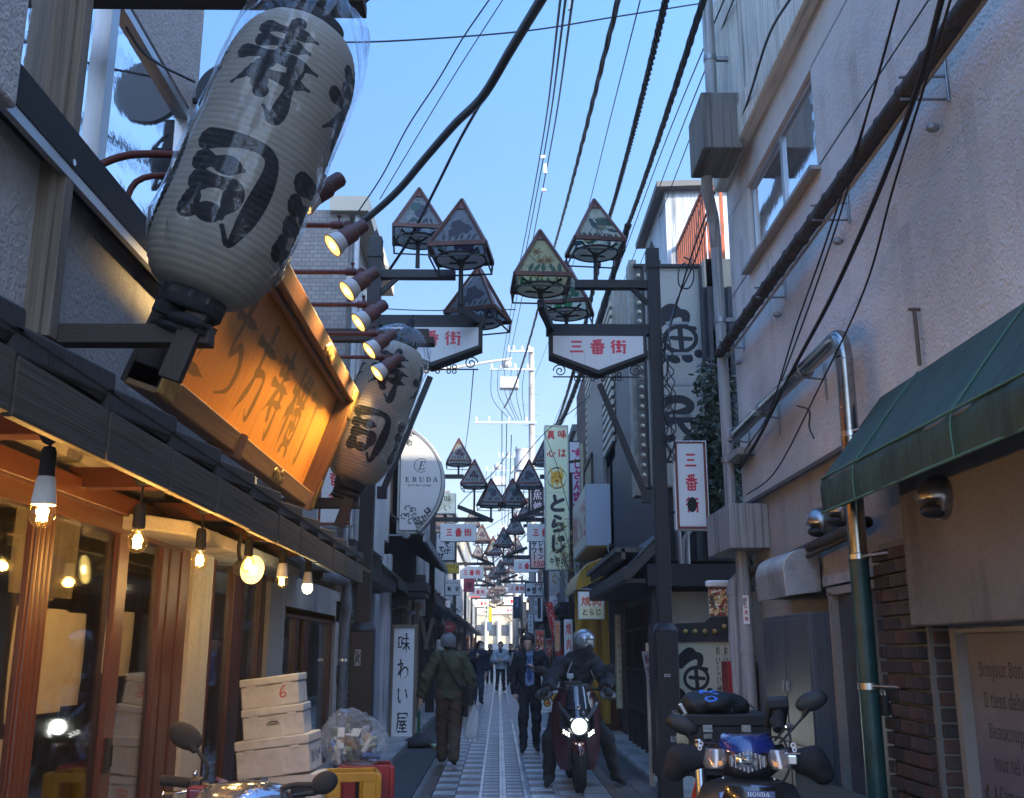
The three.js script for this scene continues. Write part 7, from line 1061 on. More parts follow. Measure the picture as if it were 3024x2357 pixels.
{ // man in the dark suit, looking at his phone
  const navy = cloth([0.013, 0.015, 0.022], 0.8), t = person('man in dark suit and blue tie walking towards us looking at a phone', [0.468, 0, -16.15], 0, { head: [-0.02, 1.6, 0.055], elL: [0.27, 1.13, 0.0], haL: [0.1, 1.2, 0.24], elR: [-0.25, 1.12, -0.05], haR: [-0.225, 0.83, 0.03], knR: [-0.1, 0.5, 0.1], anR: [-0.1, 0.1, 0.1], toeR: [-0.12, 0.05, 0.25], knL: [0.1, 0.49, -0.02], anL: [0.1, 0.11, -0.12], toeL: [0.12, 0.05, 0.02] },
    { jacket: navy, trousers: cloth([0.011, 0.012, 0.018], 0.8), shoes: black, hem: 0.76, pad: 0.022, trouser: 0.014, open: 0.062, shirt: cloth([0.24, 0.36, 0.58], 0.7), face: 1, hair: S([0.04, 0.03, 0.024], 0.6, { map: tGrain }), fringe: 1, headPitch: 0.3, headYaw: -0.08, handL: { dir: [-0.8, 0.35, 0.45], n: [0, 0.8, -0.5], curl: 0.7 }, handR: { curl: 0.8 }, cuff: 0.95 });
  M('tie', [EX([[-0.022, 0], [-0.036, -0.3], [0, -0.36], [0.036, -0.3], [0.022, 0]], 0.01, 0.002, -0.005, 1.375, 0.13, 0.06), RB(0.05, 0.045, 0.03, 0.01, -0.006, 1.39, 0.125)], S([0.03, 0.07, 0.26], 0.5), t);
  M('shirt_collar', [BAR([-0.06, 1.43, 0.04], [-0.008, 1.375, 0.135], 0.03, 0.035), BAR([0.05, 1.43, 0.04], [-0.002, 1.375, 0.135], 0.03, 0.035)], cloth([0.28, 0.4, 0.6]), t);
  for (const s of [-1, 1]) M('lapel', EX([[0, 0], [s * 0.075, -0.1], [s * 0.055, -0.16], [s * 0.01, -0.36]], 0.012, 0.003, s * 0.045, 1.42, 0.118, 0.08, s * 0.3), navy, t);
  const p = T('phone', 'dark smartphone held at chest height by the man in the suit', 'phone', [0.468 + 0.0, 1.25, -16.15 + 0.31], 0.3); M('phone_body', RB(0.15, 0.012, 0.075, 0.004, 0, 0, 0, 0.5, 0.1), black, p); M('screen', PL(0.13, 0.065, 0, 0.0066, -0.004, -Math.PI / 2 + 0.5, 0.1), glow([0.5, 0.6, 0.7], 0.3, [0.05, 0.05, 0.06]), p);
  const d = T('paper_folder', 'pale sheaf of papers held low by the man in the suit', 'papers', [0.235, 0.61, -16.04], 0.25); M('paper', [RB(0.2, 0.29, 0.012, 0.002, 0, 0, 0, 0, 0, 0.5)], S([0.5, 0.52, 0.56], 0.7), d);
}
{ // man with a mask and a stick, man in the pale denim jacket
  const t = person('man in navy jacket, jeans and white mask holding a thin umbrella upright', [-0.573, 0, -29.6], 0.25, { head: [0.05, 1.6, 0.03], elR: [-0.25, 1.14, 0.03], haR: [-0.12, 1.29, 0.2], elL: [0.24, 1.12, -0.02], haL: [0.22, 0.9, 0.06], knL: [0.1, 0.49, -0.01], anL: [0.1, 0.12, -0.1], toeL: [0.12, 0.05, 0.03], knR: [-0.1, 0.5, 0.08], anR: [-0.12, 0.1, 0.06], toeR: [-0.14, 0.05, 0.2] },
    { jacket: cloth([0.02, 0.022, 0.05]), trousers: cloth([0.05, 0.075, 0.115]), hem: 0.86, pad: 0.034, hair: true, fringe: 1, mask: 1, face: 1, headYaw: 0.6, headPitch: -0.08, handR: { dir: [0.1, 0.6, 0.6], n: [1, 0, 0], curl: 1.1 }, coarse: 1 });
  const u = T('umbrella', 'thin closed umbrella held upright by the masked man', 'umbrella', [-0.66, 1.0, -29.32]); M('shaft', [CY(0.008, 0.008, 1.0, 8, 0, 0.4, 0), CY(0.012, 0.03, 0.6, 10, 0, 0.62, 0)], black, u);
  const g = T('hand_bag', 'small black patterned bag hanging at the masked man\'s elbow', 'bag', [-0.79, 1.03, -29.45]); M('bag_body', RB(0.17, 0.14, 0.1, 0.03), cloth([0.03, 0.03, 0.035]), g);
  const w = person('man in pale denim jacket and black jeans walking towards us with hands clasped', [0.06, 0, -36.6], 0, { head: [0, 1.63, 0.02], neck: [0, 1.48, 0], elL: [0.26, 1.14, 0.02], elR: [-0.26, 1.14, 0.02], haL: [0.07, 1.14, 0.22], haR: [-0.07, 1.13, 0.22], knL: [0.1, 0.5, 0.07], anL: [0.13, 0.1, 0.05], toeL: [0.16, 0.05, 0.19], knR: [-0.1, 0.5, -0.02], anR: [-0.14, 0.1, -0.1], toeR: [-0.17, 0.05, 0.04] },
    { jacket: cloth([0.42, 0.47, 0.52]), trousers: cloth([0.014, 0.015, 0.02]), shoes: whiteP, hem: 0.84, pad: 0.05, trouser: 0.006, hair: true, fringe: 1, face: 1, coarse: 1, handL: { dir: [-0.8, -0.1, 0.2], n: [0, 0, -1] }, handR: { dir: [0.8, 0, 0.2], n: [0, 0, -1] } });
  M('turtleneck', skin([cap([0, 1.4, 0.05], [0, 1.5, 0.02], 0.08, 0.066), cap([0, 1.3, 0.11], [0, 1.42, 0.07], 0.035, 0.06)], 0.012, 0.03), blackMatte, w);
}
person('woman with long dark hair and white top walking behind the suited man', [0.72, 0, -41], 0, { head: [0, 1.5, 0.02], neck: [0, 1.36, 0], chest: [0, 1.2, 0], shL: [0.15, 1.31, 0], shR: [-0.15, 1.31, 0] }, { jacket: cloth([0.5, 0.48, 0.46]), trousers: blackMatte, hem: 0.7, hair: true, fringe: 1, long: 1, face: 1, coarse: 1 });
person('dark clothed person far behind, between the masked man and denim jacket', [-0.42, 0, -48], 0, {}, { jacket: blackMatte, trousers: blackMatte, hem: 0.7, hair: true, fringe: 1, face: 1, coarse: 1 });
person('dark clothed person just right of the pale denim jacket', [0.5, 0, -45], 0, {}, { jacket: cloth([0.014, 0.016, 0.02]), trousers: blackMatte, hem: 0.7, hair: true, fringe: 1, face: 1, coarse: 1 });
// ---------------------------------------------------------------- scooters and motorcycle
const maroon = P([0.055, 0.009, 0.013], 0.28, { clearcoat: 0.7, clearcoatRoughness: 0.1 }), gloss = P([0.012, 0.012, 0.014], 0.2, { clearcoat: 1, clearcoatRoughness: 0.05 });
function wheel(t, y, z, R0, w, x = 0) { const q = M('wheel', put(new THREE.TorusGeometry(R0 - w / 2, w / 2, 14, 44), x, y, z, 0, Math.PI / 2), rubber, t); const tr = []; for (let i = 0; i < 46; i++) { const a = i * 0.1366; for (const s of [-1, 1]) tr.push(BX(0.028, 0.006, 0.012, x + s * w * 0.18, y + (R0 - 0.001) * Math.cos(a + s * 0.03), z + (R0 - 0.001) * Math.sin(a + s * 0.03), Math.PI / 2 - a, 0, 0)); } M('tread', tr, S([0.01, 0.01, 0.01], 0.9), q); M('rim', [CY(R0 - w, R0 - w, w * 0.6, 30, x, y, z, 0, 0, Math.PI / 2)], dull, q); return q; }
function shell(rows, n, seg = 18) { // loft: rows of [y, halfWidth, zNose, zEdge]
  const g = new THREE.BufferGeometry(), p = [], ix = [];
  for (const [y, w, z0, z1] of rows) for (let i = 0; i <= seg; i++) { const u = (i / seg) * 2 - 1, e = Math.abs(u) ** n; p.push(Math.sign(u) * Math.abs(u) ** 0.9 * w, y, z0 + (z1 - z0) * e); }
  for (let j = 0; j < rows.length - 1; j++) for (let i = 0; i < seg; i++) { const a = j * (seg + 1) + i, b = a + seg + 1; ix.push(a, a + 1, b, b, a + 1, b + 1); }
  g.setAttribute('position', new THREE.Float32BufferAttribute(p, 3)); g.setIndex(ix); g.setAttribute('uv', new THREE.Float32BufferAttribute(new Float32Array(p.length / 3 * 2), 2)); g.computeVertexNormals(); return g;
}
function mirror(t, a, b, dx, back = blackMatte) { M('mirror', [TB([a, mid(a, b, 0.5), [b[0] - dx * 0.01, b[1] - 0.06, b[2]]], 0.007, 14), RODs([b[0] - dx * 0.015, b[1] - 0.09, b[2]], [b[0], b[1] - 0.03, b[2]], 0.012, 8, 0.02), SP(0.075, 1.18, 0.62, 0.3, b[0] + dx * 0.02, b[1], b[2], 0, 0, dx * 0.35)], back, t); }
{
  const t = T('motor_scooter', 'dark maroon scooter with blazing round headlight facing us, rider astride', 'scooter', [0.875, 0, -12.15]);
  wheel(t, 0.262, 0.4, 0.262, 0.135); wheel(t, 0.262, -0.95, 0.262, 0.14);
  ME('fork', [RODs([-0.1, 0.27, 0.38], [-0.085, 0.72, 0.3], 0.022), RODs([0.1, 0.27, 0.38], [0.085, 0.72, 0.3], 0.022), CY(0.02, 0.02, 0.22, 10, 0, 0.262, 0.4, 0, 0, Math.PI / 2)], blackMatte, t);
  M('mudguard', shell([[0.36, 0.075, 0.62, 0.5], [0.42, 0.08, 0.63, 0.5], [0.49, 0.085, 0.6, 0.44], [0.53, 0.07, 0.5, 0.4]], 2), P([0.06, 0.006, 0.012], 0.25, { clearcoat: 1 }), t);
  M('leg_shield', shell([[0.2, 0.19, 0.16, 0.05], [0.3, 0.235, 0.2, 0.04], [0.42, 0.26, 0.23, 0.02], [0.6, 0.275, 0.26, 0.0], [0.8, 0.28, 0.28, 0.0], [0.95, 0.26, 0.26, 0.05], [1.04, 0.2, 0.2, 0.1]], 2), maroon, t);
  M('front_cowl', [shell([[0.5, 0.1, 0.38, 0.25], [0.58, 0.17, 0.47, 0.2], [0.68, 0.2, 0.52, 0.16], [0.8, 0.2, 0.48, 0.12], [0.9, 0.16, 0.4, 0.15], [1.0, 0.12, 0.33, 0.2]], 2)], gloss, t);
  ME('side_fairing', [-1, 1].map((s) => put(shell([[0.22, 0.05, 0.05, -0.3], [0.4, 0.12, 0.12, -0.6], [0.62, 0.13, 0.1, -0.7], [0.78, 0.1, 0.0, -0.7]], 2), s * 0.17, 0, 0)), maroon, t);
  M('floor', [RB(0.4, 0.1, 0.6, 0.03, 0, 0.3, -0.3), RB(0.32, 0.32, 0.9, 0.06, 0, 0.55, -0.75), RB(0.3, 0.1, 0.8, 0.045, 0, 0.76, -0.72)], blackMatte, t);
  M('windscreen', shell([[0.86, 0.12, 0.44, 0.36], [0.96, 0.115, 0.4, 0.32], [1.06, 0.1, 0.35, 0.29], [1.1, 0.09, 0.33, 0.28]], 2.5), P([0.02, 0.025, 0.035], 0.04, { clearcoat: 1 }), t);
  ME('chrome_trim', [-1, 1].flatMap((s) => [BAR([s * 0.085, 0.76, 0.5], [s * 0.2, 0.9, 0.37], 0.035, 0.012, [s, 1, 1]), BAR([s * 0.16, 0.84, 0.42], [s * 0.21, 0.93, 0.34], 0.025, 0.012, [s, 1, 1])]), S([0.2, 0.21, 0.22], 0.25, { metalness: 1 }), t);
  M('badge', [TO(0.018, 0.004, 0, 0.89, 0.44), CY(0.015, 0.015, 0.006, 14, 0, 0.89, 0.44, Math.PI / 2)], chrome, t);
  M('headlight', SP(0.085, 1, 0.95, 0.5, 0, 0.69, 0.5), glow([0.93, 1, 0.86], 7), t); M('headlight_bezel', TO(0.09, 0.012, 0, 0.69, 0.515), dull, t);
  const led = []; for (const s of [-1, 1]) for (let i = 0; i < 3; i++) for (let j = 0; j < 2; j++) led.push(SP(0.009, 1, 1, 0.7, s * (0.11 + i * 0.026), 0.585 + j * 0.026 + i * 0.014, 0.44 - i * 0.03)); M('running_light', led, glow([1, 0.98, 0.92], 3.5), t);
  M('handlebar', [TB([[-0.33, 1.05, 0.02], [-0.16, 1.07, 0.12], [0, 1.06, 0.16], [0.16, 1.07, 0.12], [0.33, 1.05, 0.02]], 0.016), RB(0.3, 0.1, 0.14, 0.04, 0, 1.08, 0.14)], black, t);
  ME('grip', [RODs([-0.31, 1.05, 0.03], [-0.4, 1.04, -0.03], 0.02, 12), RODs([0.31, 1.05, 0.03], [0.4, 1.04, -0.03], 0.02, 12)], rubber, t);
  ME('hand_guard', [-1, 1].map((s) => put(new THREE.SphereGeometry(0.11, 18, 12, 0, Math.PI * 2, 0, 1.5).scale(1.0, 0.4, 0.7), s * 0.36, 1.0, 0.07, 0.9, s * 0.35)), S([0.05, 0.052, 0.056], 0.35), t);
  mirror(t, [-0.14, 1.12, 0.12], [-0.37, 1.27, 0.12], -1); mirror(t, [0.14, 1.12, 0.12], [0.35, 1.29, 0.12], 1);
  M('phone_mount', [RB(0.075, 0.055, 0.03, 0.008, -0.07, 1.21, 0.17), RODs([-0.07, 1.12, 0.15], [-0.07, 1.19, 0.16], 0.01)], S([0.25, 0.3, 0.34], 0.3), t); M('dash', [RB(0.2, 0.03, 0.08, 0.01, -0.04, 1.14, 0.16)], black, t);
  const l = new THREE.SpotLight(new THREE.Color(0.95, 1, 0.9), 2.5, 0, 0.5, 0.8); l.position.set(0, 0.69, 0.56); l.target.position.set(0.0, 0.1, 4); l.castShadow = true; l.shadow.radius = 3; t.add(l, l.target);
  // rider
  const rj = cloth([0.022, 0.023, 0.027]), rp = cloth([0.013, 0.013, 0.015]);
  const r = person('rider in charcoal jacket and silver open helmet sitting on the maroon scooter, feet down', [0.875, 0, -12.35], 0, { head: [0.14, 1.55, 0.05], neck: [0.08, 1.4, 0.0], chest: [0.04, 1.22, -0.06], belly: [0.01, 1.02, -0.12], pelvis: [0, 0.87, -0.16], shL: [0.24, 1.34, -0.02], shR: [-0.14, 1.34, -0.02], elL: [0.37, 1.15, 0.12], elR: [-0.28, 1.14, 0.1], haL: [0.33, 1.06, 0.28], haR: [-0.33, 1.06, 0.28], hipL: [0.12, 0.84, -0.12], hipR: [-0.12, 0.84, -0.12], knL: [0.36, 0.5, 0.06], knR: [-0.3, 0.5, 0.12], anL: [0.47, 0.1, -0.06], anR: [-0.3, 0.1, 0.06], toeL: [0.54, 0.045, 0.1], toeR: [-0.34, 0.045, 0.24] },
    { jacket: rj, trousers: rp, shoes: blackMatte, helmet: 1, pad: 0.038, trouser: 0.024, lowTop: 0.84, hem: 0.9, seated: 1, noHand: 'LR' });
  M('glove', skin([...hand([-0.34, 1.06, 0.27], [-0.2, -0.1, 0.9], [0, -1, 0], -1, 0.9), ...hand([0.34, 1.06, 0.27], [0.2, -0.1, 0.9], [0, -1, 0], 1, 0.9)].map((p) => ({ ...p, ra: p.ra * 1.25, rb: p.rb * 1.25 })), 0.006, 0.012), blackMatte, r);
  M('neck_warmer', skin([cap([0.08, 1.38, 0.0], [0.12, 1.47, 0.02], 0.105, 0.1), ell([0.155, 1.5, 0.07], 0.075, 0.075, 0.07), cap([-0.03, 1.41, -0.03], [0.2, 1.42, -0.02], 0.07, 0.07)], 0.01, 0.04, { wob: 0.004 }), blackMatte, r);
  const h = M('helmet', skin([ell([0.13, 1.605, 0.03], 0.128, 0.128, 0.14), cap([0.12, 1.56, 0.0], [0.12, 1.52, -0.02], 0.122, 0.118)], 0.008, 0.03, { low: 1.475, cut: (x, y, z) => { const a = (x - 0.13) * 0.8 + (z - 0.03) * 0.6; return a > 0.07 && y < 1.62 ? 0.02 : -1; } }), P([0.3, 0.31, 0.33], 0.25, { metalness: 0.6, clearcoat: 1 }), r);
  M('visor', put(new THREE.SphereGeometry(0.165, 24, 14, -1.0, 2.0, 0.85, 0.85), 0.13, 1.585, 0.03, 0.15, 0.95), P([0.9, 0.93, 0.95], 0.04, { transmission: 0.9, thickness: 0, side: THREE.DoubleSide }), h); M('visor_pivot', CY(0.03, 0.03, 0.02, 18, 0.12, 1.59, 0.165, Math.PI / 2 - 0.1), blackMatte, h); M('trim', TB([[0.02, 1.53, 0.14], [0.0, 1.6, 0.14], [0.06, 1.68, 0.13], [0.16, 1.7, 0.13]], 0.005), blackMatte, h);
  ME('jacket_cord', [RODs([-0.03, 1.36, 0.12], [-0.09, 1.22, 0.14], 0.006), RODs([0.18, 1.27, 0.13], [0.22, 1.19, 0.12], 0.006)], S([0.25, 0.25, 0.25], 0.6), r);
}
{ // blue scooter with muffs and delivery box
  const t = T('motor_scooter', 'blue scooter with clear headlight, black hand muffs and mirrors parked at right', 'scooter', [1.22, 0, -5.3], -0.2), blue = P([0.012, 0.03, 0.17], 0.16, { clearcoat: 1, clearcoatRoughness: 0.03 });
  wheel(t, 0.22, 0.32, 0.22, 0.07); wheel(t, 0.22, -0.95, 0.22, 0.08);
  ME('fork', [RODs([-0.07, 0.22, 0.32], [-0.05, 0.75, 0.12], 0.018), RODs([0.07, 0.22, 0.32], [0.05, 0.75, 0.12], 0.018)], dull, t);
  M('headlight_cowl', [shell([[0.9, 0.11, 0.1, 0.02], [0.94, 0.17, 0.13, -0.02], [1.0, 0.2, 0.12, -0.06], [1.045, 0.18, 0.08, -0.08]], 2.2)], black, t);
  M('top_cowl', shell([[1.015, 0.135, 0.125, 0.02], [1.05, 0.135, 0.115, 0.0], [1.085, 0.12, 0.07, -0.05], [1.095, 0.1, 0.0, -0.1], [1.08, 0.09, -0.1, -0.16]], 2.4), blue, t);
  const lens = shell([[0.925, 0.06, 0.142, 0.12], [0.95, 0.085, 0.158, 0.115], [0.985, 0.095, 0.16, 0.1], [1.02, 0.075, 0.148, 0.095], [1.032, 0.05, 0.14, 0.1]], 2.4);
  const hl = M('headlight', put(lens.clone(), 0, 0, 0.012), P([0.95, 0.97, 1], 0.02, { transmission: 1, thickness: 0 }), t);
  const ref = []; for (let i = -4; i <= 4; i++) ref.push(CY(0.011, 0.011, 0.1 - Math.abs(i) * 0.012, 8, i * 0.019, 0.978, 0.128 - Math.abs(i) * 0.006)); M('reflector', [...ref, put(lens, 0, 0, -0.024)], chrome, hl); M('lamp_bulb', [SP(0.022, 1, 1, 0.8, 0, 0.985, 0.14), TO(0.026, 0.004, 0, 0.985, 0.142)], S([0.2, 0.2, 0.2], 0.2, { metalness: 1 }), hl);
  for (const s of [-1, 1]) { const w = M('indicator', put(shell([[0.94, 0.045, 0.12, 0.09], [0.965, 0.06, 0.125, 0.085], [1.0, 0.06, 0.11, 0.07], [1.03, 0.045, 0.08, 0.06]], 2), s * 0.135, 0, -0.0, 0, s * 0.3), P([0.95, 0.9, 0.85], 0.03, { transmission: 0.85, thickness: 0 }), t); M('reflector', put(shell([[0.945, 0.04, 0.105, 0.08], [0.985, 0.055, 0.1, 0.07], [1.025, 0.04, 0.075, 0.05]], 2), s * 0.135, 0, -0.005, 0, s * 0.3), S([0.5, 0.4, 0.34], 0.15, { metalness: 1 }), w); M('amber_bulb', SP(0.012, 1, 1, 1, s * 0.13, 0.965, 0.1), glow([1, 0.45, 0.1], 0.3, [0.4, 0.12, 0.02]), w); }
  M('leg_shield', shell([[0.2, 0.2, 0.12, 0.0], [0.5, 0.27, 0.14, 0.0], [0.75, 0.27, 0.12, 0.0], [0.86, 0.22, 0.08, 0.0], [0.9, 0.1, 0.04, 0.0]], 2), S([0.03, 0.034, 0.04], 0.4), t);
  M('front_panel', [put(shell([[0.3, 0.1, 0.16, 0.12], [0.6, 0.14, 0.18, 0.13], [0.8, 0.15, 0.17, 0.11], [0.865, 0.13, 0.13, 0.1]], 2), 0.02, 0, 0)], gloss, t);
  ME('blue_panel', [EX([[-0.11, 0.3], [-0.07, 0.3], [-0.07, 0.85], [-0.14, 0.83]], 0.012, 0.004, 0, 0, 0.165, -0.1), EX([[0.0, 0.3], [0.1, 0.3], [0.13, 0.86], [0.01, 0.87]], 0.012, 0.004, 0, 0, 0.175, -0.1)], P([0.02, 0.08, 0.36], 0.15, { clearcoat: 1 }), t);
  M('maker_letters', PL(0.13, 0.03, 0.05, 0.838, 0.192, -0.12), sheet(256, 60, (c, w, h) => { c.fillStyle = '#0d2a6b'; c.fillRect(0, 0, w, h); c.fillStyle = '#c8ccd4'; c.font = 'bold 52px serif'; c.fillText('HONDA', 6, 48); }, 0.25), t, true);
  for (const s of [-1, 1]) { M('hand_muff', skin([cap([s * 0.21, 0.985, 0.03], [s * 0.31, 0.97, 0.03], 0.045, 0.068, 1.05), cap([s * 0.31, 0.975, 0.0], [s * 0.355, 0.92, 0.02], 0.066, 0.052)], 0.01, 0.04, { wob: 0.003 }), cloth([0.014, 0.014, 0.017]), t); M('cord_clip', [TO(0.01, 0.003, s * 0.22, 1.05, 0.06), TO(0.008, 0.003, s * 0.225, 1.03, 0.065)], whiteP, t); }
  M('handlebar', TB([[-0.34, 1.0, -0.02], [-0.15, 1.02, -0.04], [0.15, 1.02, -0.04], [0.34, 1.0, -0.02]], 0.014), black, t);
  M('brake_reservoir', [RB(0.05, 0.05, 0.05, 0.01, 0.21, 0.985, 0.08), RB(0.07, 0.012, 0.03, 0.004, 0.215, 1.015, 0.08, 0, 0.3)], chrome, t);
  const mir = (a, b, s) => M('mirror', [RODs(a, [b[0] - s * 0.05, b[1] - 0.08, b[2]], 0.006), RODs([b[0] - s * 0.05, b[1] - 0.08, b[2]], [b[0] - s * 0.02, b[1] - 0.03, b[2]], 0.009, 8, 0.02), SP(0.062, 1.35, 0.75, 0.34, b[0], b[1], b[2], 0, 0, s * 0.35)], black, t);
  mir([-0.14, 1.04, -0.02], [-0.31, 1.13, -0.06], -1); mir([0.16, 1.05, -0.02], [0.33, 1.25, -0.06], 1);
  M('seat', [RB(0.26, 0.14, 0.6, 0.05, 0.02, 0.76, -0.75), RB(0.3, 0.4, 1.2, 0.08, 0.02, 0.5, -0.7), RB(0.34, 0.06, 0.5, 0.02, 0.02, 0.24, -0.2)], blackMatte, t);
  M('splash_guard', [EX([[0.2, 0], [0.56, -0.12], [0.56, -0.6], [0.22, -0.6]], 0.015, 0.004, 0.03, 0.92, -0.02)], S([0.025, 0.027, 0.03], 0.45), t);
  M('cable', [TB([[-0.2, 1.0, 0.05], [-0.16, 1.06, 0.02], [-0.05, 1.04, -0.02]], 0.005), TB([[0.2, 1.0, 0.05], [0.17, 1.08, 0.03], [0.08, 1.07, -0.03]], 0.005), TB([[0.14, 1.06, -0.06], [0.2, 1.12, -0.04], [0.21, 1.05, 0.02], [0.16, 0.98, 0.08]], 0.006), TB([[0.2, 0.95, 0.06], [0.16, 0.89, 0.1], [0.1, 0.88, 0.1]], 0.006)], rubber, t);
  M('screw', [[-0.12, 0.9, 0.13], [0.12, 0.9, 0.13], [-0.16, 0.7, 0.15], [0.2, 0.7, 0.14]].map((q) => SP(0.007, 1, 1, 0.6, ...q)), steel, t);
  M('side_stay', [RODs([-0.23, 0.5, -0.5], [-0.24, 1.0, -0.72], 0.03)], steel, t);
  const b = T('delivery_box', 'black delivery case with two steel latches on the back of the blue scooter', 'case', [1.325, 0.83, -6.15]);
  M('case_body', RB(0.48, 0.26, 0.42, 0.012, 0, 0.13, -0.2), black, b); M('case_lid', RB(0.5, 0.07, 0.44, 0.012, 0, 0.275, -0.2), black, b);
  for (const x of [-0.13, 0.09]) M('latch', [RB(0.055, 0.03, 0.016, 0.003, x, 0.235, 0.02), RB(0.055, 0.012, 0.022, 0.003, x, 0.215, 0.024), RB(0.05, 0.03, 0.012, 0.003, x, 0.188, 0.02)], steel, b);
  M('rivet', [-0.21, 0.21].flatMap((x) => [0.24, 0.19, 0.13, 0.06].map((y) => SP(0.006, 1, 1, 0.6, x * 1.05, y, 0.012))), steel, b);
  const g = T('delivery_bag', 'soft black bag with blue lettering lying on the black case', 'bag', [1.29, 1.135, -6.3]);
  M('bag_body', skin([cap([-0.12, 0.04, 0], [0.12, 0.03, 0], 0.075, 0.06, 1.9), ell([-0.03, 0.065, 0.02], 0.17, 0.06, 0.16), cap([-0.2, 0.02, 0.05], [-0.16, 0.05, 0.08], 0.04, 0.05)], 0.009, 0.05, { wob: 0.004, low: -0.02 }), cloth([0.012, 0.014, 0.016], 0.6), g);
  M('bag_piping', [TB([[-0.2, 0.03, 0.12], [-0.1, 0.08, 0.14], [0.02, 0.1, 0.13], [0.14, 0.07, 0.1], [0.2, 0.03, 0.08]], 0.005), TB([[0.05, 0.02, 0.17], [0.07, 0.08, 0.1], [0.08, 0.095, 0.03]], 0.004)], S([0.05, 0.055, 0.06], 0.5), g);
  const lt = (p, r = 0.008) => TB(p, r, 20, 8); M('bag_letters', [lt([[-0.13, 0.118, 0.04], [-0.1, 0.11, 0.1]], 0.009), lt([[-0.1, 0.126, 0.03], [-0.06, 0.116, 0.09]], 0.009), lt([[-0.115, 0.124, 0.06], [-0.08, 0.122, 0.06]], 0.008), lt([[-0.02, 0.126, 0.06], [-0.05, 0.124, 0.08], [-0.05, 0.114, 0.11], [-0.015, 0.11, 0.12]], 0.008), lt([[-0.06, 0.098, 0.15], [-0.1, 0.088, 0.165], [-0.075, 0.075, 0.178], [-0.035, 0.085, 0.168], [-0.055, 0.098, 0.15]], 0.008)], S([0.06, 0.22, 0.75], 0.5), g);
  M('buckle', [RB(0.02, 0.09, 0.02, 0.004, -0.215, 0.02, 0.1, 0, 0, 0.5), RB(0.05, 0.02, 0.02, 0.004, -0.2, -0.01, 0.1)], steel, g);
  const n = T('device_case', 'black waterproof device case with white mirrored letters mounted over the blue handlebar', 'device case', [1.42, 1.2, -5.44], -0.12); n.rotation.x = -0.55;
  M('case_body', RB(0.1, 0.03, 0.21, 0.008, 0, 0.03, -0.04), black, n); M('case_side', RB(0.105, 0.045, 0.22, 0.012, 0, 0.0, -0.04), blackMatte, n); M('latch', [RB(0.07, 0.012, 0.03, 0.003, 0, 0.05, -0.11), RB(0.03, 0.006, 0.012, 0.002, 0, 0.047, -0.07)], blackMatte, n);
  M('letters', PL(0.075, 0.02, 0.006, 0.047, 0.045, -Math.PI / 2), sheet(160, 44, (c, w, h) => { c.fillStyle = '#111214'; c.fillRect(0, 0, w, h); c.save(); c.translate(w, h); c.rotate(Math.PI); c.fillStyle = '#dfe0f0'; c.font = 'bold 38px sans-serif'; c.fillText('Redcat', 12, 34); c.restore(); }, 0.4), n, true); M('mount', [RODs([0, 0, 0.02], [-0.02, -0.13, 0.04], 0.03), SP(0.035, 1, 1, 1, -0.02, -0.08, 0.03)], blackMatte, n);
}
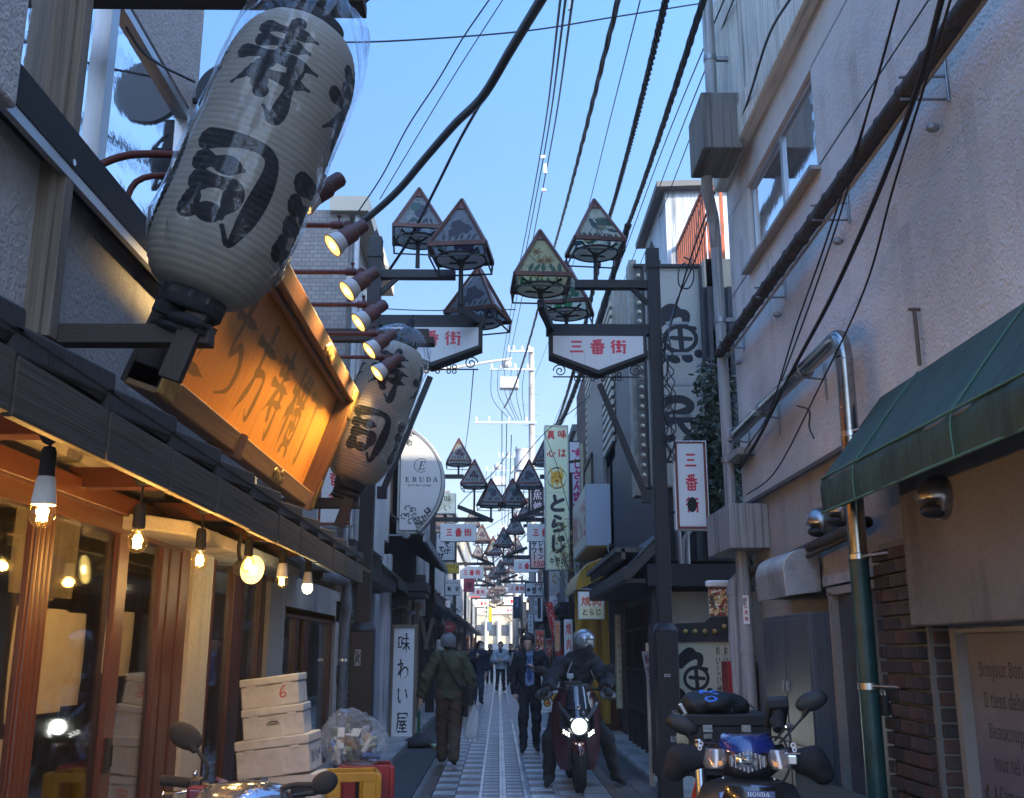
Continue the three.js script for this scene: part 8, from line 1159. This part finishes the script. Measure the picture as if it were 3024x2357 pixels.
{ // motorcycle cut by the lower edge at left
  const t = T('motorcycle', 'motorcycle with silver tank and black mirrors parked by the restaurant, cut by the lower edge', 'motorcycle', [-1.05, 0, -4.5]);
  wheel(t, 0.3, 0.7, 0.3, 0.1, 0.06); wheel(t, 0.3, -0.75, 0.3, 0.12, -0.02);
  M('fork', [RODs([-0.03, 0.3, 0.7], [-0.1, 0.9, 0.2], 0.022), RODs([0.15, 0.3, 0.7], [0.06, 0.9, 0.2], 0.022), RB(0.22, 0.04, 0.06, 0.01, -0.02, 0.9, 0.19)], dull, t);
  M('tank', skin([cap([-0.08, 0.88, 0.12], [0.12, 0.86, 0.0], 0.09, 0.09, 1.4), ell([0.02, 0.9, 0.05], 0.17, 0.075, 0.2)], 0.012, 0.05), P([0.34, 0.4, 0.5], 0.1, { metalness: 0.85, clearcoat: 1, bumpMap: tBumps, bumpScale: 0.001 }), t);
  M('cowl', [RB(0.14, 0.07, 0.1, 0.02, -0.14, 0.93, 0.05), BAR([-0.1, 0.99, 0.06], [0.1, 0.92, 0.06], 0.02, 0.01)], P([0.1, 0.02, 0.04], 0.2, { clearcoat: 1 }), t);
  M('body', [RB(0.24, 0.4, 0.9, 0.08, 0, 0.55, -0.1), RB(0.26, 0.12, 0.6, 0.05, 0, 0.78, -0.5)], blackMatte, t);
  M('handlebar', [TB([[-0.33, 0.97, 0], [-0.2, 0.97, 0.02], [-0.05, 0.93, 0.05], [0.12, 0.92, 0.05], [0.3, 0.93, 0.02]], 0.013, 30, 10), RB(0.06, 0.06, 0.06, 0.015, -0.19, 0.96, 0.02)], black, t);
  ME('grip', [RODs([-0.34, 0.975, -0.01], [-0.21, 0.965, 0.01], 0.021, 14), RODs([0.2, 0.935, 0.03], [0.31, 0.94, 0.0], 0.021, 14)], rubber, t);
  M('lever', [TB([[-0.31, 0.93, 0.06], [-0.24, 0.938, 0.07], [-0.17, 0.945, 0.05]], 0.007), SP(0.011, 1, 1, 1, -0.31, 0.93, 0.06)], chrome, t); M('bolt', SP(0.012, 1, 1, 1, -0.195, 1.005, 0.03), chrome, t);
  const mi = (a, k, b, r) => M('mirror', [TB([a, k, b], 0.008, 14), SP(0.07, 1.1, 0.72, 0.3, ...r, 0, 0, -0.5)], blackMatte, t);
  mi([-0.155, 0.98, 0.02], [-0.15, 1.03, 0.02], [-0.2, 1.1, 0.02], [-0.252, 1.15, 0.01]);
  M('mirror', [RODs([-0.2, 1.09, 0.02], [-0.225, 1.12, 0.015], 0.014, 8, 0.025)], blackMatte, t);
  M('mirror', [TB([[0.12, 0.92, 0.05], [0.2, 0.96, 0.06], [0.3, 0.965, 0.07]], 0.012, 14), SP(0.055, 1.0, 0.8, 0.5, 0.345, 0.975, 0.08, 0, 0, 0.4)], blackMatte, t);
  ME('cable', [TB([[-0.18, 0.95, 0.05], [-0.1, 0.9, 0.14], [0.0, 0.84, 0.16]], 0.007), TB([[0.2, 0.93, 0.05], [0.24, 0.88, 0.1], [0.3, 0.86, 0.08], [0.36, 0.9, 0.04]], 0.007)], rubber, t);
}
{ // foam boxes, crates, rubbish bag
  const foam = S([0.62, 0.59, 0.55], 0.85, { map: tRough, bumpMap: tFine, bumpScale: 0.001 });
  const box = (w, h, d, x, y, z, turn, tilt, label, mark, notch = 1) => {
    const t = T('foam_box', label, 'foam box', [x, y, z], turn); t.rotation.z = tilt;
    M('box_body', RB(w - 0.012, h * 0.72, d - 0.012, 0.012, 0, h * 0.36, 0), foam, t); M('lid', RB(w, h * 0.26, d, 0.012, 0, h * 0.86, 0), foam, t);
    if (notch) ME('grip_notch', [BX(w * 0.26, h * 0.38, 0.006, 0, h * 0.2, d / 2 - 0.004), BX(0.06, 0.018, 0.008, -w * 0.3, h * 0.7, d / 2 - 0.003), BX(0.06, 0.018, 0.008, w * 0.3, h * 0.7, d / 2 - 0.003)], S([0.5, 0.47, 0.43], 0.9), t);
    if (mark) M('marking', PL(0.09, 0.11, mark[1], h * 0.45, d / 2 - 0.004), sheet(96, 112, mark[0], 0.85, { transparent: true }), t, true); return t;
  };
  const pen = (f) => (c, w, h) => { c.strokeStyle = '#c02c2c'; c.lineWidth = 7; c.lineCap = 'round'; c.beginPath(); f(c); c.stroke(); };
  box(0.38, 0.2, 0.3, -1.4, 0.07, -7.25, 0.2, 0, 'lower white foam box under the marked one, mostly hidden by the motorcycle', null, 0);
  box(0.36, 0.22, 0.26, -1.33, 0.48, -7.3, 0.02, 0.07, 'small white foam box with a red mark at the bottom of the stack', [pen((c) => { c.moveTo(20, 30); c.lineTo(74, 26); c.lineTo(70, 60); c.lineTo(24, 62); c.lineTo(20, 30); c.moveTo(48, 14); c.lineTo(46, 100); }), -0.07]);
  box(0.4, 0.22, 0.32, -1.4, 0.27, -7.28, 0.25, 0, 'white foam box just under the small red marked box', null, 0);
  box(0.5, 0.245, 0.4, -1.47, 0.69, -7.35, -0.04, 0.12, 'largest foam box, third down, with blue print on its side', null).add(Object.assign(new THREE.Mesh(put(new THREE.PlaneGeometry(0.3, 0.1), 0.246, 0.09, 0.0, 0, Math.PI / 2), sheet(300, 100, (c) => { c.fillStyle = '#33508a'; for (let i = 0; i < 5; i++) c.fillRect(14, 14 + i * 15, 60 + rnd() * 60, 6); word(c, '店生', 150, 18, 40, 60, 6, { color: '#33508a', row: 1, gap: 8 }); c.fillRect(254, 20, 34, 34); }, 0.8, { transparent: true })), { name: 'printed_label' }));
  const b = box(0.42, 0.2, 0.34, -1.5, 0.93, -7.35, 0.03, 0.115, 'white foam box with an oval stamp, second from the top of the stack', [(c, w, h) => { c.strokeStyle = '#1d1a18'; c.lineWidth = 7; c.beginPath(); c.ellipse(48, 60, 40, 18, 0, 0, 7); c.stroke(); c.fillStyle = '#1d1a18'; for (let i = 0; i < 4; i++) c.fillRect(22 + i * 14, 52, 9, 16); }, 0.0]);
  box(0.4, 0.2, 0.32, -1.53, 1.125, -7.35, 0.0, 0.125, 'topmost white foam box with a red handwritten 6', [pen((c) => { c.moveTo(66, 16); c.quadraticCurveTo(20, 40, 26, 82); c.quadraticCurveTo(46, 104, 68, 76); c.quadraticCurveTo(60, 50, 30, 70); }), 0.09]);
  const crate = (x, y, z, m, label, turn, w = 0.36) => { const t = T('plastic_crate', label, 'crate', [x, y, z], turn); const o = []; for (const s of [-1, 1]) { o.push(RB(w, 0.06, 0.02, 0.006, 0, 0.3, s * 0.15), RB(w, 0.05, 0.02, 0.006, 0, 0.03, s * 0.15), RB(0.02, 0.06, 0.3, 0.006, s * w / 2, 0.3, 0), RB(0.02, 0.05, 0.3, 0.006, s * w / 2, 0.03, 0), RB(w * 0.28, 0.25, 0.016, 0.006, s * w * 0.34, 0.16, 0.15), RB(w * 0.28, 0.25, 0.016, 0.006, s * w * 0.34, 0.16, -0.15), RB(0.016, 0.27, 0.1, 0.006, s * w / 2, 0.16, 0.09), RB(0.016, 0.27, 0.1, 0.006, s * w / 2, 0.16, -0.09), RB(0.04, 0.32, 0.04, 0.008, s * w / 2, 0.16, 0.15)); } M('crate_side', o, m, t); M('crate_floor', BX(w, 0.02, 0.3, 0, 0.02, 0), m, t); return t; };
  const yel = S([0.5, 0.27, 0.012], 0.4, { map: tRough }), red = S([0.3, 0.012, 0.02], 0.4, { map: tRough });
  crate(-1.02, 0.04, -7.5, yel, 'lower yellow plastic crate under its twin at the foot of the stack', 0.2); crate(-1.02, 0.36, -7.5, yel, 'upper yellow plastic crate beside the foam boxes', 0.2);
  crate(-0.98, 0.04, -7.9, red, 'lower red plastic crate behind the yellow ones', 0.15); crate(-0.96, 0.37, -7.86, red, 'upper red plastic crate under the rubbish bag', 0.15);
  const t = T('rubbish_bag', 'clear plastic rubbish bag with bottles and wrappers on the red crate', 'rubbish bag', [-1.06, 0.7, -7.9]);
  const g = new THREE.IcosahedronGeometry(0.21, 18), p = g.attributes.position; for (let i = 0; i < p.count; i++) { const v = V(p.getX(i), p.getY(i), p.getZ(i)), n = v.clone().normalize(), q = 1 + 0.1 * Math.sin(n.x * 9 + n.y * 5) * Math.sin(n.z * 8) + 0.05 * Math.sin(n.x * 21 + n.z * 17) + 0.035 * Math.abs(Math.sin(n.y * 23 + n.x * 15)) + 0.9 * Math.max(0, n.y - 0.8 + n.x * -0.3); v.multiplyScalar(q); p.setXYZ(i, v.x * 1.15, v.y * 0.85 + 0.15, v.z); } g.computeVertexNormals();
  M('bag_film', g, P([0.9, 0.93, 0.97], 0.1, { transmission: 0.92, thickness: 0, side: THREE.DoubleSide, bumpMap: tBumps, bumpScale: 0.03 }), t);
  const pal = [[0.08, 0.16, 0.36], [0.4, 0.27, 0.17], [0.6, 0.58, 0.55], [0.14, 0.19, 0.12], [0.5, 0.5, 0.48], [0.38, 0.33, 0.16], [0.25, 0.22, 0.2], [0.62, 0.6, 0.6]]; for (let i = 0; i < 34; i++) M(i % 3 ? 'wrapper' : 'bottle', i % 3 ? RB(rr(0.04, 0.1), rr(0.01, 0.03), rr(0.04, 0.08), 0.008, rr(-0.15, 0.15), rr(0.04, 0.24), rr(-0.1, 0.14), rnd() * 3, rnd() * 3) : CY(0.016, 0.024, rr(0.08, 0.14), 10, rr(-0.14, 0.14), rr(0.05, 0.2), rr(-0.1, 0.12), rnd() * 3, rnd() * 3), S(pal[i % 8], 0.4), t);
}
// ---------------------------------------------------------------- utility poles and overhead cables
const poleM = S([0.42, 0.4, 0.36], 0.85, { map: tWear }), porcelain = S([0.75, 0.75, 0.73], 0.25), tank = S([0.5, 0.51, 0.52], 0.5, { map: tWear });
function utilityPole(label, x, z, h, r) {
  const t = T('utility_pole', label, 'utility pole', [x, 0, z]);
  M('shaft', CY(r * 0.68, r, h, 16, 0, h / 2, 0), poleM, t); M('step_bolt', Array.from({ length: 12 }, (_, i) => RODs([0, h * 0.5 + i * 0.45, 0], [i % 2 ? 0.34 : -0.34, h * 0.5 + i * 0.45, 0], 0.012, 6)), steel, t);
  for (const [y, L] of [[h - 1.0, 1.9], [h - 3.3, 2.6], [h - 0.2, 1.1]]) { M('cross_arm', BX(L, 0.09, 0.09, -L * 0.42, y, 0.16), steel, t); ME('insulator', [0.1, 0.4, 0.75, 0.97].map((q) => LT([[0.001, 0], [0.05, 0.01], [0.03, 0.05], [0.06, 0.08], [0.03, 0.13], [0.055, 0.16], [0.001, 0.22]], 12, -L * q * 0.92, y + 0.04, 0.16)), porcelain, t); }
  M('transformer', [CY(0.27, 0.27, 0.85, 20, -0.42, h - 4.9, 0.1), CY(0.29, 0.29, 0.05, 20, -0.42, h - 4.45, 0.1)], tank, t); M('switch_box', [RB(0.8, 0.5, 0.45, 0.04, -0.95, h - 1.6, 0.1), SP(0.22, 1, 1, 1, -1.05, h - 0.75, 0.1)], tank, t);
  M('jumper', [0, 1, 2, 3, 4, 5].map((i) => TB([[-0.3 - i * 0.28, h - 1, 0.2], [-0.4 - i * 0.25, h - 1.9 - 0.2 * (i % 3), 0.3], [-0.3 - i * 0.12, h - 3.2, 0.2]], 0.014, 14, 5)), blackMatte, t);
  return t;
}
const up1 = utilityPole('tall concrete utility pole with transformer and cross arms, just left of the tall cream sign', 1.35, -42, 14.0, 0.17);
const up2 = dup(up1, [0.95, -1.6, -58], 'farther concrete utility pole with insulators catching the light', 0, 1);
dup(up1, [1.05, -4.0, -72], 'farthest utility pole lost among the wires', 0.2, 1);
const wireM = S([0.01, 0.01, 0.014], 0.6), thickM = S([0.018, 0.02, 0.022], 0.55);
function cable(label, pts, r, o = {}) {
  const t = ONE('overhead_cable', label, 'cable', TB(pts, r, pts.length * 8, 6), o.m ?? wireM, 'overhead cables'); return t;
}
function twisted(label, a, b, sag, r, n, tw) { // bundle of strands wound round each other
  const gs = [], A = V(a), B = V(b), d = B.clone().sub(A).normalize(), s = d.clone().cross(V(0, 1, 0)).normalize(), u = s.clone().cross(d);
  for (let k = 0; k < n; k++) { const p = [], N = tw * 8; for (let i = 0; i <= N; i++) { const t = i / N, q = A.clone().lerp(B, t); q.y -= sag * 4 * t * (1 - t); const an = t * tw * 6.283 + k * 6.283 / n, R2 = r * (0.62 + 0.08 * Math.sin(i * 1.7 + k)); q.addScaledVector(s, Math.cos(an) * R2).addScaledVector(u, Math.sin(an) * R2); p.push(q.toArray()); } gs.push(TB(p, r * 0.75, N * 2, 5)); }
  return ONE('overhead_cable', label, 'cable', gs, thickM, 'overhead cables');
}
const sagP = (a, b, s, n = 6) => Array.from({ length: n + 1 }, (_, i) => { const t = i / n; return [a[0] + (b[0] - a[0]) * t, a[1] + (b[1] - a[1]) * t - s * 4 * t * (1 - t), a[2] + (b[2] - a[2]) * t]; });
const up = [1.2, 12.6, -42];
// running down the street from over our heads
cable('thick dark hose-like cable sweeping from the top centre down to the spotlights on the left', [[0.287,5.734,-6], [0.078,5.839,-6.8], [-0.141,5.799,-7.4], [-0.392,5.878,-8], [-0.695,5.851,-8.6], [-0.986,5.83,-9.2], [-1.332,5.824,-9.8], [-1.685,5.869,-10.4]], 0.036, { m: thickM });
cable('bunched thin cable crossing behind the thick hose cable towards the left lamps', [[0.384,7.851,-9], [-0.037,7.262,-9.5], [-0.412,6.835,-10], [-0.705,6.425,-10.4], [-1.036,5.956,-10.8], [-1.438,5.513,-11.2]], 0.016);
cable('wavy thin wire at the left of the sky, nearest the big lantern', [[-0.104,7.094,-8], [-0.358,6.954,-8.4], [-0.587,6.723,-8.7], [-0.892,6.398,-9], [-1.175,6.075,-9.4], [-1.453,5.876,-9.8]], 0.007);
cable('straight thin wire just right of the wavy one', [[0.016,7.095,-8], [-0.492,6.879,-9], [-1.266,6.099,-10]], 0.005);
cable('thin wire crossing the sky from left to upper right', [[-1.755,6.669,-8], [-1.311,6.857,-8.3], [-0.624,7.227,-8.8], [0.301,7.718,-9.4], [1.202,8.28,-10], [2.329,8.883,-10.6]], 0.009);
for (const [x, k] of [[1197, 'left'], [1207, 'middle'], [1221, 'right']]) cable(`${k} wire of the triple line running to the far pole`, [[0.495,6.441,-7].map((v, i) => v + (i ? 0 : (x - 1204) * 0.004)), [0.71,9.133,-14].map((v, i) => v + (i ? 0 : (x - 1204) * 0.006)), [0.684,10.995,-22].map((v, i) => v + (i ? 0 : (x - 1204) * 0.008)), [0.444,12.335,-32].map((v, i) => v + (i ? 0 : (x - 1204) * 0.012)), [0.124,12.999,-42].map((v, i) => v + (i ? 0 : (x - 1204) * 0.01))], 0.011);
ONE('spacer', 'clear plastic wire spacers clipped on the triple line', 'wire spacer', [BX(0.07, 0.05, 0.03, ...[0.681,9.142,-15]), BX(0.05, 0.16, 0.03, ...[0.717,8.938,-15]), BX(0.07, 0.05, 0.03, ...[0.738,9.045,-16]), BX(0.04, 0.1, 0.03, ...[0.692,7.736,-9])], porcelain);
twisted('dark twisted bundle, left of the two thick lines over the middle of the street', [0.927,6.466,-7], [1.233,10.858,-24], 0.1, 0.02, 3, 9);
twisted('lower continuation of the left bundle dropping towards the far poles', [1.233,10.858,-24], [0.187,11.365,-42], 0.5, 0.026, 3, 8);
twisted('grey twisted rope-like bundle running over the bird lamp', [1.3,6.469,-7], [1.683,7.981,-15], 0.08, 0.024, 3, 22);
twisted('grey rope-like bundle below the lamps bending to the far pole', [1.683,7.981,-15], [1.991,9.75,-40], 0.6, 0.034, 3, 24);
twisted('thick black bundle from the top right passing beside the right street post', [1.597,6.472,-7], [1.881,7.55,-14], 0.05, 0.024, 4, 8);
twisted('thick black bundle continuing from the right post down to the cream sign', [1.881,7.55,-14], [1.498,8.028,-34], 0.5, 0.042, 4, 10);
cable('thin wire between the two thick bundles', [[1.251,7.153,-8], [1.525,8.666,-13], [1.699,9.927,-20], [1.637,11.059,-30], [1.275,12.182,-42]], 0.007);
for (const [i, x0, x1, x2, y2] of [[0, 1548, 1430, 1180, 880], [1, 1568, 1455, 1200, 900], [2, 1590, 1470, 1215, 920]]) cable(`${['left', 'middle', 'right'][i]} one of three thin wires sloping down beside the corner downpipe`, [[[...[2.004,7.16,-8]], [...[2.088,7.16,-8]], [...[2.146,7.161,-8]]][i], [[...[2.304,8.383,-13]], [...[2.432,8.313,-13]], [...[2.573,8.242,-13]]][i], [[...[2.486,9.406,-22]], [...[2.812,9.633,-22]], [...[3.025,9.634,-22]]][i], [[...[2.037,9.791,-38]], [...[2.393,9.792,-38]], [...[2.842,10.067,-38]]][i]], 0.008);
cable('thin wire arching down the stucco corner past the downpipe', [[1.787,5.395,-5.5], [1.922,5.776,-6.5], [2.12,6.052,-8], [2.133,5.913,-9.5], [2.163,5.797,-11], [2.06,5.002,-13]], 0.01);
cable('wire looping in front of the fish sign', [[2.355,6.322,-10.5], [2.258,5.875,-11.2], [2.073,5.46,-11.5], [1.859,4.79,-11], [1.768,4.437,-10.9]], 0.009);
cable('drooping loop of black wire before the fish sign', [[2.313,6.187,-12], [2.24,6.125,-12], [2.231,5.878,-12], [2.335,5.847,-12], [2.411,6.002,-12], [2.361,6.219,-12], [2.293,6.262,-12]], 0.01);
for (const [i, a] of [[0, 0], [1, 1], [2, 2]]) cable(`${['left', 'thick middle', 'right'][i]} cable hanging across the stucco wall in front of the window`, [[[...[1.7,4.205,-3.814]], [...[1.7,3.946,-3.447]], [...[1.72,3.924,-3.415]]][i], [[...[1.75,3.987,-4.408]], [...[1.75,3.821,-3.804]], [...[1.75,3.808,-3.712]]][i], [[...[1.85,3.742,-5.439]], [...[1.85,3.708,-4.532]], [...[1.85,3.612,-4.434]]][i], [[...[1.95,3.577,-6.398]], [...[1.95,3.531,-5.634]], [...[1.95,3.398,-5.118]]][i], [[...[2.05,3.251,-7.585]], [...[2.05,3.398,-6.909]], [...[2.05,3.127,-6.375]]][i], [[...[2.15,3.192,-8.79]], [...[2.15,3.214,-8.287]], [...[2.15,2.839,-7.927]]][i], [[...[2.2,3.117,-9.317]], [...[2.2,3.105,-9.244]], [...[2.2,2.838,-9.049]]][i]], [0.006, 0.014, 0.006][i]);
cable('single thin wire falling across the upper stucco wall', [[1.9,4.523,-4.263], [1.95,4.241,-4.955], [2,4.031,-5.502], [2.05,3.735,-6.385], [2.1,3.405,-7.468]], 0.006);
cable('short curl of wire end hanging under the steel pipe', [[2.1,3.172,-7.021], [2.1,3.058,-6.745], [2.1,2.967,-6.777], [2.1,2.869,-6.693]], 0.006);
cable('thin level wire from the left tiled house to the far lamps', [[-2.782,5.922,-13], [-1.973,5.926,-13], [-1.037,5.884,-13], [0.212,5.902,-13]], 0.007);
cable('pale thick conduit arching from the left to the lit transformer', [[-2.918,9.63,-30], [-1.803,11.438,-36], [-0.49,12.804,-40], [0.482,13.517,-42]], 0.06, { m: poleM });
cable('long thin vertical-looking wire in the middle of the sky', [[-0.528,6.974,-20], [-0.918,8.111,-30], [-1.665,9.074,-45]], 0.012);
cable('wire slanting from the cream sign down to the lower left lamps', [[0.239,6.428,-26], [-0.182,5.878,-26], [-0.658,5.453,-26], [-1.072,5.032,-26]], 0.012);
cable('slanting wire crossing in front of the tall cream sign', [[2.442,7.423,-22], [1.846,6.898,-22.5], [1.016,6.298,-23], [0.268,5.424,-23.3]], 0.01);
cable('thin wire falling across the tiger emblem', [[1.017,6.353,-23], [1.33,5.483,-23], [1.583,4.523,-23], [1.937,3.581,-23], [2.041,2.899,-22]], 0.008);
for (let i = 0; i < 14; i++) { const z = -46 - (i % 5) * 5; cable('fine wire crossing high over the far end of the street', sagP([-1.6 + (i % 4) * 0.3, 4.6 + (i * 0.37) % 3.4, z], [1.7, 5 + (i * 0.61) % 4, z - 6 + (i % 3) * 5], 0.25), 0.014); }
for (let i = 0; i < 6; i++) cable(`long far cable running down the street, ${['leftmost', 'second', 'third', 'fourth', 'fifth', 'rightmost'][i]} of six`, sagP([0.1 + i * 0.2, 11.2 - i * 0.5, -42], [0.2 + i * 0.15, 9.6 - i * 0.4, -72], 0.9), 0.02);
cable('left wall cable drooping from the timber arm past the upper window', [[-1.679,4.209,-4.1], [-1.725,4.294,-4.4], [-1.801,4.514,-4.9], [-1.871,4.761,-5.4], [-1.918,4.955,-5.8]], 0.008);
cable('thin wire passing the top of the timber arm', [[-0.717,4.412,-4.3], [-0.606,4.444,-4.2]], 0.006);
renderer.render(scene, camera);
